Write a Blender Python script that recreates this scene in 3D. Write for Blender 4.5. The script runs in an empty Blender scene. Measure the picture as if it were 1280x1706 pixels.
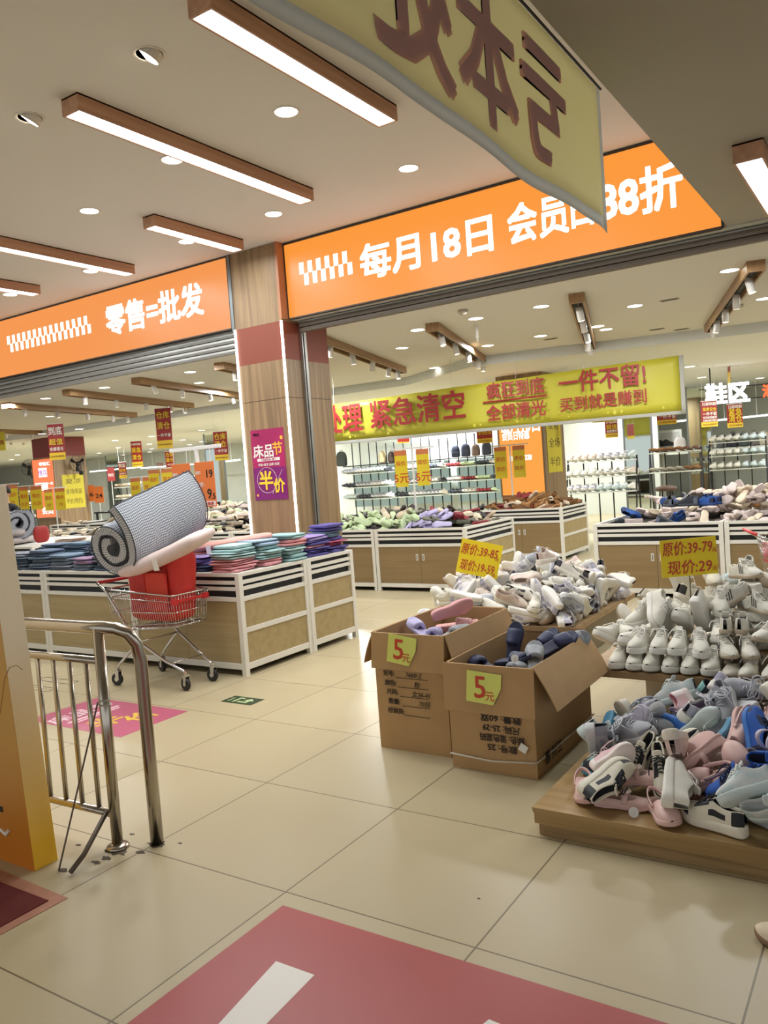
import bpy, bmesh, math, random
from mathutils import Vector, Matrix, Quaternion
from math import sin, cos, pi, radians as rad
rnd = random.Random(7)
SC = bpy.context.scene
COL = SC.collection

# ------------------------------------------------------------------ camera
CAM_F, CAM_YAW, CAM_PITCH, CAM_ROLL, CAM_H = 1339.1, 0.580368, -0.0525479, -0.0731437, 1.566
IW, IH = 1280.0, 1706.0
def cam_axes():
    cy, sy, cp, sp = cos(CAM_YAW), sin(CAM_YAW), cos(CAM_PITCH), sin(CAM_PITCH)
    fwd = Vector((-sy*cp, cy*cp, sp)); r0 = Vector((cy, sy, 0)); u0 = r0.cross(fwd)
    return r0*cos(CAM_ROLL)+u0*sin(CAM_ROLL), -r0*sin(CAM_ROLL)+u0*cos(CAM_ROLL), fwd
CR, CU, CF = cam_axes()
def at(px, py, y=None, z=None, x=None):
    """world point where a photo pixel meets the plane y=, z= or x="""
    d = CR*((px-IW/2)/CAM_F) - CU*((py-IH/2)/CAM_F) + CF
    t = y/d.y if y is not None else (z-CAM_H)/d.z if z is not None else x/d.x
    return Vector((0, 0, CAM_H)) + d*t
def to_px(p):
    d = Vector(p)-Vector((0, 0, CAM_H)); k = d.dot(CF)
    return (IW/2+CAM_F*d.dot(CR)/k, IH/2-CAM_F*d.dot(CU)/k)
cam = bpy.data.cameras.new('camera'); camo = bpy.data.objects.new('camera', cam); COL.objects.link(camo)
cam.sensor_fit = 'VERTICAL'; cam.sensor_height = 36; cam.lens = CAM_F/IH*36; cam.clip_start = .05; cam.clip_end = 200
camo.matrix_world = Matrix(((CR.x, CU.x, -CF.x, 0), (CR.y, CU.y, -CF.y, 0), (CR.z, CU.z, -CF.z, CAM_H), (0, 0, 0, 1)))
SC.camera = camo

# ------------------------------------------------------------------ world, lights, exposure
SC.view_settings.view_transform = 'Standard'; SC.view_settings.look = 'None'
SC.view_settings.exposure = 0.27; SC.view_settings.gamma = 1.0; SC.view_settings.use_curve_mapping = False
SC.cycles.use_denoising = True; SC.cycles.max_bounces = 6; SC.cycles.diffuse_bounces = 3
SC.cycles.glossy_bounces = 3; SC.cycles.transmission_bounces = 4; SC.cycles.sample_clamp_indirect = 4
SC.cycles.caustics_reflective = False; SC.cycles.caustics_refractive = False
W = bpy.data.worlds.new('world'); SC.world = W; W.use_nodes = True
W.node_tree.nodes['Background'].inputs[0].default_value = (.95, .97, 1.0, 1)
W.node_tree.nodes['Background'].inputs[1].default_value = .8
CEIL, SOFF, IN1, IN2 = 3.88, 3.13, 3.2, 3.06       # ceiling heights: corridor, soffit, shop front, shop back
def lamp(name, loc, size, power, col=(1, .97, .92), sy=None, spread=None):
    l = bpy.data.lights.new(name, 'AREA'); l.energy = power; l.color = col
    l.shape = 'RECTANGLE' if sy else 'DISK'; l.size = size
    if sy: l.size_y = sy
    if spread: l.spread = spread
    o = bpy.data.objects.new(name, l); o.location = loc; COL.objects.link(o); return o

# ------------------------------------------------------------------ materials
def lin(c):
    return tuple(((v/255)/12.92 if v/255 <= .04045 else ((v/255+.055)/1.055)**2.4) for v in c[:3])+(1,)
MATS = {}
def M(name, col=None, rough=.55, metal=0, emit=0, var=0, scale=30, bump=0, bscale=None, ecol=None, stretch=None, alpha=1, trans=0):
    if name in MATS: return MATS[name]
    m = bpy.data.materials.new(name); m.use_nodes = True; MATS[name] = m
    nt = m.node_tree; b = nt.nodes['Principled BSDF']; L = nt.links.new
    c = lin(col); b.inputs['Base Color'].default_value = c
    b.inputs['Roughness'].default_value = rough; b.inputs['Metallic'].default_value = metal
    b.inputs['Alpha'].default_value = alpha
    if trans: b.inputs['Transmission Weight'].default_value = trans
    if emit:
        b.inputs['Emission Color'].default_value = lin(ecol or col); b.inputs['Emission Strength'].default_value = emit
    if var or bump:
        tc = nt.nodes.new('ShaderNodeTexCoord'); mp = nt.nodes.new('ShaderNodeMapping'); L(tc.outputs['Object'], mp.inputs[0])
        if stretch: mp.inputs['Scale'].default_value = stretch
        n = nt.nodes.new('ShaderNodeTexNoise'); n.inputs['Scale'].default_value = scale; n.inputs['Detail'].default_value = 4
        L(mp.outputs[0], n.inputs['Vector'])
        if var:
            r = nt.nodes.new('ShaderNodeValToRGB'); r.color_ramp.elements[0].position = .3; r.color_ramp.elements[1].position = .7
            r.color_ramp.elements[0].color = tuple(max(0, v*(1-var)) for v in c[:3])+(1,)
            r.color_ramp.elements[1].color = tuple(min(1, v*(1+var)) for v in c[:3])+(1,)
            L(n.outputs['Fac'], r.inputs[0]); L(r.outputs[0], b.inputs['Base Color'])
        if bump:
            n2 = n
            if bscale:
                n2 = nt.nodes.new('ShaderNodeTexNoise'); n2.inputs['Scale'].default_value = bscale; L(mp.outputs[0], n2.inputs['Vector'])
            bp = nt.nodes.new('ShaderNodeBump'); bp.inputs['Strength'].default_value = bump; bp.inputs['Distance'].default_value = .004
            L(n2.outputs['Fac'], bp.inputs['Height']); L(bp.outputs[0], b.inputs['Normal'])
    return m
def cloth(name, col, tr=.5):
    m = M(name, col, .8); nt = m.node_tree; b = nt.nodes['Principled BSDF']; o = nt.nodes['Material Output']
    t = nt.nodes.new('ShaderNodeBsdfTranslucent'); t.inputs[0].default_value = lin(col); x = nt.nodes.new('ShaderNodeMixShader'); x.inputs[0].default_value = tr
    nt.links.new(b.outputs[0], x.inputs[1]); nt.links.new(t.outputs[0], x.inputs[2]); nt.links.new(x.outputs[0], o.inputs[0]); return m
def wood(name, c1, c2, axis='x', rough=.45, s=1.0):
    """laminate with long grain running along one object axis"""
    if name in MATS: return MATS[name]
    m = M(name, c1, rough); nt = m.node_tree; L = nt.links.new; b = nt.nodes['Principled BSDF']
    tc = nt.nodes.new('ShaderNodeTexCoord'); mp = nt.nodes.new('ShaderNodeMapping')
    sc = {'x': (1.2, 22, 22), 'y': (22, 1.2, 22), 'z': (22, 22, 1.0)}[axis]
    mp.inputs['Scale'].default_value = tuple(v*s for v in sc); L(tc.outputs['Object'], mp.inputs[0])
    n = nt.nodes.new('ShaderNodeTexNoise'); n.inputs['Scale'].default_value = 1; n.inputs['Detail'].default_value = 6; n.inputs['Distortion'].default_value = .6
    L(mp.outputs[0], n.inputs['Vector'])
    r = nt.nodes.new('ShaderNodeValToRGB'); r.color_ramp.elements[0].position = .32; r.color_ramp.elements[1].position = .62
    r.color_ramp.elements[0].color = lin(c2); r.color_ramp.elements[1].color = lin(c1)
    L(n.outputs['Fac'], r.inputs[0]); L(r.outputs[0], b.inputs['Base Color']); return m

# ------------------------------------------------------------------ mesh building
class MB:
    def __init__(s): s.v = []; s.f = []; s.m = []; s.uv = {}
    def add(s, vs, fs, m=0):
        o = len(s.v); s.v += [tuple(v) for v in vs]
        for f in fs: s.f.append(tuple(i+o for i in f)); s.m.append(m)
        return s
    def box(s, x0, x1, y0, y1, z0, z1, m=0, M4=None):
        vs = [(x, y, z) for x in (x0, x1) for y in (y0, y1) for z in (z0, z1)]
        if M4: vs = [M4 @ Vector(v) for v in vs]
        return s.add(vs, [(0, 1, 3, 2), (4, 6, 7, 5), (0, 4, 5, 1), (2, 3, 7, 6), (0, 2, 6, 4), (1, 5, 7, 3)], m)
    def loft(s, rings, m=0, closed=True, cap=True, mf=None):
        n = len(rings[0]); o = len(s.v)
        for r in rings: s.v += [tuple(p) for p in r]
        for i in range(len(rings)-1):
            for j in range(n if closed else n-1):
                k = (j+1) % n
                s.f.append((o+i*n+j, o+i*n+k, o+(i+1)*n+k, o+(i+1)*n+j)); s.m.append(mf(i, j) if mf else m)
        if cap and closed:
            s.f.append(tuple(o+j for j in range(n))[::-1]); s.m.append(m)
            s.f.append(tuple(o+(len(rings)-1)*n+j for j in range(n))); s.m.append(m)
        return s
    def tube(s, pts, r, n=8, m=0, loop=False, rr=None):
        pts = [Vector(p) for p in pts]; N = len(pts); rings = []; up = None
        for i, p in enumerate(pts):
            if loop: t = pts[(i+1) % N]-pts[i-1]
            else: t = pts[min(i+1, N-1)]-pts[max(i-1, 0)]
            t = t.normalized() if t.length > 1e-9 else Vector((0, 0, 1))
            if up is None:
                up = Vector((0, 0, 1)) if abs(t.z) < .9 else Vector((1, 0, 0))
            a = t.cross(up); a = a.normalized() if a.length > 1e-6 else t.orthogonal().normalized()
            b = a.cross(t).normalized(); up = b
            q = rr[i] if rr else r
            rings.append([p+a*(q*cos(2*pi*k/n))+b*(q*sin(2*pi*k/n)) for k in range(n)])
        if loop: rings.append(rings[0])
        return s.loft(rings, m, True, not loop)
    def cyl(s, p, r, h, n=20, m=0, r2=None, axis=(0, 0, 1)):
        a = Vector(axis).normalized(); p = Vector(p)
        u = a.orthogonal().normalized(); w = a.cross(u); r2 = r if r2 is None else r2
        R = lambda q, z: [p+a*z+u*(q*cos(2*pi*k/n))+w*(q*sin(2*pi*k/n)) for k in range(n)]
        return s.loft([R(r, 0), R(r2, h)], m)
    def lathe(s, prof, n=20, m=0, p=(0, 0, 0), axis=(0, 0, 1)):
        a = Vector(axis).normalized(); p = Vector(p); u = a.orthogonal().normalized(); w = a.cross(u)
        return s.loft([[p+a*z+u*(q*cos(2*pi*k/n))+w*(q*sin(2*pi*k/n)) for k in range(n)] for q, z in prof], m)
    def prism(s, poly, z0, z1, m=0, M4=None):
        A = [Vector((x, y, z0)) for x, y in poly]; B = [Vector((x, y, z1)) for x, y in poly]
        if M4: A = [M4 @ v for v in A]; B = [M4 @ v for v in B]
        return s.loft([A, B], m)
    def join(s, o, M4=None, mo=0):
        k = len(s.v); s.v += [tuple(M4 @ Vector(v)) if M4 else v for v in o.v]
        s.f += [tuple(i+k for i in f) for f in o.f]; s.m += [i+mo for i in o.m]; return s
    def mesh(s, name, mats, smooth=False, sub=0, bevel=0, ang=None):
        me = bpy.data.meshes.new(name); me.from_pydata(s.v, [], s.f)
        for m in (mats if isinstance(mats, (list, tuple)) else [mats]): me.materials.append(m)
        me.polygons.foreach_set('material_index', s.m)
        bm = bmesh.new(); bm.from_mesh(me)
        bmesh.ops.remove_doubles(bm, verts=bm.verts, dist=1e-5)
        bmesh.ops.recalc_face_normals(bm, faces=bm.faces)
        if bevel:
            es = [e for e in bm.edges if len(e.link_faces) == 2 and e.calc_face_angle(0) > .6]
            try: bmesh.ops.bevel(bm, geom=es, offset=bevel, segments=2, affect='EDGES', profile=.6, clamp_overlap=True)
            except Exception: pass
        bm.to_mesh(me); bm.free()
        if sub:
            o = bpy.data.objects.new('tmp', me); COL.objects.link(o)
            md = o.modifiers.new('s', 'SUBSURF'); md.levels = sub
            dg = bpy.context.evaluated_depsgraph_get()
            m2 = bpy.data.meshes.new_from_object(o.evaluated_get(dg)); bpy.data.objects.remove(o); bpy.data.meshes.remove(me); me = m2; me.name = name
        if smooth or sub:
            me.polygons.foreach_set('use_smooth', [True]*len(me.polygons))
            if ang: me.set_sharp_from_angle(angle=ang)
        return me
    def obj(s, name, mats, parent=None, **k):
        o = bpy.data.objects.new(name, s.mesh(name, mats, **k)); COL.objects.link(o)
        if parent: o.parent = parent
        return o
def tag(o, label, cat=None, group=None, kind=None):
    if label: o['label'] = label
    if cat: o['category'] = cat
    if group: o['group'] = group
    if kind: o['kind'] = kind
    return o
def T(name, label, cat, loc=(0, 0, 0), rz=0, group=None):
    o = bpy.data.objects.new(name, None); COL.objects.link(o); o.empty_display_size = .05
    o.location = loc; o.rotation_euler = (0, 0, rz); return tag(o, label, cat, group)
def S(o): o['kind'] = 'structure'; return o
def dup(root, label=None, group=None):
    r = root.copy(); COL.objects.link(r)
    if label: r['label'] = label
    if group: r['group'] = group
    for c in root.children:
        d = c.copy(); COL.objects.link(d); d.parent = r
        for g in c.children:
            e = g.copy(); COL.objects.link(e); e.parent = d
    return r
def drop(o):
    for c in list(o.children): drop(c)
    bpy.data.objects.remove(o)
TXT = {}
def text_mesh(body, size, mat, bold=.02, depth=.002, width=None, sx=1.0, shear=0, gap=1.0, mirror=False, line=1.0):
    """lettering as a mesh in the XZ plane facing -Y, centred; width squeezes it to that width"""
    c = bpy.data.curves.new('t', 'FONT'); c.body = body; c.size = size; c.offset = 0 if bold >= .012 else bold*size
    c.extrude = depth/2; c.align_x = 'CENTER'; c.align_y = 'CENTER'; c.shear = shear; c.space_character = gap; c.space_line = line
    c.resolution_u = 2
    o = bpy.data.objects.new('t', c); COL.objects.link(o)
    dg = bpy.context.evaluated_depsgraph_get()
    me = bpy.data.meshes.new_from_object(o.evaluated_get(dg)); bpy.data.objects.remove(o)
    xs = [v.co.x for v in me.vertices]; ys = [v.co.y for v in me.vertices]
    if not xs: return me
    cx, cy = (min(xs)+max(xs))/2, (min(ys)+max(ys))/2; w = max(xs)-min(xs)
    k = (width/w if width else sx)
    for v in me.vertices:
        x, y, z = v.co.x-cx, v.co.y-cy, v.co.z
        v.co = ((-x if mirror else x)*k, -z, y)
    if bold >= .012:
        b = bold*size*.8; V0 = [v.co.copy() for v in me.vertices]; F0 = [tuple(f.vertices) for f in me.polygons]; n0 = len(V0); vs = []; fs = []
        for q, (dx, dz) in enumerate(((-b, -b), (b, -b), (-b, b), (b, b), (0, 0))):
            vs += [(v.x+dx*k, v.y-q*.00004, v.z+dz) for v in V0]; fs += [tuple(i+q*n0 for i in f) for f in F0]
        m2 = bpy.data.meshes.new('lettering'); m2.from_pydata(vs, [], fs); bpy.data.meshes.remove(me); me = m2
    me.materials.clear(); me.materials.append(mat); return me
def lettering(parent, body, size, mat, x=0, y=0, z=0, name='lettering', rot=None, label=None, **k):
    o = bpy.data.objects.new(name, text_mesh(body, size, mat, **k)); COL.objects.link(o); o.parent = parent; o.location = (x, y, z)
    if rot: o.rotation_euler = rot
    if label: o['label'] = label
    return o

# ------------------------------------------------------------------ footwear
def lerp(tab, t):
    for (a, x), (b, y) in zip(tab, tab[1:]):
        if t <= b: return x+(y-x)*max(0, (t-a))/(b-a)
    return tab[-1][1]
FOOT_W = [(0, .012), (.03, .024), (.09, .032), (.22, .034), (.4, .033), (.55, .039), (.7, .046), (.82, .044), (.92, .034), (.975, .02), (1, .008)]
ST = [0, .03, .08, .15, .24, .34, .42, .49, .56, .64, .72, .8, .87, .93, .975, 1]
def foot_c(t): return .008*sin(pi*max(0, t-.25)*1.2)           # slight inward curve
def sole_mb(L, wf, th, spring=.012, flare=1.0, groove=True, heel=0, concave=0):
    mb = MB(); rings = []
    for t in ST:
        w = lerp(FOOT_W, t)*wf; x = (t-.5)*L; c = foot_c(t); lift = spring*max(0, (t-.7)/.3)**2
        b = lift; tp = th+heel*max(0, 1-t/.6)+lift*.6
        wb = w*.93; wm = w*1.03*flare; wt = w*1.0
        P = [(-wb, b), (-wm, b+th*.28)]
        if groove: P += [(-wm*.965, b+th*.46), (-wm, b+th*.6)]
        P += [(-wt, tp-.004), (-wt*.92, tp), (0, tp-concave), (wt*.92, tp), (wt, tp-.004)]
        if groove: P += [(wm, b+th*.6), (wm*.965, b+th*.46)]
        P += [(wm, b+th*.28), (wb, b), (0, b)]
        rings.append([(x, c+y, z) for y, z in P])
    return mb.loft(rings)
def upper_rings(L, wf, base, hgt, open_t, inner):
    rings = []
    for t in ST:
        w = (lerp(FOOT_W, t)*wf)-.002; x = (t-.5)*L*.985; c = foot_c(t); h = lerp(hgt, t)
        lift = .010*max(0, (t-.7)/.3)**2; z0 = base-.006+lift
        op = .05 < t < open_t
        if t <= .05:   # heel wall
            P = [(-w, 0), (-w*.98, .3), (-w*.9, .62), (-w*.75, .95), (-w*.6, 1), (-w*.4, .99), (0, .985), (w*.4, .99), (w*.6, 1), (w*.75, .95), (w*.9, .62), (w*.98, .3), (w, 0)]
        elif op:
            P = [(-w, 0), (-w*1.0, .3), (-w*.93, .66), (-w*.82, .96), (-w*.72, 1), (-w*.62, .9), (0, inner), (w*.62, .9), (w*.72, 1), (w*.82, .96), (w*.93, .66), (w*1.0, .3), (w, 0)]
        else:
            P = [(-w, 0), (-w*1.0, .3), (-w*.92, .55), (-w*.76, .78), (-w*.52, .93), (-w*.26, .99), (0, 1), (w*.26, .99), (w*.52, .93), (w*.76, .78), (w*.92, .55), (w*1.0, .3), (w, 0)]
        rings.append([(x, c+y, z0+(h*z)) for y, z in P])
    return rings
H_SNK = [(0, .062), (.05, .07), (.15, .06), (.3, .056), (.42, .082), (.5, .078), (.58, .068), (.68, .054), (.78, .042), (.88, .033), (.96, .02), (1, .006)]
H_LOW = [(0, .05), (.05, .054), (.2, .045), (.45, .045), (.55, .052), (.68, .046), (.8, .036), (.9, .027), (.97, .015), (1, .005)]
H_FLAT = [(0, .045), (.05, .05), (.2, .035), (.5, .028), (.66, .03), (.74, .034), (.85, .03), (.93, .022), (1, .005)]
H_CLOG = [(0, .012), (.1, .014), (.4, .018), (.5, .05), (.58, .056), (.7, .052), (.82, .043), (.92, .03), (1, .006)]
def shoe_parts(kind, up, sole, lace=None, lining=None, acc=None, seed=0, messy=False, stripes=None, L=.265, wf=1.0, th=None):
    """list of (part name, MB, materials) for one shoe, toe towards +X, resting at z=0"""
    r = random.Random(seed); out = []
    if kind in ('sneaker', 'chunky', 'loafer', 'flat'):
        th = th or {'sneaker': .032, 'chunky': .04, 'loafer': .02, 'flat': .016}[kind]
        out.append(('sole', sole_mb(L, wf*1.06, th, groove=kind in ('sneaker', 'chunky'), heel=.008 if kind == 'chunky' else 0, flare=1.03 if kind == 'chunky' else 1), [sole], 1))
        H = H_SNK if kind in ('sneaker', 'chunky') else H_LOW if kind == 'loafer' else H_FLAT
        ot = .45 if kind in ('sneaker', 'chunky') else .52 if kind == 'loafer' else .7
        base = th+(.004 if kind == 'chunky' else 0)
        R = upper_rings(L, wf, base, H, ot, .18)
        def mf(i, j):
            t = ST[i]
            if t < ot-.01 and 5 <= j <= 6 and i >= 1: return 1
            if acc and kind in ('sneaker', 'chunky'):
                if i <= 2 and (j <= 2 or j >= 9): return 2
                if .45 < t < .68 and j in (3, 4, 7, 8): return 2
                if i >= 11 and (j <= 1 or j >= 10): return 2
                if kind == 'chunky' and 4 <= i <= 6 and (j == 1 or j == 10): return 2
            return 0
        out.append(('upper', MB().loft(R, mf=mf, closed=False, cap=False), [up, lining or up, acc or up], 1))
        if lace:
            mb = MB(); f = lambda t, y, d=.004: Vector(((t-.5)*L*.985, foot_c(t)+y, base-.006+lerp(H, t)*(1-(y/.05)**2*.9)+d))
            for k in range(5):
                t = .47+.05*k; y = .019-.001*k; s = (-1)**k
                mb.tube([f(t-.012*s, -y), f(t, 0, .006), f(t+.012*s, y)], .0032, 5)
            n = 8 if messy else 2
            for k in range(n):
                a = (-1)**k; q = r.uniform(.025, .045)*(1.5 if messy else 1); c0 = f(.46, 0, .008); th0 = r.uniform(-.6, .6)+(pi/2 if a > 0 else -pi/2)
                pts = [c0]
                for s_ in range(1, 8):
                    u = s_/8*2*pi; rad_ = q*(1-cos(u))/2; side = q*.45*sin(u)
                    pts.append(c0+Vector((cos(th0)*rad_-sin(th0)*side, sin(th0)*rad_+cos(th0)*side, .006*sin(u/2)-rad_*.35)))
                mb.tube(pts+[c0], .0034 if messy else .0026, 5)
            for a in (-1, 1):
                c0 = f(.46, 0, .008); e = r.uniform(.04, .07)
                mb.tube([c0, c0+Vector((.01, a*e*.5, .004)), c0+Vector((.02+e*.3, a*e*.75, -.02)), c0+Vector((.03+e*.5, a*e*.8, -.035))], .0026, 5)
            out.append(('lacing', mb, [lace], 0))
            tg = MB(); c = foot_c(.44)
            tg.loft([[((t-.5)*L+dx, c+y*w_, base+z+dz) for y in (-.018, -.009, 0, .009, .018)] + [((t-.5)*L+dx-.005, c+y*w_, base+z+dz-.004) for y in (.018, .009, 0, -.009, -.018)]
                     for t, z, w_, dx, dz in ((.5, .066, 1, 0, 0), (.45, .078, 1.1, 0, 0), (.4, .09, 1.15, 0, 0), (.37, .1, .9, 0, 0))])
            out.append(('tongue', tg, [up], 1))
        if stripes:
            for k in range(3):
                mb = MB()
                for sgn in (0, 1):
                    rows = []
                    for u in (0, .5, 1):
                        row = []
                        for dt in (0, .026):
                            t = .44+.062*k+dt-.045*u+.02
                            i = max(i for i in range(len(ST)-1) if ST[i] <= t); g = (t-ST[i])/(ST[i+1]-ST[i])
                            jj = .6+2.2*u; j0 = int(jj); h_ = jj-j0
                            J = (lambda q: 12-q) if sgn else (lambda q: q)
                            P = lambda a, b: Vector(R[a][J(b)])
                            p = (P(i, j0)*(1-h_)+P(i, j0+1)*h_)*(1-g)+(P(i+1, j0)*(1-h_)+P(i+1, j0+1)*h_)*g
                            row.append(p+Vector((0, (.0022 if sgn else -.0022), .001)))
                        rows.append(row)
                    mb.loft(rows, closed=False, cap=False)
                out.append(('stripe', mb, [stripes], 0))
        if kind == 'flat':   # strap across with a bow of beads
            mb = MB(); rows = []
            for u in range(9):
                a = pi*u/8; y = -.037*cos(a)*wf; z = th+.012+.035*sin(a)**.8
                rows.append([((.55-.5)*L-.012, foot_c(.5)+y, z), ((.55-.5)*L+.012, foot_c(.5)+y, z), ((.55-.5)*L+.012, foot_c(.5)+y*.94, z-.004), ((.55-.5)*L-.012, foot_c(.5)+y*.94, z-.004)])
            mb.loft(rows)
            out.append(('strap', mb, [up], 0))
            mb = MB()
            for k in range(6):
                a = k*pi/3; p = Vector(((.56-.5)*L, foot_c(.5), th+.05))
                mb.lathe([(.001, -.006), (.008, -.004), (.009, .002), (.005, .006), (.001, .007)], 8, p=p+Vector((.014*cos(a), .014*sin(a), .001)))
            mb.lathe([(.001, -.006), (.007, -.003), (.007, .004), (.001, .008)], 8, p=p+Vector((0, 0, .004)))
            out.append(('flower_bow', mb, [acc or up], 1))
    elif kind in ('slide', 'clog'):
        th = th or .03
        out.append(('sole', sole_mb(L, wf*1.12, th, spring=.016, groove=False, concave=.006, heel=.006), [sole], 1))
        if kind == 'slide':
            rows = []; t0, t1 = .48, .86
            for t in (t0, t0+.06, .62, .72, t1-.05, t1):
                w = lerp(FOOT_W, t)*wf*1.1+.001; row = []; row2 = []
                hh = .056-.02*(t-t0)/(t1-t0)
                for u in range(11):
                    a = pi*u/10; y = -w*cos(a); z = th*.45+hh*sin(a)**.75
                    row.append(((t-.5)*L+.012*sin(a)*(.5 if t < .6 else -.4), foot_c(t)+y, z)); row2.append(((t-.5)*L, foot_c(t)+y*.87, z-.007*sin(a)))
                rows.append(row+row2[::-1])
            out.append(('strap', MB().loft(rows), [up], 1))
        else:
            R = upper_rings(L, wf*1.08, th, H_CLOG, .48, .3); k0 = [i for i, t in enumerate(ST) if t >= .42][0]
            R = R[k0:]
            inner = [[(x, foot_c(.6)+(y-foot_c(.6))*.88, th-.006+(z-th+.006)*.88) for x, y, z in ring] for ring in R[:4]]
            R[0] = [(x-.0, y, z) for x, y, z in upper_rings(L, wf*1.08, th, [(0, .04), (1, .04)], 0, .3)[k0]]
            out.append(('upper', MB().loft(inner[::-1]+R, closed=False, cap=False, mf=lambda i, j: 1 if i < 3 else 0), [up, lining or up], 1))
            if lace:  # heel strap with round pivots
                mb = MB(); rows = []
                for u in range(13):
                    a = -pi/2+pi*u/12
                    x = (.5-.5)*L-cos(a)*L*.47; y = foot_c(.3)+sin(a)*.04*wf; z = th+.022+.02*cos(a)
                    rows.append([(x, y, z-.008), (x, y, z+.008), (x*.97+.003, y*.9, z+.008), (x*.97+.003, y*.9, z-.008)])
                mb.loft(rows)
                for a in (-1, 1): mb.cyl((.004, foot_c(.5)+a*.04*wf, th+.022), .009, .006*a, 10, axis=(0, 1, 0))
                out.append(('heel_strap', mb, [up], 0))
    return out
def make_shoe(name, label, cat, parts, merged=False, group=None):
    if merged:
        mb = MB(); mats = []; sm = False
        mm = []
        for n, p, ms, sub in parts:
            me = p.mesh('p', ms, smooth=True, sub=merged if sub else 0)
            k = len(mats); mats += ms
            q = MB(); q.v = [tuple(v.co) for v in me.vertices]; q.f = [tuple(f.vertices) for f in me.polygons]; q.m = [f.material_index for f in me.polygons]
            mb.join(q, mo=k); bpy.data.meshes.remove(me)
        if merged is True: pass
        me = bpy.data.meshes.new(name); me.from_pydata(mb.v, [], mb.f)
        for m in mats: me.materials.append(m)
        me.polygons.foreach_set('material_index', mb.m); me.polygons.foreach_set('use_smooth', [True]*len(mb.f))
        o = bpy.data.objects.new(name, me); COL.objects.link(o); return tag(o, label, cat, group)
    o = T(name, label, cat, group=group)
    for n, p, ms, sub in parts: p.obj(n, ms, o, smooth=True, sub=sub)
    return o
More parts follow.
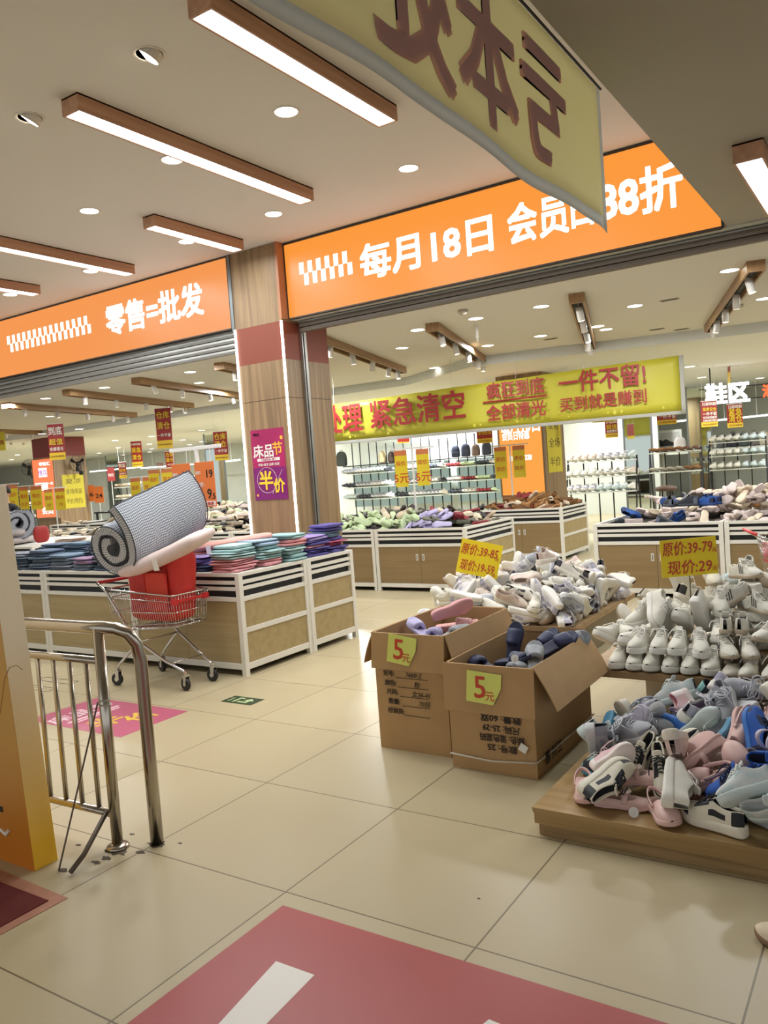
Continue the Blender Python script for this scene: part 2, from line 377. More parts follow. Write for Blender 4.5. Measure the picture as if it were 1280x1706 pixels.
# ------------------------------------------------------------------ shoe palette: key -> (kind, upper, sole, lace, lining, accent, extra)
def fab(n, c, r=.75, b=.25): return M(n, c, r, var=.06, scale=14, bump=b, bscale=260)
SHOE = {
 'wht': ('chunky', (226, 222, 208), (228, 225, 214), (236, 233, 224), (205, 198, 180), None, {}, 'white chunky sneaker'),
 'str': ('sneaker', (222, 218, 204), (176, 160, 136), (228, 224, 212), (150, 146, 140), (214, 208, 192), {'stripes': 1, 'th': .024}, 'white black-striped sneaker'),
 'gry': ('chunky', (164, 166, 172), (198, 199, 200), (194, 196, 202), (112, 112, 120), (138, 140, 152), {'messy': 1}, 'grey tangled-lace sneaker'),
 'blk': ('chunky', (226, 220, 200), (228, 222, 204), (30, 30, 36), (34, 34, 40), (28, 30, 38), {}, 'cream sneaker with black panels'),
 'kid': ('sneaker', (32, 38, 46), (70, 130, 160), (214, 220, 216), (40, 44, 50), (150, 200, 196), {'L': .22}, 'black and teal sneaker'),
 'pnk': ('clog', (222, 186, 178), (220, 182, 174), (1, 1, 1), (196, 170, 164), None, {'L': .25}, 'pink heel-strap clog'),
 'mj': ('flat', (222, 188, 180), (216, 178, 170), None, (200, 170, 160), (240, 225, 215), {'L': .24}, 'pink flower-bow flat'),
 'pks': ('sneaker', (222, 188, 190), (226, 214, 208), (226, 200, 200), (208, 120, 124), (236, 226, 222), {'L': .2}, 'small pink-white sneaker'),
 'blu': ('sneaker', (34, 86, 172), (60, 120, 200), (20, 30, 60), (24, 30, 50), (22, 34, 70), {'L': .23}, 'bright blue sneaker'),
 'lav': ('clog', (196, 190, 208), (200, 194, 210), (1, 1, 1), (150, 144, 168), None, {'L': .25}, 'pale lavender clog'),
 'brn': ('slide', (110, 78, 66), (126, 88, 74), None, None, None, {}, 'brown leather slide'),
 'tan': ('loafer', (206, 200, 186), (158, 146, 126), None, (170, 160, 140), None, {}, 'taupe-soled slip-on'),
 'mnt': ('chunky', (206, 212, 210), (194, 206, 204), (226, 230, 226), (180, 186, 184), (190, 206, 206), {}, 'pale mint sneaker'),
 'wgl': ('chunky', (212, 208, 208), (222, 218, 210), (206, 202, 206), (120, 108, 132), (164, 160, 176), {'messy': 1}, 'white and lilac-grey sneaker'),
 'wbk': ('sneaker', (220, 214, 202), (224, 218, 206), (214, 208, 198), (60, 56, 60), (52, 50, 56), {}, 'white sneaker with black trim'),
 'bei': ('chunky', (214, 198, 184), (222, 212, 196), (220, 206, 192), (170, 150, 140), (206, 180, 170), {}, 'beige pink sneaker'),
 'nav': ('slide', (44, 52, 84), (40, 46, 74), None, None, None, {}, 'navy rubber slide'),
 'gsl': ('slide', (146, 150, 156), (150, 154, 158), None, None, None, {}, 'grey rubber slide'),
 'lil': ('slide', (178, 172, 212), (182, 176, 214), None, None, None, {}, 'lilac rubber slide'),
 'psl': ('slide', (218, 158, 158), (220, 162, 160), None, None, None, {}, 'pink ribbed rubber slide'),
 'sgr': ('clog', (196, 214, 168), (200, 216, 172), None, (150, 166, 124), None, {}, 'pale green rubber slipper'),
 'sl2': ('slide', (186, 178, 214), (190, 182, 216), None, None, None, {}, 'lilac rubber slipper'),
 'sol': ('slide', (104, 104, 88), (112, 110, 94), None, None, None, {}, 'olive rubber slipper'),
 'sdk': ('slide', (52, 46, 46), (64, 56, 52), None, None, None, {}, 'black slipper'),
 'srd': ('clog', (128, 34, 44), (140, 44, 50), None, (90, 30, 34), None, {}, 'dark red slipper'),
 'lbr': ('loafer', (160, 112, 64), (120, 84, 52), None, (190, 160, 120), None, {}, 'brown plush loafer'),
 'fcr': ('clog', (226, 210, 184), (214, 196, 170), None, (190, 168, 140), None, {}, 'cream plush slipper'),
 'fpk': ('clog', (218, 200, 192), (206, 190, 182), None, (176, 156, 150), None, {}, 'dusty pink plush slipper'),
 'bl2': ('sneaker', (38, 84, 160), (36, 70, 130), (20, 30, 60), (24, 30, 50), (20, 34, 66), {}, 'blue sport sandal'),
 'bk2': ('sneaker', (40, 42, 50), (60, 62, 68), (180, 180, 180), (24, 24, 28), (90, 96, 110), {}, 'black sport shoe'),
 'or2': ('clog', (214, 104, 70), (60, 76, 86), None, (60, 60, 60), None, {}, 'orange-toed slipper'),
}
PROTO = {}
def proto(key, name, cat, merged=0):
    k = (key, merged)
    if k in PROTO: return PROTO[k]
    kind, up, so, la, li, ac, ex, lab = SHOE[key]
    ex = dict(ex)
    if ex.get('stripes'): ex['stripes'] = M('stripe_black', (30, 30, 34), .5)
    if ex.get('messy'): ex['messy'] = True
    rubber = kind in ('slide', 'clog')
    mu = (M('rub_'+key, up, .5) if rubber else fab('up_'+key, up)) if key not in ('fcr', 'fpk', 'lbr') else M('plush_'+key, up, .95, var=.1, scale=60, bump=1.0, bscale=90)
    parts = shoe_parts(kind, mu, M('sole_'+key, so, .6, var=.04, scale=20), M('lace_'+key, la, .8) if la else None,
                       M('lin_'+key, li, .9) if li else None, M('acc_'+key, ac, .6) if ac else None, seed=hash(key) % 1 + len(key), **ex)
    o = make_shoe(name, lab, cat, parts, merged)
    PROTO[k] = o; return o
# ------------------------------------------------------------------ setting: floor, ceilings, walls
m_floor = M('floor_tile', (214, 205, 182), .2); nt = m_floor.node_tree; Lk = nt.links.new; bs = nt.nodes['Principled BSDF']
tc = nt.nodes.new('ShaderNodeTexCoord'); mp = nt.nodes.new('ShaderNodeMapping'); mp.inputs['Location'].default_value = (2.025+.8*60, -1.4196+.8*20, 0)
Lk(tc.outputs['Object'], mp.inputs[0])
bk = nt.nodes.new('ShaderNodeTexBrick'); bk.offset = 0; bk.squash = 1
for k, v in {'Scale': 1, 'Mortar Size': .0035, 'Mortar Smooth': .1, 'Brick Width': .8, 'Row Height': .8, 'Bias': 0}.items(): bk.inputs[k].default_value = v
bk.inputs['Color1'].default_value = lin((190, 176, 142)); bk.inputs['Color2'].default_value = lin((186, 172, 138)); bk.inputs['Mortar'].default_value = lin((118, 105, 80))
Lk(mp.outputs[0], bk.inputs['Vector'])
ns = nt.nodes.new('ShaderNodeTexNoise'); ns.inputs['Scale'].default_value = 2.2; ns.inputs['Detail'].default_value = 5; Lk(tc.outputs['Object'], ns.inputs['Vector'])
rr = nt.nodes.new('ShaderNodeMapRange'); rr.inputs['To Min'].default_value = .3; rr.inputs['To Max'].default_value = .42; Lk(ns.outputs['Fac'], rr.inputs[0]); Lk(rr.outputs[0], bs.inputs['Roughness'])
Lk(bk.outputs['Color'], bs.inputs['Base Color'])
bs.inputs['Specular IOR Level'].default_value = .3
S(MB().box(-46, 9, -6, 27, -.1, 0).obj('floor', m_floor))
m_ceil = M('ceiling_paint', (222, 220, 214), .85); m_wall = M('wall_paint', (204, 204, 192), .8); m_wallg = M('wall_stone', (214, 218, 208), .6, var=.04, scale=1.5)
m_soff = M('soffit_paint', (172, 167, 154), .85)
S(MB().box(-30, -1.035, -6, 6.6, CEIL, CEIL+.1).obj('ceiling', m_ceil))
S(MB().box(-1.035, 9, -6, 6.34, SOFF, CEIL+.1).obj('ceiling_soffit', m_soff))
# shop ceiling: front field, step and back field
BEAM = [(-46, 12.6), (-7.6, 12.6), (-5.6, 11.35), (-1.2, 12.3), (9, 14.2)]
c1 = MB(); c1.prism([(9, 6.6), (-46, 6.6)] + BEAM, IN1, IN1+.08); S(c1.obj('ceiling_front', m_ceil))
c2 = MB(); c2.prism([(a, b) for a, b in BEAM]+[(9, 27), (-46, 27)], IN2, IN1+.08); S(c2.obj('ceiling_back', M('ceiling_paint_white', (228, 230, 226), .85)))
S(MB().box(-46, -18, 24.2, 24.4, 0, IN2).box(-18, 9, 24.2, 24.4, 0, IN2).obj('wall_back', m_wallg))
S(MB().box(-16, -5.2, 20.6, 20.7, 0, IN2).obj('wall_partition', m_wallg))
S(MB().box(5, 5.2, 6.6, 24.2, 0, IN2).obj('wall_right', m_wall))
S(MB().box(-44, -43.8, 6.6, 24.2, 0, IN2).obj('wall_left', m_wall))
S(MB().box(-30, -5.15, 6.3, 6.66, 3.13, CEIL+.1).box(-5.15, 9, 6.4, 6.66, 3.13, CEIL+.1).obj('wall_front', m_wall))
# ------------------------------------------------------------------ wood clad pillar at the shop front
m_pill = wood('pillar_wood', (154, 127, 92), (122, 98, 70), 'z', s=.8); m_band = M('band_terracotta', (128, 62, 42), .55)
m_led = M('led_strip', (255, 252, 244), emit=6); m_alu = M('aluminium', (160, 158, 152), .35, .9); m_dark = M('dark_gap', (24, 24, 26), .6)
pil = S(T('pillar', None, None, (-5.45, 6.62, 0)))
px0, px1, py0, py1 = -5.765+5.45, -5.145+5.45, 6.25-6.62, 6.99-6.62
MB().box(px0, px1, py0, py1, 0, 2.352).box(px0, px1, py0, py1, 2.357, 2.735).box(px0, px1, py0, py1, 3.11, CEIL).obj('wood_cladding', m_pill, pil)
MB().box(px0+.001, px1-.001, py0+.001, py1-.001, 2.735, 3.11).box(px0+.004, px1-.004, py0+.004, py1-.004, 2.35, 2.36, 1).obj('painted_band', [m_band, m_dark], pil)
for x in (px0, px1):
    MB().box(x-.009, x+.009, py0-.012, py0+.004, .84, 3.11).obj('led_strip', m_led, pil)
MB().box(px1, px1+.03, py0+.27, py0+.34, 0, 3.1).box(px1+.028, px1+.033, py0+.285, py0+.3, 0, 3.1, 1).obj('shutter_rail', [m_alu, m_dark], pil)
MB().box(px1-.02, px1+.012, py0-.004, py0+.1, 3.13, CEIL, 0).obj('corner_trim', M('trim_wood_red', (176, 120, 84), .5), pil)
MB().box(px0-.035, px0+.002, py0-.01, py0+.05, 3.1, CEIL, 0).obj('edge_trim', M('alu_grey', (120, 124, 124), .4, .8), pil)
# ------------------------------------------------------------------ roller shutters rolled up under the signs
m_shut = M('shutter_slat', (150, 148, 142), .4, .7); m_house = M('shutter_housing', (112, 102, 90), .5, .3)
def shutter(x0, x1, y, z0, z1, n, label, m):
    t = T('roller_shutter', label, 'roller shutter', ((x0+x1)/2, y, z0)); a, b = x0-(x0+x1)/2, x1-(x0+x1)/2; h = (z1-z0)/n
    for i in range(n):
        MB().prism([(0, 0), (.018, .004), (.022, h*.5), (.018, h-.006), (0, h-.003), (-.02, h-.003), (-.02, 0)], a, b,
                   M4=Matrix(((0, 0, 1, 0), (-1, 0, 0, 0), (0, 1, 0, i*h), (0, 0, 0, 1)))).obj('slat', m, t)
    MB().box(a, b, -.02, .12, z1-z0-.004, z1-z0+.012).obj('head_rail', m_alu, t)
shutter(-16, -5.79, 6.32, 2.885, 3.11, 4, 'grey metal roller shutter rolled up under the left orange sign', m_shut)
shutter(-5.11, 4.9, 6.5, 3.01, 3.11, 2, 'brown-grey shutter housing under the right orange sign', m_house)
# ------------------------------------------------------------------ backlit orange signs
m_orL = M('sign_orange_left', (0, 0, 0), .4, emit=.8, ecol=(247, 152, 78)); m_orR = M('sign_orange_right', (0, 0, 0), .4, emit=.82, ecol=(252, 152, 56))
m_white = M('sign_white', (0, 0, 0), .4, emit=1.5, ecol=(255, 253, 250)); m_frame = M('sign_frame', (70, 58, 48), .5)
def check_pattern(par, x0, x1, z0, z1, n, y):
    mb = MB(); w = (x1-x0)/(2*n); zm = (z0+z1)/2
    for i in range(2*n):
        a = x0+i*w
        mb.box(a, a+w, y-.003, y, zm if i % 2 == 0 else z0, z1 if i % 2 == 0 else zm)
    return mb.obj('check_pattern', m_white, par)
def sign(x0, x1, y, z0, z1, m, label, chk, items):
    cx = (x0+x1)/2; t = T('lightbox_sign', label, 'sign', (cx, y, z0))
    MB().box(x0-cx, x1-cx, 0, .05, 0, z1-z0).obj('light_panel', m, t)
    MB().box(x0-cx, x1-cx, -.006, .05, -.012, 0).box(x0-cx, x1-cx, -.006, .05, z1-z0-.01, z1-z0+.006).box(x1-cx, x1-cx+.012, -.006, .05, 0, z1-z0).box(x0-cx-.012, x0-cx, -.006, .05, 0, z1-z0).obj('sign_frame', m_frame, t)
    a, b, za, zb, n = chk; check_pattern(t, a-cx, b-cx, za-z0, zb-z0, n, -.001)
    for s, xa, xb, zc, size, bold in items:
        lettering(t, s, size, m_white, (xa+xb)/2-cx, -.003, zc-z0, width=xb-xa, bold=bold, depth=.004)
    return t
def xz(px, py, y): p = at(px, py, y); return p.x, p.z
YL, YR = 6.25, 6.35
a0, a1 = xz(13, 575, YL), xz(151, 542, YL); b0, b1 = xz(177, 532, YL), xz(338, 500, YL)
sign(-16, -5.815, YL, 3.14, 3.87, m_orL, 'wide backlit orange sign left of the pillar with white check strip and four characters', (a0[0], a1[0], a0[1]-.1, a0[1]+.11, 15),
     [('零售=批发', b0[0], b1[0], (b0[1]+b1[1])/2, .36, .03)])
c0, c1_ = xz(500, 459, YR), xz(587, 442, YR); q = xz(640, 415, YR)
x = lambda p: xz(p, 390, YR)[0]
sign(-5.12, -1.075, YR, 3.14, 3.865, m_orR, 'wide backlit orange sign right of the pillar announcing a member day', (c0[0], c1_[0], c0[1]-.105, c0[1]+.12, 6),
     [('每月18日', x(598), x(820), 3.5, .34, .028), ('会员', x(848), x(948), 3.51, .34, .028), ('日', x(955), x(990), 3.51, .33, .028), ('88折', x(1000), x(1141), 3.52, .36, .028)])
# ------------------------------------------------------------------ ceiling lamps of the corridor
m_lw = wood('lamp_wood', (198, 152, 118), (172, 128, 98), 'y', s=.7); m_diff = M('lamp_diffuser', (0, 0, 0), .4, emit=7, ecol=(232, 242, 255))
def linear_lamp(x0, x1, y0, y1, zb, zt, label):
    cx, cy = (x0+x1)/2, (y0+y1)/2; t = T('linear_lamp', label, 'ceiling lamp', (cx, cy, zb)); w, l, h = (x1-x0)/2, (y1-y0)/2, zt-zb; e = .013
    MB().box(-w, w, -l, -l+e, 0, h).box(-w, w, l-e, l, 0, h).box(-w, -w+e, -l+e, l-e, 0, h).box(w-e, w, -l+e, l-e, 0, h).box(-w, w, -l, l, h-.01, h-.001).obj('housing', m_lw, t)
    MB().box(-w+e, w-e, -l+e, l-e, .006, .012).obj('diffuser', m_diff, t)
    lamp('lamp_light', (cx, cy, zb-.01), x1-x0-.03, 12*(y1-y0), (.92, .97, 1), sy=y1-y0-.03)
linear_lamp(-4.115, -3.965, 3.13, 5.35, 3.78, CEIL, 'long wood-cased ceiling lamp in the middle of the corridor, its near end at left')
linear_lamp(-2.81, -2.66, 2.9, 4.55, 3.78, CEIL, 'big wood-cased ceiling lamp cut off by the top edge, beside the hanging banner')
linear_lamp(-5.445, -5.3, 4.86, 5.96, 3.78, CEIL, 'short wood-cased ceiling lamp just in front of the pillar')
p = at(210, 461, z=3.78); linear_lamp(p.x, p.x+.145, 3.4, p.y, 3.78, CEIL, 'wood-cased ceiling lamp running in from the left edge above the left sign')
p = at(55, 494, z=3.78); linear_lamp(p.x, p.x+.145, 3.9, p.y, 3.78, CEIL, 'lowest wood-cased lamp stub at the left edge of the photo')
p = at(1226, 281, z=3.03); linear_lamp(p.x, p.x+.15, p.y-.08, p.y+1.2, 3.03, SOFF, 'wood-cased lamp on the low soffit at the right edge')
m_dl = M('downlight_glow', (0, 0, 0), .4, emit=6, ecol=(255, 248, 232)); m_ring = M('downlight_ring', (222, 216, 204), .4)
def downlight(x, y, z, r=.062, label='round recessed downlight', tilt=False, group=None, power=0):
    t = T('downlight', label, 'downlight', (x, y, z), group=group)
    MB().lathe([(r+.014, 0), (r+.012, -.006), (r, -.005), (r-.004, .0), (r-.004, .004), (r+.014, .004)], 20).obj('ring', m_ring, t)
    if tilt:
        A = Matrix.Rotation(.5, 4, 'Y') @ Matrix.Rotation(-.25, 4, 'X')
        q = MB().lathe([(r-.012, .03), (r-.008, -.02), (r-.014, -.022), (r-.014, -.018)], 18); MB().join(q, A).obj('tilting_head', m_ring, t)
        q = MB().cyl((0, 0, -.0195), r-.016, .002, 18); MB().join(q, A).obj('lens', m_dl, t)
    else:
        MB().cyl((0, 0, -.0035), r-.003, .002, 20).obj('lens', m_dl, t)
    return t
CORR = [((249, 91), 'tilted gimbal downlight near the top of the photo', 1), ((477, 187), 'round downlight between the two long ceiling lamps', 0), ((681, 281), 'round downlight on the pinkish ceiling beside the hanging banner', 0),
        ((456, 357), 'round downlight above the right end of the short ceiling lamp', 0), ((287, 267), 'round downlight half hidden behind the long ceiling lamp', 0), ((149, 352), 'round downlight alone on the ceiling left of the short lamp', 0),
        ((50, 197), 'tilted gimbal downlight at the left edge', 1), ((311, 403), 'round downlight hidden behind the short ceiling lamp', 0), ((151, 452), 'round downlight under the left edge lamp, above the check strip', 0), ((17, 491), 'round downlight at the far left edge of the ceiling', 0)]
for (a, b), lb, tl in CORR:
    p = at(a, b, z=CEIL-.004); downlight(p.x, p.y, CEIL, .075, lb, tl)
    lamp('downlight_light', (p.x, p.y, CEIL-.03), .1, 5, (1, .97, .94), spread=2.2)
# ------------------------------------------------------------------ yellow banner hung from the soffit edge, seen from its back
m_ban = cloth('banner_back', (236, 230, 190), .6); m_banw = cloth('banner_hem', (216, 216, 210), .6); m_banr = cloth('banner_back_print', (240, 204, 192), .7)
bx = -1.09; bt = T('hanging_banner', 'yellow cloth banner hung from the soffit edge, seen from its back with mirrored characters', 'banner', (bx, 2.05, 3.17))
def ripple(y, z): return .006*sin(y*9+z*2)*(3.17-z)/.62
def cloth_strip(y0, y1, z0f, z1f, n, mz, off=0, th=.0016):
    rows = []
    for i in range(n+1):
        y = y0+(y1-y0)*i/n; a = []; b = []
        for k in range(mz+1):
            z = z0f(y)+(z1f(y)-z0f(y))*k/mz; xx = bx+ripple(y, z)+off
            a.append((xx-bx, y-2.05, z-3.17)); b.append((xx-bx-th, y-2.05, z-3.17))
        rows.append(a+b[::-1])
    return MB().loft(rows)
zb = lambda y: 2.55+.012*sin(y*4)-max(0, y-3.58)*.3
cloth_strip(.35, 3.6, lambda y: zb(y)+.05, lambda y: 3.165, 60, 8).obj('cloth', m_ban, bt, smooth=True)
cloth_strip(.35, 3.6, zb, lambda y: zb(y)+.05, 60, 2).obj('bottom_hem', m_banw, bt, smooth=True)
cloth_strip(3.6, 3.64, zb, lambda y: 3.165, 4, 8).obj('side_hem', m_banw, bt, smooth=True)
MB().tube([(-.002, -1.7, .01), (-.002, 1.62, .012)], .006, 6).obj('hanging_cord', m_dark, bt)
for ch, (u, v), s in (('亏', (905, 140), .46), ('本', (812, 75), .46), ('处', (690, 0), .46)):
    p = at(u, v, x=bx); o = lettering(bt, ch, s, m_banr, -.001+.003*sin(p.y*9), p.y-2.05, 2.86-3.17, bold=.03, depth=.012, rot=(0, 0, -pi/2))
# resting poses of the shoes: kind, position in mm, orientation
HEAP_PALLET = '''pnk,-1200,3220,122,412,0,0,-282,0 mj,-1020,3170,122,499,0,0,30,1 pnk,-860,3140,122,439,0,0,-240,2 blk,-660,3130,122,98,0,0,490,3 kid,-1200,3420,125,181,9,24,466,4 gry,-460,3200,122,478,0,0,-148,5 mj,-1000,3300,180,498,27,-23,38,6 blk,-1020,3420,200,294,58,130,-379,7 blk,-900,3360,180,380,106,59,-302,8 blk,-1089,3710,178,319,-385,2,-12,9 gry,-181,3871,323,226,-237,236,-295,10 gry,-1258,4039,119,434,3,6,250,11 kid,-907,4105,192,251,-396,-101,142,12 pks,97,3798,316,235,222,-276,-264,13 brn,-989,3924,138,338,-69,-59,356,14 mj,-1108,4047,176,169,-264,340,-190,16 brn,-724,3260,186,6,148,477,-28,17 tan,-598,4084,238,160,-365,-13,302,18 wgl,14,3616,361,194,-65,414,-192,20 kid,-962,4228,218,416,275,10,40,22 pnk,-192,3450,184,272,80,-106,398,23 mj,-634,3454,238,411,53,198,-198,24 pks,-302,4181,166,358,256,62,228,25 brn,-204,3189,118,177,-5,2,468,27 mnt,-106,3383,256,242,387,150,-140,29 gry,-490,3463,192,450,140,48,-158,30 gry,-1111,3863,205,438,220,42,88,34 tan,-17,3393,194,5,26,290,407,35 mj,-657,3318,195,30,210,452,24,37 gry,-92,3156,229,182,-442,102,104,39 kid,-82,4106,248,367,172,266,-124,41 mj,-676,4192,202,288,342,14,223,42 wht,-172,4117,224,265,100,-112,-397,43 blu,-589,3242,222,74,80,36,-486,44 bei,-779,3481,230,292,376,52,142,45 gry,-406,3583,267,308,-4,151,-364,46 gry,-1112,4128,170,378,110,-174,-254,47 gry,-129,4223,350,362,91,248,-221,48 pks,-1066,3252,279,354,-294,-196,18,51 blk,-362,3463,302,265,320,256,108,53 mj,-311,3316,131,465,92,27,156,54 lav,-519,4162,313,53,-234,232,372,55 blu,-982,3910,247,272,-396,108,-88,56 mnt,-290,3092,227,236,54,402,172,57 gry,118,3176,248,66,448,214,-8,59 pnk,-703,3314,220,4,84,100,-482,63 mnt,-1027,4180,261,81,-93,42,482,64 mnt,-336,3839,326,172,-147,-344,283,65 blk,-281,4005,291,98,-34,150,-466,66 kid,-678,3645,320,276,-264,-263,186,68 wgl,-436,3739,311,283,251,-228,-236,69 wht,-855,3177,254,175,274,252,284,70 kid,-387,4249,215,327,320,146,-140,71 pks,-256,3679,355,362,-298,166,54,73 blk,-418,3352,229,87,-184,234,-392,74 mj,-820,3492,291,112,-450,-142,-120,75 gry,-720,3983,349,91,151,464,58,76 gry,-1092,3921,238,428,-47,-175,-183,79 pnk,-517,3843,333,270,-133,130,378,80 pks,-547,4124,297,148,-85,267,-387,81 mnt,-847,3728,299,316,-332,-84,-180,84 wgl,-887,3919,271,409,86,124,245,85 gry,-302,4187,323,494,-61,-50,-23,87 pnk,-659,3644,320,348,-6,221,-282,88 lav,-416,3814,361,404,66,36,-285,89 gry,-1272,3502,233,340,30,334,148,90 bei,-871,3415,379,108,310,376,-28,91 pnk,21,3263,215,160,55,-389,265,92 blk,-883,3582,212,463,-50,-160,88,93 blk,-11,3592,340,340,-254,-86,250,94 gry,-672,4125,382,33,-73,282,-405,95 blk,-67,3523,309,202,342,-232,-196,96 blk,-1108,3193,234,271,354,116,195,97 blk,-44,4075,329,230,-246,-18,-368,98 kid,44,3974,285,72,-9,40,-493,99 blu,-330,3170,286,38,60,466,168,100 kid,-1299,3826,215,193,-301,350,5,103 gry,-286,3910,433,72,-38,-466,162,105 mnt,-513,3109,263,175,99,-176,-422,106 mj,-767,3403,310,188,-121,414,-171,108 tan,-1198,3887,220,378,-245,216,27,111 mnt,-412,3130,222,448,216,-55,19,112 pks,-925,4089,283,220,378,27,-242,113 lav,-135,3427,303,106,-105,-108,465,115 mnt,-1303,3630,195,388,24,216,228,118 blk,-522,3951,348,410,-201,200,30,120 blk,-1059,3683,205,109,-18,421,-246,121 pnk,-584,3392,259,174,123,-124,435,122 lav,-441,3428,374,226,-302,-152,292,123 lav,-1121,3736,255,214,173,238,-344,124 kid,-85,3750,306,207,86,39,-445,125 wgl,-762,4100,307,444,-150,150,92,127 blu,-595,3604,342,214,257,27,371,128 gry,-729,3916,324,339,166,8,-328,129 gry,-17,3140,240,203,381,-29,-250,133 kid,-864,4198,258,467,44,148,-90,137 mj,-292,4060,400,90,384,276,-136,138 brn,-96,4051,350,206,-136,-164,404,139 gry,37,3260,230,239,-126,296,298,141 blu,-437,3344,328,418,272,-30,-20,144 gry,-1065,3579,251,468,61,-126,-104,157'''
HEAP_BENCH = '''wht,-1415,4500,352,346,0,0,-361,0 wht,-1321,4500,352,355,0,0,-352,1 wht,-1228,4500,352,350,0,0,-357,2 wht,-1126,4500,352,356,0,0,-350,3 wht,-1027,4500,352,357,0,0,-350,4 wht,-916,4500,352,341,0,0,-366,5 tan,-816,4500,352,340,0,0,-367,6 wht,-1296,4530,440,306,6,5,-395,7 wht,-1194,4530,440,357,-4,-4,-350,8 wht,-1097,4530,440,354,-4,-4,-354,9 wht,-985,4530,440,395,8,10,-306,10 str,-720,4500,352,306,0,0,-395,11 str,-615,4500,352,316,0,0,-387,12 str,-861,4540,437,430,0,0,-255,13 str,-752,4560,437,410,0,0,-286,14 str,-862,4660,530,334,-37,34,369,15 str,-777,4680,530,360,-34,36,343,16 wht,-1509,4600,450,236,-108,-60,-422,17 wht,-1417,4620,460,436,-40,-77,-230,18 wht,-1365,4550,440,310,-77,-63,-380,19 wht,-1324,4740,560,209,56,26,-450,20 wht,-1197,4740,550,387,-111,-187,-230,21 wht,-1116,4720,550,323,-100,-91,-357,22 wht,-1015,4720,600,350,-141,180,274,23 wht,-913,4660,470,385,-32,-38,-315,24 wht,-928,4850,620,377,32,38,-324,25 str,-666,4620,500,296,-40,-30,-400,26 str,-999,5000,760,409,17,24,-286,27 str,-877,4860,660,150,83,26,-469,28 str,-813,5020,780,462,-10,-23,-188,29 str,-737,4860,620,472,8,24,-164,30 tan,-1489,4950,500,140,207,-68,428,31 tan,-1325,4900,600,430,-70,182,164,32 wht,-1200,5050,700,370,-128,202,235,33 wbk,-1122,5000,620,433,-56,110,217,34 str,-258,4449,478,114,344,120,-324,39 str,-663,5608,472,286,-198,358,20,42 str,-395,5200,751,344,338,78,110,46 str,-197,5651,521,144,16,-159,451,51 wht,-954,5501,445,420,-249,-52,-92,57 str,-325,4564,398,80,40,-378,-315,60 wht,-1370,5633,466,24,312,150,360,62 wht,-621,5479,575,381,149,-276,-80,64 wht,-448,5205,757,376,-162,-14,286,65 str,-325,5501,616,160,-38,472,-4,66 str,-119,5173,766,285,285,-221,-197,67 wht,-1277,4647,642,373,-116,250,-187,69 wht,-173,4806,434,312,364,-32,136,72 str,-747,5576,548,460,156,-121,10,75 str,-614,5175,750,292,-342,129,-178,76 str,-160,4471,470,80,-85,-202,442,77 wht,-2,4480,388,56,70,347,348,78 str,-524,5566,541,361,26,86,334,79 str,-285,4719,481,312,328,2,-212,80 str,-555,5502,664,342,145,73,326,81 mnt,-929,5301,766,171,-117,397,-222,82 str,-612,5579,611,318,-184,74,-330,83 tan,-755,5400,677,37,-490,30,-86,84 str,-403,4773,416,400,169,-50,243,85 mnt,-383,5561,604,334,-75,-178,318,86 str,-553,4769,477,274,-64,413,-18,89 str,-452,5423,699,202,-113,71,-437,90 str,-911,5497,522,34,-56,-50,493,91 mnt,-1143,5559,534,217,-392,218,-46,95 str,-330,5510,725,176,-212,287,-303,96 str,-743,5146,742,136,190,322,303,97 mnt,-313,5102,788,320,-159,245,-250,98 wht,-1170,5525,472,172,98,-434,-152,99 mnt,-236,4500,455,120,-23,456,164,101 wht,-1420,5340,505,220,-155,404,-118,102 str,-714,5399,728,351,335,-120,-11,104 mnt,-67,5196,821,292,-338,-34,221,107 str,-476,4494,409,178,196,-158,-393,110 str,-639,5440,690,410,-123,-44,-254,111 str,-237,4707,475,388,-262,-45,-168,112 str,-301,5758,749,446,-2,6,-226,114 str,-515,4671,478,98,340,218,-278,115 str,-432,4432,467,192,-364,-26,-282,117 wht,-1486,5654,402,133,96,104,-461,118 mnt,-967,5655,620,33,479,-78,-115,120 str,-72,4671,459,25,432,173,-181,122 str,-847,5216,750,359,44,150,-311,124'''
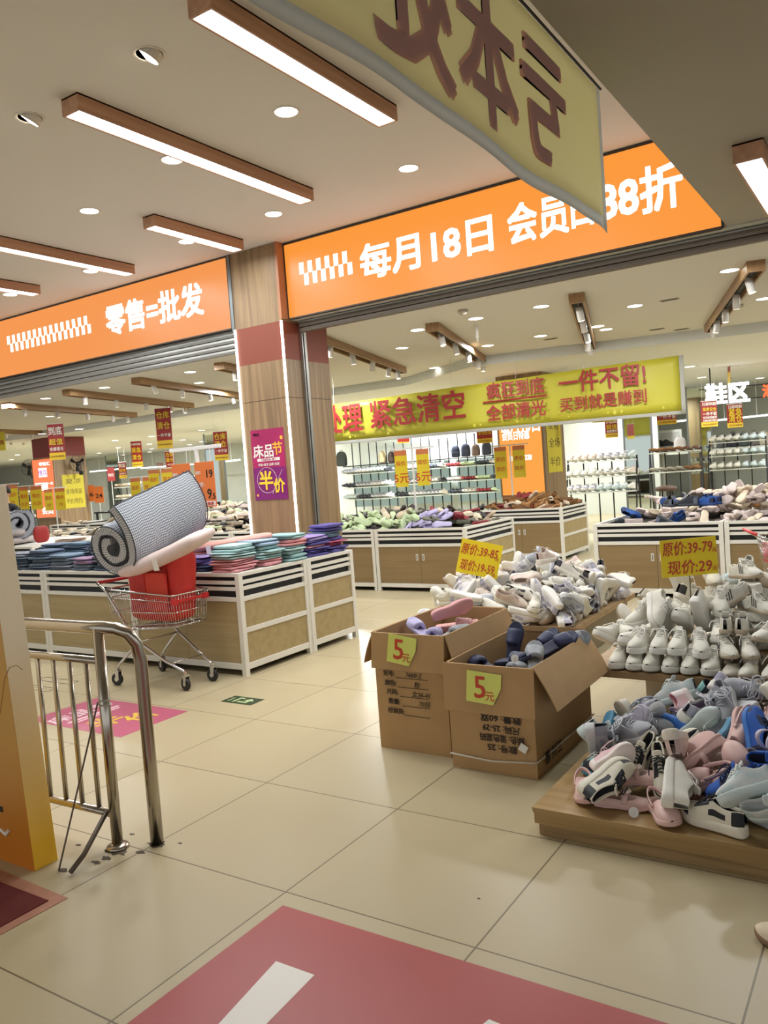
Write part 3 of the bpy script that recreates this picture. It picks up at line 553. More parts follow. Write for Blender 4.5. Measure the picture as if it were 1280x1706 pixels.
HEAP_MID = '''wht,-2200,7000,302,326,0,0,-379,0 wgl,-2180,6885,338,354,330,76,98,3 wht,-2160,6383,424,254,-189,294,252,6 wht,-2772,6920,421,42,-246,134,-412,8 bei,-2551,6870,524,39,182,-114,-450,11 gry,-2240,6267,337,232,222,253,288,13 wgl,-2242,5668,337,190,185,282,317,14 wht,-2183,5858,415,218,-356,32,274,16 wht,-2665,7072,428,22,421,-111,-244,18 tan,-2181,6728,359,235,88,120,-416,19 bei,-2337,5752,410,101,-272,400,81,20 wht,-2162,6918,431,54,85,240,427,21 wgl,-2647,5811,426,163,-452,-87,109,23 wgl,-2236,6263,423,264,268,164,286,25 bei,-2375,5792,368,326,-283,-226,110,28 tan,-2234,6474,332,448,10,94,201,29 wgl,-2687,5675,337,269,254,220,254,32 gry,-2156,5802,505,53,310,-372,113,33 gry,-2322,6585,452,34,-312,262,-288,36 wht,-2199,5963,393,230,-210,-50,-388,37 wgl,-2524,5909,486,8,-302,-108,-384,39 wgl,-2125,6613,468,252,193,-251,-293,41 wht,-2272,6341,518,37,-278,-368,188,42 wbk,-2649,5920,423,38,44,-81,-490,46 wht,-2761,5660,383,167,-360,-220,210,47 bei,-3186,6332,432,357,-66,236,250,50 wbk,-3048,5895,471,254,-216,301,-220,51 wgl,-2465,5615,432,21,484,104,-66,52 wbk,-2989,6923,523,9,-176,394,-252,53 wgl,-2287,5986,473,445,88,74,198,54 wbk,-2602,7032,423,337,-218,280,106,55 wht,-2727,5581,454,296,-386,118,-12,56 bei,-3126,6798,498,83,455,190,-20,57 bei,-2590,5729,426,337,-322,180,-16,58 wgl,-2515,6929,534,215,-122,434,4,59 wbk,-3089,6708,504,325,334,157,90,61 gry,-2755,6479,699,300,-142,175,-330,62 gry,-2901,5787,471,306,394,34,10,63 wbk,-2923,7053,509,84,-295,-246,309,64 wgl,-2815,5913,555,94,-433,-68,222,67 wht,-3218,5837,423,118,-480,-46,54,68 wgl,-2946,6752,579,326,332,-106,-149,69 wgl,-3386,6611,514,214,177,227,348,72 wht,-3032,6514,435,473,10,-162,-11,73 wht,-2800,6942,530,167,-120,-330,-314,74 bei,-3105,6053,420,396,-227,-204,-26,75 wbk,-2668,6647,754,2,-484,108,58,76 bei,-3011,6244,451,450,-48,-152,149,77 wgl,-3121,6916,593,91,-342,-216,-280,80 wht,-3255,6017,422,218,-164,-145,394,81 bei,-2523,6235,698,379,-13,-10,326,82 tan,-2352,5947,532,328,-194,-84,312,84 wht,-2408,6129,532,224,-212,130,-370,85 wbk,-2592,5892,518,358,330,24,-110,86 wbk,-2224,6102,455,36,-59,265,418,87 wgl,-3313,6208,531,325,-374,29,64,88 wbk,-3150,6898,551,5,-199,-318,331,89 wbk,-3048,5898,451,317,-200,-258,207,90 wbk,-2294,6901,503,286,-118,102,380,91 wbk,-2183,6409,499,158,-294,-64,366,92 wht,-3306,5891,468,226,130,-424,-48,95 bei,-2902,5858,433,32,-194,98,-450,99 wht,-2734,5771,469,130,118,14,468,101 wgl,-3042,5839,516,346,-160,-262,192,102 bei,-3418,6416,523,326,144,300,184,104 bei,-2609,5656,458,468,126,116,46,105 bei,-2638,6036,612,302,354,157,96,108 wgl,-2850,6530,613,364,306,-108,110,109 bei,-3286,6106,527,186,-398,-24,236,111 wgl,-3369,5723,346,168,-190,276,-330,112 wbk,-3119,5976,477,22,264,-276,-322,114 wht,-2432,5660,418,404,-66,46,-283,115 bei,-2316,6443,568,119,2,-306,-377,116 bei,-3153,6552,591,228,-216,294,-256,117 wbk,-2369,6287,586,460,-94,116,128,118 wgl,-2475,6860,587,132,-45,468,-108,119 gry,-2738,6933,541,296,160,25,369,120 wht,-2994,6354,583,198,178,-402,-132,121 wgl,-3193,6092,504,284,138,-112,-372,122 wgl,-2942,5587,551,26,-496,-32,50,126 wbk,-3225,6504,563,138,364,313,-18,127 bei,-2695,7028,454,426,21,226,-129,132 wgl,-2969,6156,556,444,-200,-86,75,134 wgl,-2275,5717,534,143,-134,-460,10,136 wht,-3095,5673,452,486,102,-41,43,137 wgl,-2282,6622,502,194,123,-184,-404,142 wht,-3111,5663,356,250,196,118,368,149 bei,-2930,6527,623,343,-344,-38,114,165'''
HEAP_CABA = '''sdk,-6948,9697,756,242,-108,-16,424,2 srd,-4972,9269,859,248,-5,3,434,4 sol,-6816,9581,876,16,8,127,484,7 sgr,-6176,8784,731,4,1,-69,495,8 sol,-4745,9332,799,323,-20,-39,-379,9 fcr,-4921,9614,859,180,5,2,-466,10 sdk,-4662,9690,785,98,-421,-234,90,12 sgr,-6651,8994,886,296,152,152,-341,13 srd,-4626,9321,777,326,-310,-146,163,14 fcr,-4783,9542,799,152,148,54,449,17 sol,-5011,9872,760,395,-82,-39,-293,18 sol,-4583,9624,775,307,-256,-238,182,20 sgr,-6236,8895,789,462,132,42,-131,22 sdk,-5052,9870,794,362,78,-145,-302,23 srd,-4857,9888,852,79,-224,432,-86,28 sol,-4628,9049,767,144,270,-353,-178,29 sdk,-6715,9366,888,288,64,2,404,30 sol,-6534,9047,925,30,490,-77,-56,31 sl2,-5088,9187,926,31,-308,390,48,33 sdk,-4815,9840,812,74,-200,158,-424,34 srd,-4873,9228,874,212,-154,98,-414,37 sl2,-5160,8789,751,444,54,-42,221,38 sdk,-5934,9331,874,293,-42,-74,396,41 sol,-5436,9044,859,1,4,4,-500,43 sdk,-5380,9998,830,152,140,336,-307,46 sgr,-5823,9114,904,441,60,100,-205,48 sdk,-5845,9895,756,463,172,60,48,50 sdk,-5471,9859,821,84,190,418,-182,51 sol,-6313,9180,859,330,-4,4,376,53 sgr,-6632,9202,859,500,0,6,8,54 sl2,-4995,8747,784,30,89,490,34,56 fcr,-6056,9383,912,258,16,-150,402,57 sdk,-6546,9309,921,65,481,-115,37,59 sol,-6274,9885,780,462,14,156,112,61 sgr,-6366,9027,859,306,-4,4,396,63 sl2,-5292,8901,867,188,-455,-59,-66,64 sdk,-5795,9934,767,30,50,-431,-246,66 fcr,-4599,9459,868,156,24,474,2,68 sl2,-5004,9104,881,256,53,42,-424,69 srd,-5242,9931,803,94,-483,-66,60,70 sgr,-5565,8942,900,14,-500,0,6,71 sgr,-6035,8984,859,184,-5,2,465,72 sdk,-6508,9429,930,206,214,-358,-182,73 sl2,-5164,8818,812,144,-64,20,474,74 fcr,-5055,9411,883,466,-44,54,169,75 srd,-4962,9683,941,58,-140,469,-84,76 sdk,-6683,9575,896,274,-160,153,-355,77 sdk,-6297,9781,916,112,416,142,-209,78 sgr,-6071,9045,919,433,-113,102,198,80 sol,-5167,9260,925,68,390,306,-11,81 sgr,-5777,8768,806,175,-367,-291,-7,82 sol,-5212,9915,787,106,81,-50,479,84 sdk,-5383,9812,835,174,174,432,58,86 sgr,-6176,9151,859,226,5,2,-446,87 sl2,-5465,8815,807,44,362,285,188,89 sgr,-6538,8891,786,404,110,-70,265,90 sgr,-6352,8742,807,46,130,478,46,91 sdk,-5108,9490,964,116,349,322,-102,92 sgr,-5601,9313,905,62,-2,-62,-492,93 sdk,-5536,9142,905,170,233,-335,-234,95 sgr,-6092,8711,809,31,490,40,-84,96 sgr,-6435,8852,859,87,316,330,184,98 sol,-5962,9278,969,12,-34,-356,-350,99 sol,-5805,9801,818,144,-139,-43,-456,100 sdk,-5880,9228,904,484,25,114,-38,101 sgr,-5518,8817,870,214,-199,376,150,103 sdk,-5538,9413,973,6,114,484,-58,104 fcr,-5962,9142,940,392,222,74,-204,105 fcr,-5181,9266,917,406,-32,-60,-284,106 sl2,-5308,9057,892,160,76,20,468,107 sgr,-5729,8952,824,129,30,-129,464,108 sol,-5130,9647,904,446,66,48,212,110 sgr,-5474,9100,967,22,-356,-278,214,111 sgr,-6484,9142,947,29,436,231,-72,114 sl2,-5186,9063,890,448,98,66,-188,115 fcr,-5356,9446,914,425,24,157,210,117 sgr,-5433,8967,895,475,88,38,-122,120 fcr,-5950,9547,989,153,208,-402,-148,122 sgr,-6189,8898,898,260,-420,-4,80,123 sdk,-6160,9245,919,482,88,-92,45,126 sdk,-5622,9856,824,98,473,-128,-5,127 sol,-5705,9334,945,398,-299,-19,40,130 sl2,-5228,9030,943,122,39,154,-458,131 sgr,-6284,9045,952,68,458,-131,-135,134 fcr,-5635,9948,838,126,-440,76,187,136 sdk,-5196,9378,945,78,-16,45,492,138 sdk,-5675,9010,985,218,-26,446,-58,140 fcr,-5603,9021,983,188,-154,380,-216,143 srd,-5310,9271,930,428,-28,184,-179,144 sdk,-5536,9518,929,455,-121,62,156,145 sgr,-6170,9129,941,474,-106,-34,-112,147 fcr,-5414,9621,921,486,56,38,-98,148 sl2,-4951,8847,830,36,78,-446,-208,149 sgr,-6424,9364,955,250,-94,-33,421,150 sl2,-5087,9118,960,102,338,312,169,152 sdk,-6352,9241,929,324,66,2,-376,157 sgr,-5887,8922,897,10,-243,-412,-146,158 sgr,-5587,8792,890,26,-228,-437,81,160 sdk,-5882,8779,799,323,28,74,374,161 sdk,-4970,9996,957,130,260,360,189,162 sol,-5114,8867,877,404,74,96,268,163 sol,-5474,9181,990,86,-439,211,-73,164 sdk,-5829,9509,968,324,-36,210,-316,165 sol,-4952,9925,863,51,-185,-380,262,166 sgr,-5810,8807,849,468,134,106,43,167 sol,-5672,9193,979,114,466,133,-41,168 sdk,-5641,9139,949,344,280,-36,227,169'''
HEAP_CABB = '''lbr,-4664,12180,797,65,167,30,466,4 fcr,-5645,12368,806,410,-53,216,-182,5 fcr,-5177,11757,808,103,-308,380,-12,8 lbr,-4842,12531,771,170,-66,146,442,10 fcr,-4766,12117,879,287,-4,3,410,11 lbr,-4712,11844,779,402,125,85,-256,12 lbr,-4879,11970,866,78,28,150,-470,14 lbr,-5146,11926,863,309,36,-44,389,15 sdk,-4614,12593,780,201,-454,-60,18,17 srd,-4992,11763,806,53,-290,400,56,18 lbr,-4663,12630,839,18,-44,468,170,19 lbr,-4873,11858,788,219,74,133,-423,20 lbr,-5010,11904,854,85,102,160,-455,21 fcr,-4843,11742,810,94,-186,454,10,26 sdk,-4559,12306,745,452,-8,78,198,27 lbr,-5058,11678,842,48,-494,-44,44,30 fcr,-4552,12018,783,272,-166,-292,250,31 lbr,-4547,12383,845,54,-140,470,83,32 lbr,-5022,12026,880,448,0,5,221,35 lbr,-5128,12128,930,298,-401,-24,-12,37 lbr,-4474,12575,778,236,222,-144,-352,39 lbr,-4911,12149,942,15,177,467,18,40 lbr,-5525,11684,792,383,-101,50,301,42 lbr,-4960,12059,941,258,-25,182,-387,44 lbr,-5425,12206,871,454,-32,-68,197,45 srd,-5358,11720,763,300,399,-25,-10,48 lbr,-5005,11687,833,173,48,-3,466,49 lbr,-4690,11695,795,66,-92,431,226,50 lbr,-4589,11702,800,107,11,412,-262,52 lbr,-5376,11771,809,19,-88,-492,-8,54 srd,-5589,11970,857,16,-498,36,-23,56 lbr,-4802,12458,878,378,-2,-4,-327,57 lbr,-5465,12135,971,120,474,106,16,59 fcr,-5021,12042,953,134,-166,62,448,60 fcr,-5337,11760,891,55,146,474,-23,61 lbr,-4918,12550,799,436,198,-136,-52,62 lbr,-4641,12482,843,12,-306,364,-152,63 lbr,-4653,12503,890,50,239,-425,-99,64 lbr,-5250,11890,963,43,498,12,12,65 lbr,-5261,11755,825,299,-255,196,-238,66 fcr,-4527,12175,859,76,-246,-424,65,68 lbr,-5664,12136,873,42,-486,-111,18,70 lbr,-5026,12266,976,58,-133,472,-82,71 srd,-5150,12082,1004,28,314,-370,-116,73 lbr,-4853,12450,903,104,-166,-94,450,74 srd,-5255,11948,956,161,-328,309,146,75 lbr,-5425,12407,931,167,100,-45,-458,78 lbr,-5735,11907,876,65,93,487,-4,81 fcr,-5222,11791,857,474,-16,22,-156,82 lbr,-4856,12026,996,79,-260,419,33,83 lbr,-5098,12323,947,292,19,-50,-402,84'''
HEAP_CABC = '''fcr,-1173,10166,745,466,180,16,24,1 fpk,-2751,10156,803,229,424,124,-44,2 fpk,-2032,10125,762,456,-145,35,140,3 fcr,-1319,10178,776,28,-4,-462,-190,6 fcr,-2603,10155,775,414,245,126,56,7 fcr,-1781,8802,822,11,378,-267,-188,8 fpk,-1894,10156,874,102,-271,371,169,13 fcr,-1499,9371,929,420,-3,4,272,15 fcr,-973,10195,788,176,-466,10,-41,16 fcr,-895,8841,886,324,-376,47,34,18 fpk,-767,9145,973,150,197,339,272,20 fpk,-1182,9360,1010,66,-424,-247,68,21 fpk,-1804,10135,832,88,247,-358,231,24 fpk,-2464,9678,1010,2,493,-72,-43,25 fpk,-1896,8762,808,385,-8,0,319,28 fpk,-1112,9183,975,184,256,308,236,30 bk2,-1906,9398,930,468,4,6,177,36 fcr,-817,9491,1007,142,-42,358,-316,44 fcr,-2564,9880,1010,23,468,172,-36,47 fpk,-1705,9193,982,296,-392,54,-78,48 bl2,-1805,9184,930,86,-3,7,492,49 fpk,-1500,8777,821,426,52,68,247,50 fcr,-1660,10164,752,80,64,182,454,51 fpk,-876,8752,800,440,-60,30,-228,52 fcr,-962,10152,842,42,-153,466,87,53 bl2,-1842,9083,930,136,-2,8,481,54 fcr,-1803,10124,860,125,26,-212,-434,55 bk2,-1993,9409,968,112,98,-338,-338,56 bk2,-2820,9307,768,227,-184,246,-322,58 bk2,-2120,8715,820,24,482,30,-126,61 fcr,-816,10187,788,121,29,162,-456,62 fpk,-1305,9313,998,24,-260,398,-154,65 bl2,-2103,8848,782,164,70,164,-437,66 fcr,-1685,10041,823,440,-204,55,106,67 fpk,-2464,10164,775,123,-132,101,-456,70 fcr,-1514,10142,766,399,-244,36,-173,72 fcr,-1480,9194,1023,98,-318,372,35,73 bk2,-2038,10251,859,342,352,-64,71,76 fcr,-1133,10142,904,64,-335,-327,-164,78 fpk,-1644,9263,984,404,-108,89,260,79 bl2,-2815,9714,834,258,386,182,-41,81 bk2,-2019,9058,930,67,-3,7,496,82 fpk,-747,8754,817,234,-408,162,50,83 fcr,-1454,9612,1056,258,422,-53,-49,84 fcr,-2215,9455,929,492,-1,6,88,86 bl2,-2284,9270,968,106,117,332,340,88 fcr,-965,10072,878,59,-494,-52,10,89 fpk,-2339,9543,929,28,-6,0,499,94 fpk,-1355,9084,1010,33,393,306,-28,97 fcr,-1328,10116,864,78,196,-452,43,98 fpk,-1967,10160,888,302,144,170,-331,101 bk2,-2197,9044,930,263,0,8,425,102 fcr,-782,10095,876,426,-134,-62,216,105 fpk,-917,9083,982,305,-395,-16,-26,106 fpk,-1764,9328,971,374,-77,-40,-320,110 fcr,-1254,9439,1077,0,451,-208,56,112 bk2,-2184,9684,933,497,-16,-3,52,118 fcr,-1839,9435,1014,140,-8,161,452,120 fcr,-1287,9434,1020,46,-295,-350,196,121 fcr,-1069,9399,965,489,20,96,38,124 fpk,-2091,9561,1028,94,228,430,-62,125 fcr,-1954,9624,963,443,172,-86,-130,126 fcr,-871,9260,985,355,-116,64,-326,127 lbr,-1512,10126,895,302,342,-36,-202,131 fpk,-1187,9162,998,9,-386,-308,-77,132 fcr,-777,9334,985,439,117,97,-184,134 fpk,-1690,9463,1039,393,0,96,-294,135 fcr,-682,9394,996,380,-5,113,306,137 fpk,-1055,9165,996,391,94,137,264,138 fcr,-1137,9593,1074,176,-380,-208,179,143 fpk,-1164,8713,776,8,88,453,192,150 fcr,-1564,10189,920,360,-226,262,-38,151 fpk,-1203,9504,1045,136,208,412,-137,152 fcr,-1005,8714,762,44,64,387,307,154 fcr,-1808,9630,1065,64,-490,64,-31,155 fcr,-1067,9422,1036,319,-220,148,279,157 fcr,-1984,9792,972,424,-118,42,234,158 fpk,-1527,9566,1047,267,321,133,-241,160 fpk,-1971,9668,1019,272,49,-71,-410,161 fcr,-676,9524,1047,373,-298,134,-64,162 fpk,-1389,9331,1035,141,94,386,-270,165 fcr,-1662,9739,1029,202,-51,283,356,169 fcr,-1527,9999,926,152,-138,262,373,171 fcr,-1310,9705,1026,472,-8,-116,-120,173 fcr,-1200,10139,875,253,348,-210,-146,174 fcr,-1599,10194,905,36,434,-116,-218,175 fcr,-889,9406,1046,30,63,-200,-453,178 fpk,-1456,8734,838,203,342,294,68,179 fcr,-1009,9362,1057,204,429,156,-13,180 fcr,-1341,9408,1040,84,-132,-40,473,183 fpk,-709,9659,1074,339,-112,16,-350,186 fpk,-891,9565,1074,170,402,244,-16,188 fpk,-1595,9350,1117,26,362,-326,-109,190 fcr,-1581,9356,1015,260,76,336,252,191 fcr,-973,9610,1090,18,-168,334,-331,192 fcr,-1326,8791,764,238,82,87,-423,193 fcr,-2202,10149,774,444,58,-136,-176,196 fpk,-1546,8788,765,410,76,94,-259,197 fcr,-966,9239,1035,262,-82,372,-188,198 fcr,-1483,9362,1043,258,0,182,388,199'''
HEAP_CABL = '''fcr,-11599,10371,749,88,-36,6,491,0 fcr,-8116,9058,816,303,102,-128,362,12 fcr,-11425,9796,1002,72,-140,370,-298,15 sdk,-10109,10410,798,140,478,-24,-44,16 fcr,-7883,10381,806,186,444,-136,6,17 fpk,-9546,9251,949,500,0,6,8,18 sdk,-7694,10389,794,281,-412,-38,-10,19 fpk,-9227,9258,949,468,-2,5,174,20 fcr,-9103,8949,791,5,43,-393,306,23 fpk,-9184,9518,949,243,5,2,-437,26 fcr,-13459,8921,860,38,350,350,-57,29 sgr,-8343,9546,1002,20,22,-395,305,31 fcr,-13203,8912,782,24,21,-392,-310,42 fcr,-11592,9701,979,314,132,-112,-348,45 fcr,-8584,9619,993,310,392,4,10,52 sdk,-9712,10391,796,154,467,-75,-54,53 fcr,-12088,8991,819,440,-196,-134,16,54 sdk,-11241,10385,762,471,140,41,84,67 sdk,-10838,10352,799,48,22,481,125,72 fpk,-11195,9218,949,440,-2,5,236,73 sdk,-10233,10350,779,470,164,-41,-6,74 sdk,-12212,10286,848,20,64,194,456,76 sdk,-8890,10073,1017,4,240,426,-107,77 sdk,-9896,10363,797,274,-400,70,-98,78 fcr,-8933,8974,823,25,-470,160,57,83 fcr,-11541,9643,949,382,4,4,-322,84 fcr,-9517,9607,1030,39,293,403,-18,85 sdk,-8099,10360,843,19,-148,477,6,96 sdk,-9712,10355,900,101,-256,-396,-130,98 sdk,-10580,10712,787,190,362,-258,-128,107 sdk,-9653,10276,918,44,201,-444,102,117 fpk,-10232,9526,1009,151,415,211,102,119 fcr,-10213,9396,1030,25,456,199,-35,121 sdk,-9535,10288,810,400,-128,120,243,122 fcr,-10752,9304,1002,306,-390,-62,10,124 fcr,-13133,9066,818,12,9,186,-464,125 sgr,-9357,9396,1030,35,366,338,-25,127 sdk,-9015,10130,1010,32,266,-402,-128,129 fcr,-11019,10395,864,306,230,314,-74,131 fcr,-8885,9322,1002,120,-110,-380,281,134 fpk,-11330,9483,949,154,-6,2,476,135 sdk,-8982,10342,828,52,146,-398,260,136 fcr,-9764,9572,1009,424,-114,162,-176,138 fcr,-9085,9663,1002,292,-389,72,-92,139 fcr,-11213,9666,1002,112,-98,-383,284,141 sdk,-11343,9179,920,262,107,152,-383,144 fpk,-8644,9465,949,498,0,6,-42,146 fcr,-9399,9544,949,190,5,2,-462,147 sdk,-10388,10287,795,438,-196,-43,-132,148 sdk,-9494,10395,779,476,-140,65,-11,149 sgr,-9610,9294,993,35,36,-390,-308,154 fcr,-9298,9858,996,230,328,238,180,162 sdk,-11035,10333,811,380,298,-132,-2,164 sdk,-9405,10163,970,18,-44,-23,-497,166 fpk,-11850,9859,993,302,383,85,74,167 sdk,-9073,9955,1016,36,-422,260,48,168 fcr,-12183,9893,1038,336,321,184,-21,169 sdk,-11813,10384,799,83,-4,356,342,171 sdk,-9803,10278,890,468,113,70,114,174 fcr,-9344,9746,1002,162,-166,-360,260,177 fcr,-10442,9683,998,112,110,56,472,178 fcr,-9940,9813,1071,66,-485,-100,-24,180 fcr,-9223,9719,1018,350,330,4,-136,182 sdk,-10650,10358,904,38,-355,-294,-190,184 sgr,-9019,8920,884,16,-169,467,-54,186 sdk,-9283,10285,791,92,-48,206,444,188 fcr,-9624,9609,1026,247,-186,-174,352,192 fcr,-9916,9602,1076,46,211,448,-48,193 fcr,-9582,9650,1002,235,-270,-288,196,194 sdk,-8972,9814,967,324,100,100,353,195 fcr,-9521,9394,1002,280,-378,115,-124,198 fcr,-11330,9731,1085,20,13,-494,-78,199 fcr,-8375,8904,791,306,-390,-64,12,205 fpk,-9815,9567,982,396,102,24,-286,208 sdk,-10800,10314,858,70,18,469,-157,209 fpk,-11497,9252,975,482,4,74,111,210 sdk,-10000,10398,842,389,200,118,-211,215 fpk,-7866,10376,849,334,-358,26,-98,216 sdk,-9332,10438,820,342,353,88,-24,217 fpk,-11748,9669,993,265,332,-210,-160,219 fcr,-11746,9673,992,333,-241,130,-252,220 sdk,-9691,9913,1040,102,-19,-184,453,222 fpk,-9818,9756,998,470,-88,-52,136,226 fcr,-9929,9396,981,446,44,74,-210,228 fcr,-9451,9752,1009,476,122,-87,-34,229 sdk,-9935,10605,787,50,86,-436,-224,231 sdk,-8176,8925,768,0,-28,178,-466,232 fcr,-11073,9332,993,150,196,340,272,233 fcr,-9042,9449,949,184,5,2,-465,234 fcr,-11864,9500,1007,202,240,-232,-313,235 fcr,-11342,9342,993,10,22,392,310,236 fcr,-10202,9747,1073,72,-408,-266,84,237 sdk,-11324,10324,828,281,-10,-101,-401,238 fpk,-10338,9760,1022,306,322,-216,-74,239 sdk,-10459,9603,1047,477,54,114,-81,240 fcr,-11493,9393,1002,304,-386,-84,28,241 fcr,-9805,9343,1001,204,362,234,152,242 fpk,-9013,9543,972,114,44,-146,-462,243 fcr,-12122,9726,1042,100,458,-109,-134,244 fcr,-9163,9917,1035,49,-376,324,44,245 sdk,-9389,10426,902,446,128,-48,181,246 fcr,-10282,9845,1091,170,-307,350,67,247 fpk,-8383,9267,1007,29,0,-462,-190,248 fcr,-11450,9906,1048,93,-371,314,72,249 fcr,-9835,8933,820,82,-482,-92,52,250 fcr,-10371,9486,1035,18,166,459,-108,251 fcr,-10037,9679,1044,198,-32,104,446,252 fcr,-11320,9623,1002,168,-174,-355,256,255 fpk,-9370,9994,995,434,-138,22,-206,256 sgr,-9625,10058,1035,488,-28,83,64,257'''
# ------------------------------------------------------------------ display bins and counters: white slatted frames with wood panels
m_wfr = M('frame_white', (226, 222, 212), .45); m_pan = wood('panel_beige', (172, 152, 108), (160, 140, 98), 'x', s=.8); m_pan2 = wood('panel_tan', (146, 122, 84), (136, 112, 76), 'x', s=.8)
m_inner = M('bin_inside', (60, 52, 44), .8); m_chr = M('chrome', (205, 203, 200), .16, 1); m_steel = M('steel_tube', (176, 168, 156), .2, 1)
def bin_unit(label, x0, x1, y0, y1, h, base, group, front=1, right=0, left=0, doors=2, pan=None, split=1, name='display_bin'):
    pan = pan or m_pan2
    t = T(name, label, 'display bin', ((x0+x1)/2, (y0+y1)/2, 0), group=group); cx, cy = (x0+x1)/2, (y0+y1)/2
    X0, X1, Y0, Y1 = x0-cx, x1-cx, y0-cy, y1-cy; p = .045; zr = h-.195; zb = .1
    f = MB()
    for a in (X0, X1-p):
        for b in (Y0, Y1-p): f.box(a, a+p, b, b+p, 0, h)
    for b in (Y0, Y1-p):
        f.box(X0+p, X1-p, b+.004, b+p-.004, h-.03, h).box(X0+p, X1-p, b+.004, b+p-.004, zr-.035, zr).box(X0+p, X1-p, b+.004, b+p-.004, zb-.05, zb)
    for a in (X0, X1-p):
        f.box(a+.004, a+p-.004, Y0+p, Y1-p, h-.03, h).box(a+.004, a+p-.004, Y0+p, Y1-p, zr-.035, zr).box(a+.004, a+p-.004, Y0+p, Y1-p, zb-.05, zb)
        f.box(a+.004, a+p-.004, Y0+p, Y1-p, .345, .385) if (a == X0 and left) or (a != X0 and right) else None
    f.obj('frame', m_wfr, t, bevel=.002)
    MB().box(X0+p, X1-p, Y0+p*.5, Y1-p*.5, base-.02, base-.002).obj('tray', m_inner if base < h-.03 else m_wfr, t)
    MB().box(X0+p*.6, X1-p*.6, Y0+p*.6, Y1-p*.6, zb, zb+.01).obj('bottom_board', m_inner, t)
    ln = MB(); lz = (zr-.034, h-.032)
    ln.box(X0+p, X1-p, Y0+.034, Y0+.038, *lz).box(X0+p, X1-p, Y1-.038, Y1-.034, *lz).box(X0+.034, X0+.038, Y0+p, Y1-p, *lz).box(X1-.038, X1-.034, Y0+p, Y1-p, *lz)
    ln.obj('gap_shade', m_dark, t)  # dark sheets behind the slats: shade of the gaps put in as colour
    for i in range(2):
        z = h-.03-.022-(i+1)*.05+.022
        if front: MB().box(X0+p, X1-p, Y0+.008, Y0+.026, z-.012, z+.018).obj('slat', m_wfr, t)
        if right: MB().box(X1-.026, X1-.008, Y0+p, Y1-p, z-.012, z+.018).obj('slat', m_wfr, t)
        if left: MB().box(X0+.008, X0+.026, Y0+p, Y1-p, z-.012, z+.018).obj('slat', m_wfr, t)
    if front:
        if doors:
            w = (X1-X0-2*p)/doors
            for i in range(doors):
                d = MB().box(X0+p+i*w+.002, X0+p+(i+1)*w-.002, Y0+.012, Y0+.028, zb+.003, zr-.038).obj('door', pan, t)
                xh = X0+p+(i+1)*w-.06 if i % 2 == 0 else X0+p+i*w+.03
                if doors == 2: MB().box(xh, xh+.03, Y0+.004, Y0+.013, .395, .475).box(xh+.008, xh+.022, Y0+.002, Y0+.0045, .405, .465, 1).obj('handle', [M('handle_white', (225, 222, 214), .3), M('handle_slot', (130, 124, 112), .4)], d)
        else: MB().box(X0+p, X1-p, Y0+.012, Y0+.028, zb, zr-.035).obj('front_panel', pan, t)
    for s, a in ((right, X1-.028), (left, X0+.012)):
        if s:
            MB().box(a, a+.016, Y0+p, Y1-p, zb, .345).obj('side_panel', m_pan, t); MB().box(a, a+.016, Y0+p, Y1-p, .385, zr-.035).obj('side_panel', m_pan, t)
    return t
G = 'white slatted counters of the bedding stand'
bin_unit('bedding counter at the front right corner, shopping cart parked before it', -5.765, -4.465, 4.645, 5.51, .83, .83, G, right=1, doors=2, pan=m_pan)
bin_unit('bedding counter behind the corner one, ending at the pillar', -5.765, -4.455, 5.51, 6.2, .83, .83, G, front=0, right=1, pan=m_pan)
bin_unit('bedding counter left of the corner one, behind the railing', -7.06, -5.77, 4.66, 6.2, .83, .83, G, pan=m_pan, doors=1)
bin_unit('leftmost bedding counter, half hidden by the yellow panel', -8.36, -7.065, 4.66, 6.2, .83, .83, G, pan=m_pan, doors=1)
G = 'white slatted shoe bins inside the shop'
bin_unit('shoe bin with two tan doors under the green and lilac slippers', -5.83, -4.5, 8.62, 10.05, .8, .70, G, right=1)
bin_unit('shoe bin left of the double doors, under the green slippers', -7.16, -5.84, 8.62, 10.05, .8, .70, G)
bin_unit('shoe bin under the brown loafers, before the orange pillar lightbox', -5.75, -4.4, 11.6, 12.75, .8, .71, G, right=1)
bin_unit('shoe bin with two tan doors under the blue sport shoes', -2.92, -1.58, 8.6, 10.3, .8, .70, G)
bin_unit('shoe bin at the right edge under the plush slippers', -1.57, -.24, 8.6, 10.3, .8, .70, G)
for i, (a, w) in enumerate((('right of the price stand', 0), ('behind the gingham mattress', 1), ('behind the jeans stacks', 2), ('behind the person', 3), ('at far left', 4))):
    bin_unit('shoe bin with cream slippers '+a+', beyond the bedding', -8.54-1.36*i, -7.19-1.36*i, 8.8, 10.5, .8, .73, G)
for i, w in enumerate(('behind the price boards', 'above the gingham mattress top', 'right of the fan pillar', 'before the fan pillar', 'left of the fan pillar')):
    bin_unit('rear shoe bin '+w+', second row beyond the bedding', -10.94-1.36*i, -9.59-1.36*i, 11.1, 12.8, .86, .79, G)
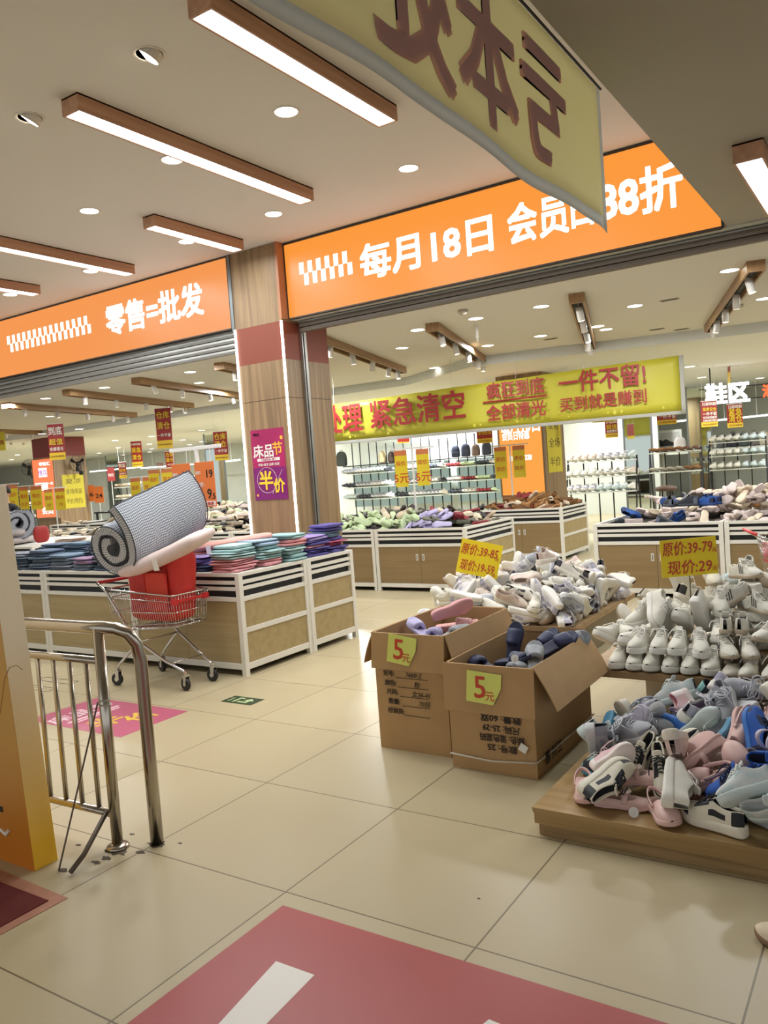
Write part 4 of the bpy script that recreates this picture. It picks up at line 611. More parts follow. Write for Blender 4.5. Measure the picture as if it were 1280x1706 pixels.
# ------------------------------------------------------------------ folded bedding on the counters
def folded(w, d, h, n, seed):
    r = random.Random(seed); mb = MB(); rings = []; N = 9
    for i in range(N):
        u = i/(N-1); x = (u-.5)*w; e = .93+.07*sin(pi*u)**.3; dz = r.uniform(-.12, .12)*h; dy = r.uniform(-.012, .012)
        P = []
        for k in range(n):   # front: bulging fold ends
            z0, z1 = h*k/n, h*(k+1)/n
            P += [(-d/2*e+.006+dy, z0+.001), (-d/2*e-.006+dy, (z0+z1)/2), ]
        P += [(-d/2*e+.006+dy, h-.001), (-d/4, h*1.03+dz*.3), (0, h*1.06+dz*.5), (d/4, h*1.04), (d/2*e-.01, h-.002), (d/2*e, h*.5), (d/2*e-.01, .001), (0, 0)]
        rings.append([(x+(.008*sin(z*90) if i in (0, N-1) else 0), y, z*(1 if 0 < i < N-1 else .92)) for y, z in P])
    return mb.loft(rings)
FCOL = {'slate': (104, 116, 130), 'denim': (88, 104, 124), 'grey': (124, 128, 140), 'steel': (104, 124, 142), 'pink': (226, 158, 162), 'rose': (214, 148, 150), 'mint': (152, 186, 186),
        'aqua': (176, 206, 206), 'lilac': (154, 134, 186), 'violet': (92, 84, 150), 'cream': (226, 206, 190), 'mauve': (140, 112, 140), 'sky': (160, 184, 208), 'navy': (60, 70, 104), 'berry': (176, 80, 112)}
FM = {}
def fold_proto(c, s):
    k = (c, s)
    if k not in FM:
        w, d, h, n = [(.31, .27, .021, 2), (.27, .25, .03, 3), (.34, .28, .016, 1)][s]
        FM[k] = folded(w, d, h, n, s*7+len(c)).mesh('folded_sheet', M('cloth_'+c, FCOL[c], .85, var=.05, scale=12, bump=.35, bscale=40), sub=1), h
    return FM[k]
def put_fold(c, s, x, y, z, rz, label, group='folded bedding on the counters', tilt=0):
    me, h = fold_proto(c, s); o = bpy.data.objects.new('folded_sheet', me); COL.objects.link(o); o.location = (x, y, z); o.rotation_euler = (tilt, rnd.uniform(-.02, .02), rz)
    tag(o, label, 'bedding', group); return h*1.12
ORD = ['lowest', 'second', 'third', 'fourth', 'fifth', 'sixth', 'seventh', 'eighth', 'ninth', 'tenth', 'eleventh', 'twelfth']
def stack(x, y, cols, where, rz=0, z=.831, s=None):
    cols = [c for i, c in enumerate(cols) for _ in range(2 if i % 3 != 2 else 1)]
    for i, c in enumerate(cols):
        z += put_fold(c, s if s is not None else rnd.randrange(3), x+rnd.uniform(-.025, .025), y+rnd.uniform(-.02, .02), z, rz+rnd.uniform(-.22, .22), '%s folded %s sheet, %s of the stack %s' % (ORD[min(i, 11)], c, 'bottom' if i == 0 else 'top' if i == len(cols)-1 else 'middle', where))
    return z
PAL1 = [('slate', 'denim', 'slate', 'grey'), ('denim', 'slate', 'steel', 'denim'), ('grey', 'slate', 'steel'), ('slate', 'mauve'), ('denim', 'slate', 'slate', 'slate'), ('denim', 'steel', 'denim', 'slate')]
WH1 = ['at the railing side of the front edge', 'on the front edge left of the seam', 'on the front edge at the seam', 'on the front edge by the mauve roll', 'on the front edge by the mattress', 'on the front edge behind the mattress']
for i in range(6): stack(-7.52+.33*i, 4.83, PAL1[i], WH1[i])
B2 = [('slate', 'denim', 'steel', 'denim'), ('denim', 'sky', 'denim', 'steel'), ('slate', 'grey', 'steel', 'slate'), ('steel', 'denim', 'slate', 'pink'), ('denim', 'sky', 'pink', 'cream')]
for i in range(5): stack(-7.45+.38*i, 5.14, B2[i][:2]+B2[i], ['in the second row by the yellow panel', 'in the second row behind the denim stack', 'in the second row behind the seam', 'in the second row topped with pink', 'in the second row topped with cream'][i])
B3 = [('cream', 'pink', 'cream', 'cream'), ('cream', 'rose', 'cream'), ('denim', 'sky', 'pink', 'pink'), ('sky', 'cream', 'pink', 'cream'), ('cream', 'cream', 'pink', 'cream')]
for i in range(5): stack(-7.75+.4*i, 5.5, B3[i][:2]+B3[i], ['of pale sheets before the second mattress', 'of pale sheets in the back row', 'at the middle of the back row', 'near the back under cream tops', 'at the back by the gingham mattress'][i])
R1 = [(-5.02, 4.83, ('navy', 'violet', 'lilac'), 'beside the red bag'), (-4.68, 4.83, ('pink', 'pink', 'pink', 'aqua', 'mint', 'aqua'), 'at the counter corner'), (-4.66, 5.14, ('pink', 'mint', 'aqua', 'mint', 'sky'), 'right behind the corner stack'),
      (-5.0, 5.14, ('mint', 'aqua', 'sky', 'lilac'), 'under the pink bolster'), (-4.64, 5.45, ('mint', 'aqua', 'mint', 'rose', 'mint'), 'on the right edge under a rose sheet'), (-5.0, 5.48, ('lilac', 'sky', 'lilac'), 'behind the pink bolster'),
      (-4.64, 5.76, ('violet', 'violet', 'pink', 'violet', 'lilac'), 'of violet sheets on the right edge'), (-5.0, 5.8, ('violet', 'pink', 'lilac', 'lilac'), 'in front of the pillar'), (-4.64, 6.05, ('violet', 'berry', 'violet', 'denim', 'violet'), 'at the far right end'),
      (-5.36, 5.2, ('pink', 'rose', 'pink'), 'left of the pink bolster'), (-5.4, 5.55, ('berry', 'pink', 'lilac'), 'round the price stand post'), (-5.72, 5.6, ('berry', 'berry', 'pink'), 'left of the price stand'), (-5.36, 5.95, ('lilac', 'violet', 'pink'), 'at the foot of the pillar')]
for x, y, c, w in R1: stack(x, y, c, w, rz=rnd.choice([0, pi/2]))
o = MB().loft([[(x, .0+.06*q*cos(a)*1.6, .04+.036*q*sin(a)) for a in [2*pi*k/14 for k in range(14)]] for x, q in ((-.36, .55), (-.34, .9), (-.25, 1), (0, 1.05), (.25, 1), (.34, .85), (.36, .5))]).obj('bolster', M('bolster_pink', (222, 164, 152), .8, var=.05, bump=.3, bscale=60), None, sub=1)
o.location = (-4.9, 5.05, 1.0); o.rotation_euler = (0, -.1, .55); tag(o, 'long salmon pink bolster lying across the folded sheets', 'bolster')
lb = MB().box(-.02, .02, -.001, .001, -.07, 0).obj('care_tag', M('tag_white', (232, 230, 226), .6), o); lb.location = (-.18, -.1, .05)
# ------------------------------------------------------------------ price stand on the bedding counter
m_plw = M('plastic_white', (232, 230, 224), .4); m_pbo = M('price_board_orange', (222, 118, 52), .45); m_blk = M('print_black', (24, 22, 22), .5); m_prd = M('print_red', (196, 34, 30), .5); m_prw = M('print_white', (238, 232, 222), .5)
t = T('price_stand', 'white T-shaped price stand rising from the bedding counter', 'price stand', (-5.72, 5.52, .9))
MB().box(-.02, .02, -.012, .012, -.06, 1.0).obj('post', m_plw, t, bevel=.003); MB().box(-.36, .32, -.014, .014, .985, 1.02).obj('crossbar', m_plw, t, bevel=.003)
MB().box(-.14, .14, -.1, .1, -.065, -.05).obj('base_plate', m_plw, t)
def price_board(x, lines, label):
    b = T('price_board', label, 'price board', (-5.72+x, 5.49, 1.335)); MB().box(-.128, .128, 0, .008, 0, .43).obj('board', m_pbo, b, bevel=.002)
    for k in (-.09, .09): MB().box(k-.002, k+.002, .002, .006, .43, .56).obj('hanger', m_plw, b)
    for s, xx, zz, sz, mt, bo in lines: lettering(b, s, sz, mt, xx, -.002, zz, bold=bo)
    MB().box(-.04, .12, -.002, 0, .012, .055).obj('bottom_strip', m_prw, b); lettering(b, '全场5折', .035, m_prd, .04, -.004, .033, bold=.01)
price_board(-.205, [('汇', .025, m_prw, 0, 0, 0) if 0 else ('原价', -.08, .33, .035, m_prw, .01), ('39', .07, .315, .105, m_blk, .012), ('半价:', -.06, .215, .05, m_prw, .012), ('19', .03, .125, .13, m_blk, .012), ('.5', .1, .1, .075, m_blk, .012)], 'orange price board reading 39 and half price 19.5, left on the stand')
price_board(.11, [('原价', -.08, .33, .035, m_prw, .01), ('19', .07, .315, .105, m_blk, .012), ('半价:', -.06, .215, .05, m_prw, .012), ('9', .05, .125, .13, m_blk, .012), ('.5', .1, .1, .075, m_blk, .012)], 'orange price board reading 19 and half price 9.5, right on the stand')
# ------------------------------------------------------------------ shopping cart with red bag, cushion and rolled mattress
def cart(x, y, rz, label):
    t = T('shopping_cart', label, 'shopping cart', (x, y, 0), rz); m_red = M('cart_red', (190, 36, 36), .4); rub = M('rubber_black', (34, 32, 32), .6)
    # basket: rear x=-.36 .. front .36, tapered
    def C(u, v, w):   # u along 0 rear..1 front, v -1..1 across, w 0 bottom..1 top
        hw = (.235+.025*w)*(1-u)+(.15+.03*w)*u; return Vector((-.33+.05*(1-w)+u*(.62+.06*w), v*hw, (.44+.05*u)+w*(.34-.1*u)))
    b = MB(); r = .0028
    ring = lambda w, n=10: [C(i/n, -1, w) for i in range(n+1)]+[C(1, -1+2*i/6, w) for i in range(1, 6)]+[C(1-i/n, 1, w) for i in range(n+1)]+[C(0, 1-2*i/6, w) for i in range(1, 6)]
    for w, q in ((0, .0035), (.12, r), (.45, .0035), (.8, .0035), (1, .007)): b.tube(ring(w), q, 5, loop=True)
    for i in range(31):
        u = i/30
        for s in (-1, 1): b.tube([C(u, s, 1), C(u, s, 0)], r*.7, 4)
        b.tube([C(u, -1, 0), C(u, 1, 0)], r*.7, 4)
    for i in range(1, 12):
        v = -1+i/6; b.tube([C(1, v, 1), C(1, v, 0)], r*.7, 4); b.tube([C(0, v, 1), C(0, v, 0), C(1, v, 0)], r*.7, 4)
    b.obj('basket', m_chr, t, smooth=True)
    for s in (-1, 1):
        f = MB(); f.tube([C(0, s, 1)+Vector((-.1, 0, .05)), C(0, s, .95), Vector((-.17, s*.2, .45)), Vector((-.05, s*.2, .36)), Vector((.2, s*.17, .22)), Vector((.36, s*.14, .15)), Vector((.385, s*.14, .12))], .011, 8)
        f.tube([Vector((-.06, s*.2, .37)), Vector((-.3, s*.225, .16)), Vector((-.315, s*.225, .12))], .011, 8)
        f.obj('side_frame', m_chr, t, smooth=True)
    for x_, y_, z_ in ((.25, .16, .2), (-.05, .2, .36), (-.17, .2, .45)): MB().tube([(x_, -y_, z_), (x_, y_, z_)], .0065, 6).obj('crossbar', m_chr, t, smooth=True)
    h = MB(); p = C(0, 0, 1)+Vector((-.1, 0, .05)); h.tube([p+Vector((0, -.25, 0)), p+Vector((0, .25, 0))], .014, 10); h.obj('handle', m_red, t, smooth=True)
    MB().box(.325, .36, -.185, -.13, .66, .705).box(.325, .36, .13, .185, .66, .705).box(.345, .36, -.15, .15, .672, .695).obj('front_bumper', m_red, t, bevel=.004)
    for q in ((-.315, -.225), (-.315, .225), (.385, -.14), (.385, .14)):
        c = MB(); c.box(-.016, .016, -.02, -.017, .045, .115).box(-.016, .016, .017, .02, .045, .115).box(-.018, .018, -.021, .021, .112, .124).cyl((0, 0, .118), .012, .03, 10)
        co = c.obj('caster', m_chr, t); co.location = (q[0], q[1], 0); co.rotation_euler = (0, 0, rnd.uniform(-.3, .3))
        MB().lathe([(.02, -.014), (.046, -.014), (.05, -.008), (.05, .008), (.046, .014), (.02, .014)], 20, p=(-.012, 0, .05), axis=(0, 1, 0)).lathe([(.001, -.016), (.018, -.016), (.018, .016), (.001, .016)], 12, 1, p=(-.012, 0, .05), axis=(0, 1, 0)).obj('wheel', [rub, m_chr], co, smooth=True, ang=.6)
    return t, C
CX, CY = -5.03, 4.33
ct, CC = cart(CX, CY, -.02, 'chrome shopping cart with a red handle parked at the bedding counter, loaded high')
# red tote bag standing in the basket
bag = MB(); rings = []
for k in range(9):
    w = k/8; z = .5+.58*w; ring = []
    for i in range(20):
        a = 2*pi*i/20; ca, sa = cos(a), sin(a); e = .5
        px_ = math.copysign(abs(ca)**e, ca)*(.29+.045*w-.012*sin(3*w+i)); py_ = math.copysign(abs(sa)**e, sa)*(.135+.012*sin(w*4+i*1.7)*w)
        if w > .9: py_ *= .8
        ring.append((px_+.02+.012*sin(5*w+i*2.1), py_, z+(.02*sin(i*1.3)-.17*(1-ca)*.5 if w > .8 else -.05*(1-ca)*.5*w)))
    rings.append(ring)
bag.loft(rings, cap=True); m_red = M('bag_red', (196, 44, 36), .6, var=.1, scale=4, bump=.4, bscale=14)
bo = T('tote_bag', 'big red fabric bag standing in the loaded shopping cart', 'bag', (CX+.01, CY, 0), -.02); bag.obj('bag_body', m_red, bo, sub=1)
MB().box(.0, .25, -.15, -.138, .6, .9, 0).obj('front_pocket', M('bag_orange_red', (214, 62, 40), .6, bump=.3, bscale=14), bo)
MB().tube([(.02, -.148, .9), (.03, -.158, .98), (.1, -.153, .93), (.18, -.155, .97), (.23, -.148, .9)], .012, 6).obj('strap', M('bag_dark_red', (150, 30, 30), .6), bo, smooth=True)
MB().tube([(.0, -.15, .6), (.005, -.152, .75), (.0, -.148, .93)], .006, 6).tube([(.25, -.15, .6), (.255, -.152, .75), (.24, -.148, .95)], .006, 6).obj('seam', m_red, bo, smooth=True)
# slab cushion under the mattress
def soft_slab(w, d, h, n=12, m=8, bow=0.0):
    rings = []
    for i in range(n+1):
        u = -1+2*i/n; e = (1-abs(u)**6)**.5*.12+.88 if abs(u) < 1 else .86; hh = h*(1-.75*abs(u)**8)
        P = [(-1, .5), (-.97, .85), (-.7, 1), (0, 1.05), (.7, 1), (.97, .85), (1, .5), (.97, .15), (.7, 0), (0, -.03), (-.7, 0), (-.97, .15)]
        rings.append([(u*w/2, y*d/2*e, (z-.5)*hh+.5*h+bow*(1-u*u)) for y, z in P])
    return MB().loft(rings)
cu = soft_slab(.78, .42, .12, bow=-.03).obj('cushion', M('cushion_pinkish', (216, 196, 190), .8, var=.03, bump=.25, bscale=70), None, sub=1)
cu.location = (-4.84, 4.3, 1.0); cu.rotation_euler = (.12, -.34, .3); tag(cu, 'pinkish white slab cushion squeezed between the red bag and the rolled mattress', 'cushion')
tg = MB().box(-.022, .022, -.002, .002, -.09, 0).obj('care_tag', M('tag_white', (232, 230, 226), .6), cu); tg.location = (.0, -.215, .045); tg.rotation_euler = (.1, .3, 0)
# gingham mattress rolled up: spiral slab with its tail sticking up
m_ging = M('gingham', (190, 194, 200), .9, bump=.3, bscale=90); nt = m_ging.node_tree; b_ = nt.nodes['Principled BSDF']
u_ = nt.nodes.new('ShaderNodeUVMap'); u_.uv_map = 'UVMap'; sp = nt.nodes.new('ShaderNodeSeparateXYZ'); nt.links.new(u_.outputs[0], sp.inputs[0]); hs = []
for ax in (0, 1):
    w_ = nt.nodes.new('ShaderNodeMath'); w_.operation = 'MULTIPLY'; w_.inputs[1].default_value = 54; nt.links.new(sp.outputs[ax], w_.inputs[0])
    f_ = nt.nodes.new('ShaderNodeMath'); f_.operation = 'FRACT'; nt.links.new(w_.outputs[0], f_.inputs[0])
    g_ = nt.nodes.new('ShaderNodeMath'); g_.operation = 'GREATER_THAN'; g_.inputs[1].default_value = .5; nt.links.new(f_.outputs[0], g_.inputs[0]); hs.append(g_)
ad = nt.nodes.new('ShaderNodeMath'); ad.operation = 'ADD'; nt.links.new(hs[0].outputs[0], ad.inputs[0]); nt.links.new(hs[1].outputs[0], ad.inputs[1])
hf = nt.nodes.new('ShaderNodeMath'); hf.operation = 'MULTIPLY'; hf.inputs[1].default_value = .5; nt.links.new(ad.outputs[0], hf.inputs[0])
rp = nt.nodes.new('ShaderNodeValToRGB'); rp.color_ramp.interpolation = 'CONSTANT'; E_ = rp.color_ramp.elements; E_[0].color = lin((206, 208, 210)); E_[1].position = .25; E_[1].color = lin((142, 149, 160)); e3 = E_.new(.75); e3.color = lin((88, 96, 108))
nt.links.new(hf.outputs[0], rp.inputs[0]); nt.links.new(rp.outputs[0], b_.inputs['Base Color'])
m_plain = M('mattress_grey', (150, 153, 160), .9, bump=.4, bscale=60); m_pipe = M('piping_dark', (58, 60, 66), .7)
def rolled(label, loc, R4, length, mat, turns=1.75, r0=.035, tail=.2, th=.052, tail_a=.6, bend=.03):
    P = []; n = 64; a_end = turns*2*pi
    for i in range(n+1):
        a = a_end*i/n; r = r0+th*1.12*a/(2*pi); P.append(Vector((0, -r*cos(a+tail_a), r*1.04*sin(a+tail_a))))
    d = (P[-1]-P[-2]).normalized()
    for k in range(1, 7):
        d = (d+Vector((0, bend, .05*k/6))).normalized(); P.append(P[-1]+d*tail/6)
    N = len(P); nrm = []
    for i in range(N):
        t_ = (P[min(i+1, N-1)]-P[max(i-1, 0)]).normalized(); nrm.append(Vector((0, t_.z, -t_.y)))
    s = [0]
    for i in range(1, N): s.append(s[-1]+(P[i]-P[i-1]).length)
    prof = [P[i]+nrm[i]*(th*.48) for i in range(N)]+[P[i]-nrm[i]*(th*.48) for i in range(N-1, -1, -1)]
    pv = s+[v+.01 for v in s[::-1]]
    nx = 12; vs = []; uv = []
    for k in range(nx+1):
        x = -length/2+length*k/nx
        for j, q in enumerate(prof):
            w = .006*sin(k*2.3+j*.8)
            c = P[j] if j < N else P[2*N-1-j]
            e = .8 if k in (0, nx) else 1.0
            qq = c+(q-c)*e
            vs.append((x*(1 if 0 < k < nx else .995), qq.y+w*.5, qq.z+w)); uv.append((x, pv[j]))
    fs = []; m_ = len(prof)
    for k in range(nx):
        for j in range(m_): fs.append((k*m_+j, k*m_+(j+1) % m_, (k+1)*m_+(j+1) % m_, (k+1)*m_+j))
    for k in (0, nx):
        for j in range(N-1): fs.append((k*m_+j, k*m_+j+1, k*m_+m_-2-j, k*m_+m_-1-j))
    me = bpy.data.meshes.new('mattress_roll'); me.from_pydata(vs, [], fs); me.materials.append(mat); ul = me.uv_layers.new(name='UVMap')
    for l in me.loops: ul.data[l.index].uv = uv[l.vertex_index]
    bm = bmesh.new(); bm.from_mesh(me); bmesh.ops.recalc_face_normals(bm, faces=bm.faces); bm.to_mesh(me); bm.free()
    me.polygons.foreach_set('use_smooth', [True]*len(me.polygons)); me.set_sharp_from_angle(angle=1.0)
    t = T('rolled_mattress', label, 'mattress', loc); t.rotation_euler = R4
    o = bpy.data.objects.new('padding', me); COL.objects.link(o); o.parent = t
    for x, sgn in ((-length/2, -1), (length/2, 1)):
        for side in (0, 1):
            pts = [(x, q.y, q.z) for q in (prof[:N] if side == 0 else prof[N:])]
            MB().tube(pts, .005, 5).obj('piping', m_pipe, t, smooth=True)
    pe = [(-length/2+length*k/8, prof[N-1].y, prof[N-1].z) for k in range(9)]; MB().tube(pe, .005, 5).obj('piping', m_pipe, t, smooth=True)
    pe = [(-length/2+length*k/8, prof[N].y, prof[N].z) for k in range(9)]; MB().tube(pe, .005, 5).obj('piping', m_pipe, t, smooth=True)
    return t
rolled('grey gingham mattress rolled up on top of the loaded shopping cart', (-5.2, 4.44, 1.235), (0, -.25, 1.72), .95, m_ging, turns=1.75, r0=.05, tail=.36, th=.075, tail_a=-.1-.75*2*pi, bend=.15)
E0 = at(30, 873, y=6.5); ax = Vector((-.93, .37, 0)); c0 = E0+ax*.5
rolled('plain grey rolled mattress at the left edge behind the folded jeans', (c0.x, c0.y, E0.z), (0, 0, math.atan2(ax.y, ax.x)), 1.0, m_plain, turns=1.9, r0=.04, tail=.02, th=.075, tail_a=1.4)
for k_, (zz_, nm_) in enumerate(((.905, 'lower'), (1.015, 'upper'))):
    cu = soft_slab(.8, .62, .11).obj('cushion', M('cushion_grey', (176, 168, 166), .85, bump=.25, bscale=70), None, sub=1); cu.location = (c0.x+.12, c0.y-.1, zz_); cu.rotation_euler = (0, 0, 2.0+.2*k_); tag(cu, nm_+' greyish slab cushion under the plain rolled mattress at the left edge', 'cushion')
bin_unit('bedding counter behind the first row carrying the plain rolled mattress', E0.x-.9, E0.x+.7, 6.22, 7.6, .9, .9, 'white slatted counters of the bedding stand', pan=m_pan, doors=1)
bo2 = MB().loft([[(-.0+.06*cos(a)*(1 if 0 < k < 5 else .5), -.3+.12*k, .12+.12*sin(a)*(1 if 0 < k < 5 else .7)) for a in [2*pi*j/12 for j in range(12)]] for k in range(6)]).obj('tote_bag', M('bag_dark_red', (150, 30, 30), .6), None, sub=1); bo2.scale = (.7, .4, 1); bo2.location = (E0.x+.36, E0.y+.1, .91); tag(bo2, 'dark red bag beside the plain rolled mattress at the left edge', 'bag')
# ------------------------------------------------------------------ heaps of shoes
def parse(s):
    R_ = []
    for w in s.split():
        p = w.split(','); v = [int(a) for a in p[1:]]
        R_.append((p[0], Vector(v[:3])/1000, Quaternion([a/500 for a in v[3:7]]).normalized(), v[7]))
    return R_
def pose_words(q):
    up = q @ Vector((0, 0, 1)); toe = q @ Vector((1, 0, 0))
    a = 'sole up' if up.z < -.45 else 'sideways' if up.z < .5 else 'upright'
    if abs(toe.z) > .75: d = 'toe '+('up' if toe.z > 0 else 'down')
    else:
        s = toe.dot(Vector((CR.x, CR.y, 0))); f = toe.dot(Vector((CF.x, CF.y, 0)))
        d = 'toe '+(('right' if s > 0 else 'left') if abs(s) > abs(f) else ('away' if f > 0 else 'near'))
    return a+', '+d
def ordw(i, n):
    O = ['first', 'second', 'third', 'fourth', 'fifth', 'sixth', 'seventh', 'eighth', 'ninth', 'tenth', 'eleventh', 'twelfth']
    if i == 0: return 'leftmost'
    if i == n-1: return 'rightmost'
    return (O[i] if i < 12 else '%dth' % (i+1))+' from left'
def heap(name, data, merged, noun, cat, where, group, share=False, zones=None, off=Vector()):
    L = []
    for k, p, q, i in parse(data):
        p = p+off; nm = SHOE[k][0]; nm = {'clog': 'clog', 'slide': 'slipper', 'loafer': 'loafer', 'flat': 'flat_shoe'}.get(nm, 'sport_shoe' if merged else 'sneaker')
        pr = proto(k, nm, cat, merged)
        if merged: o = pr.copy(); COL.objects.link(o); o.name = nm
        else: o = dup(pr)
        o.rotation_mode = 'QUATERNION'; o.rotation_quaternion = q; o.location = p; o['category'] = cat; o['group'] = group
        u, v = to_px(p); zn = zones(p) if zones else ''
        base = SHOE[k][7] if share else SHOE[k][7]+', '+pose_words(q)
        L.append((u, o, base, zn))
    D = {}
    for r in sorted(L, key=lambda r: r[0]): D.setdefault((r[2], r[3]), []).append(r)
    for (b, zn), rs in D.items():
        for j, (u, o, _, _) in enumerate(rs):
            o['label'] = b+(', '+ordw(j, len(rs)) if len(rs) > 1 and not share else '')+' '+(zn+' ' if zn else '')+where
    return L
m_ply = wood('plywood', (172, 142, 92), (150, 120, 74), 'x', s=.7); m_plyd = wood('plywood_edge', (160, 130, 88), (126, 98, 62), 'x', s=2); m_plyb = wood('bench_board', (168, 138, 98), (152, 122, 84), 'x', s=.7)
# front pallet
t = T('pallet', 'low plywood pallet at the right edge holding the mixed shoe heap nearest the camera', 'pallet', (-.45, 3.6, 0))
MB().box(-.91, .9, -.57, .65, .112, .12).box(-.908, .9, -.568, .65, .098, .1125).obj('top_board', m_ply, t, bevel=.002); MB().box(-.905, .9, -.562, .64, .05, .0985).obj('edge_board', m_ply, t, bevel=.002)
MB().box(-.89, .9, -.55, .62, 0, .05).obj('runner', m_plyd, t)
heap('pallet', HEAP_PALLET, 0, 'sneaker', 'shoe', 'on the front pallet', 'shoes heaped on the front pallet', zones=lambda p: 'low' if p.z < .2 else 'high')
# bench with white sneakers
t = T('low_bench', 'low wooden bench with a grey box leg carrying the white sneakers at right', 'bench', (-.5, 5.06, 0))
MB().box(-1.1, 1.0, -.68, .68, .31, .35).obj('bench_top', m_plyb, t, bevel=.003)
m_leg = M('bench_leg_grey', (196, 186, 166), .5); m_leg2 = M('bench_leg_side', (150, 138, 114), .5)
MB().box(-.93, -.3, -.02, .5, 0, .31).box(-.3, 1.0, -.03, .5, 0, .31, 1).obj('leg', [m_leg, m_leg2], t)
heap('bench', HEAP_BENCH, 0, 'sneaker', 'shoe', 'on the bench', 'white sneakers on the bench', zones=lambda p: 'front row' if p.y < 4.6 and p.z < .4 else 'low' if p.z < .5 else 'midway' if p.z < .66 else 'high')
# platform behind the boxes
t = T('low_platform', 'low plywood platform behind the cartons under the big sneaker mound', 'platform', (-2.75, 6.37, 0))
MB().box(-.66, .66, -.83, .83, .26, .3).obj('top_board', m_plyb, t, bevel=.003); MB().box(-.6, .6, -.77, .77, 0, .26).obj('base_box', m_leg2, t)
heap('mid', HEAP_MID, 0, 'sneaker', 'shoe', 'of the carton mound', 'sneakers mounded behind the cartons', zones=lambda p: 'low' if p.z < .42 else 'midway' if p.z < .6 else 'high')
# buried shoes that carry the outer layer of the three big heaps
def fill(name, label, pts, keys, seed):
    r = random.Random(seed); mb = MB()
    for p in pts:
        s = sole_mb(.2, .9, .05, groove=False)
        mb.join(s, Matrix.Translation(p) @ Matrix.Rotation(r.uniform(0, 6.3), 4, 'Z') @ Matrix.Rotation(r.uniform(-.3, .3), 4, 'X'))
    o = mb.obj(name, fab('up_'+keys, SHOE[keys][1])); return tag(o, label, 'shoes', None, 'stuff')
r9 = random.Random(4); P = []
for i in range(46):
    z = r9.choice([.3, .36, .42, .48]); f = 1-(z-.3)/.36
    P.append((-2.68+r9.uniform(-.36, .3)*f, 6.42+r9.uniform(-.4, .35)*f, z))
fill('buried_shoes', 'shoes buried inside the mound behind the cartons', P, 'wgl', 1)
P = [(x_, y_, z_) for x_ in (-.95, -.77, -.59, -.41, -.2) for y_, z_ in ((4.84, .42), (4.86, .5), (4.86, .56), (5.02, .6), (5.04, .68), (5.2, .66), (4.95, .64), (4.98, .72))]+[(x_, y_, z_) for x_ in (-1.35, -1.15) for y_, z_ in ((4.82, .4), (4.84, .47), (5.0, .5), (4.95, .56))]
for i in range(40):
    z = r9.choice([.35, .4, .46, .52]); f = 1-(z-.35)/.38
    P.append((r9.uniform(-1.05+(z-.35)*.9, .0), 5.17+r9.uniform(-.2, .2)*f, z))
fill('buried_shoes', 'shoes buried inside the bench heap', P, 'wht', 2)
P = [(r9.uniform(-.8, .2), r9.uniform(3.55, 3.95), r9.choice([.12, .17])) for i in range(16)]
fill('buried_shoes', 'shoes buried inside the front pallet heap', P, 'gry', 3)
for nm_, lb_, (xa_, xb_, ya_, yb_, za_), k_, n_ in (('buried_slippers', 'slippers buried in the double-door bin', (-6.9, -4.75, 8.85, 9.85, .7), 'sol', 40), ('buried_slippers', 'loafers buried in the bin before the orange lightbox', (-5.5, -4.65, 11.8, 12.55, .71), 'lbr', 20),
        ('buried_shoes', 'shoes buried in the right bins', (-2.7, -.5, 8.85, 10.1, .7), 'fpk', 46), ('buried_slippers', 'slippers buried in the left bins', (-13.6, -7.5, 9.05, 10.3, .73), 'fcr', 90)):
    fill(nm_, lb_, [(r9.uniform(xa_, xb_), r9.uniform(ya_, yb_), za_+r9.choice([.0, .05, .1])) for _ in range(n_)], k_, 5)
# ------------------------------------------------------------------ handwritten price signs on sticks
m_yel = M('paper_yellow', (242, 214, 30), .55); m_yel2 = M('paper_yellow_dull', (206, 190, 52), .6); m_ink = M('marker_red', (196, 66, 36), .5); m_wire = M('wire_dark', (70, 62, 52), .4, .6)
def hand_sign(label, p, w, h, roll, yaw, lines, base_z):
    t = T('price_sign', label, 'price sign', p, yaw); c = Matrix.Rotation(roll, 4, 'Y')
    MB().box(-w/2, w/2, -.002, .002, -h/2, h/2, M4=c).obj('card', m_yel, t)
    for s, x, z, sz, wd in lines:
        v = c @ Vector((x, -.0035, z)); lettering(t, s, sz, m_ink, v.x, v.y, v.z, bold=.012, width=wd, shear=.12, depth=.001, rot=(0, roll, 0))
    MB().tube([(.0, .004, 0), (.0, .004, base_z-p[2])], .003, 6).obj('stick', m_wire, t)
pa = at(799, 931, y=6.05)
hand_sign('tilted yellow card reading 39-85 and 19-59, stuck in the mound behind the cartons', pa, .35, .29, .26, .5, [('原价:39-85', -.01, .065, .1, .31), ('元', .145, .02, .03, .03), ('现价:19-59', -.005, -.07, .1, .29), ('元', .14, -.115, .03, .03)], .5)
pb = at(1148, 928, y=4.78)
hand_sign('yellow card reading 39-79 and 29, stuck in the white sneakers', pb, .315, .215, -.03, .5, [('原价:39-79', -.005, .055, .085, .28), ('元', .145, .03, .03, .028), ('现价:29', 0, -.055, .085, .25), ('元', .14, -.075, .03, .03)], .6)
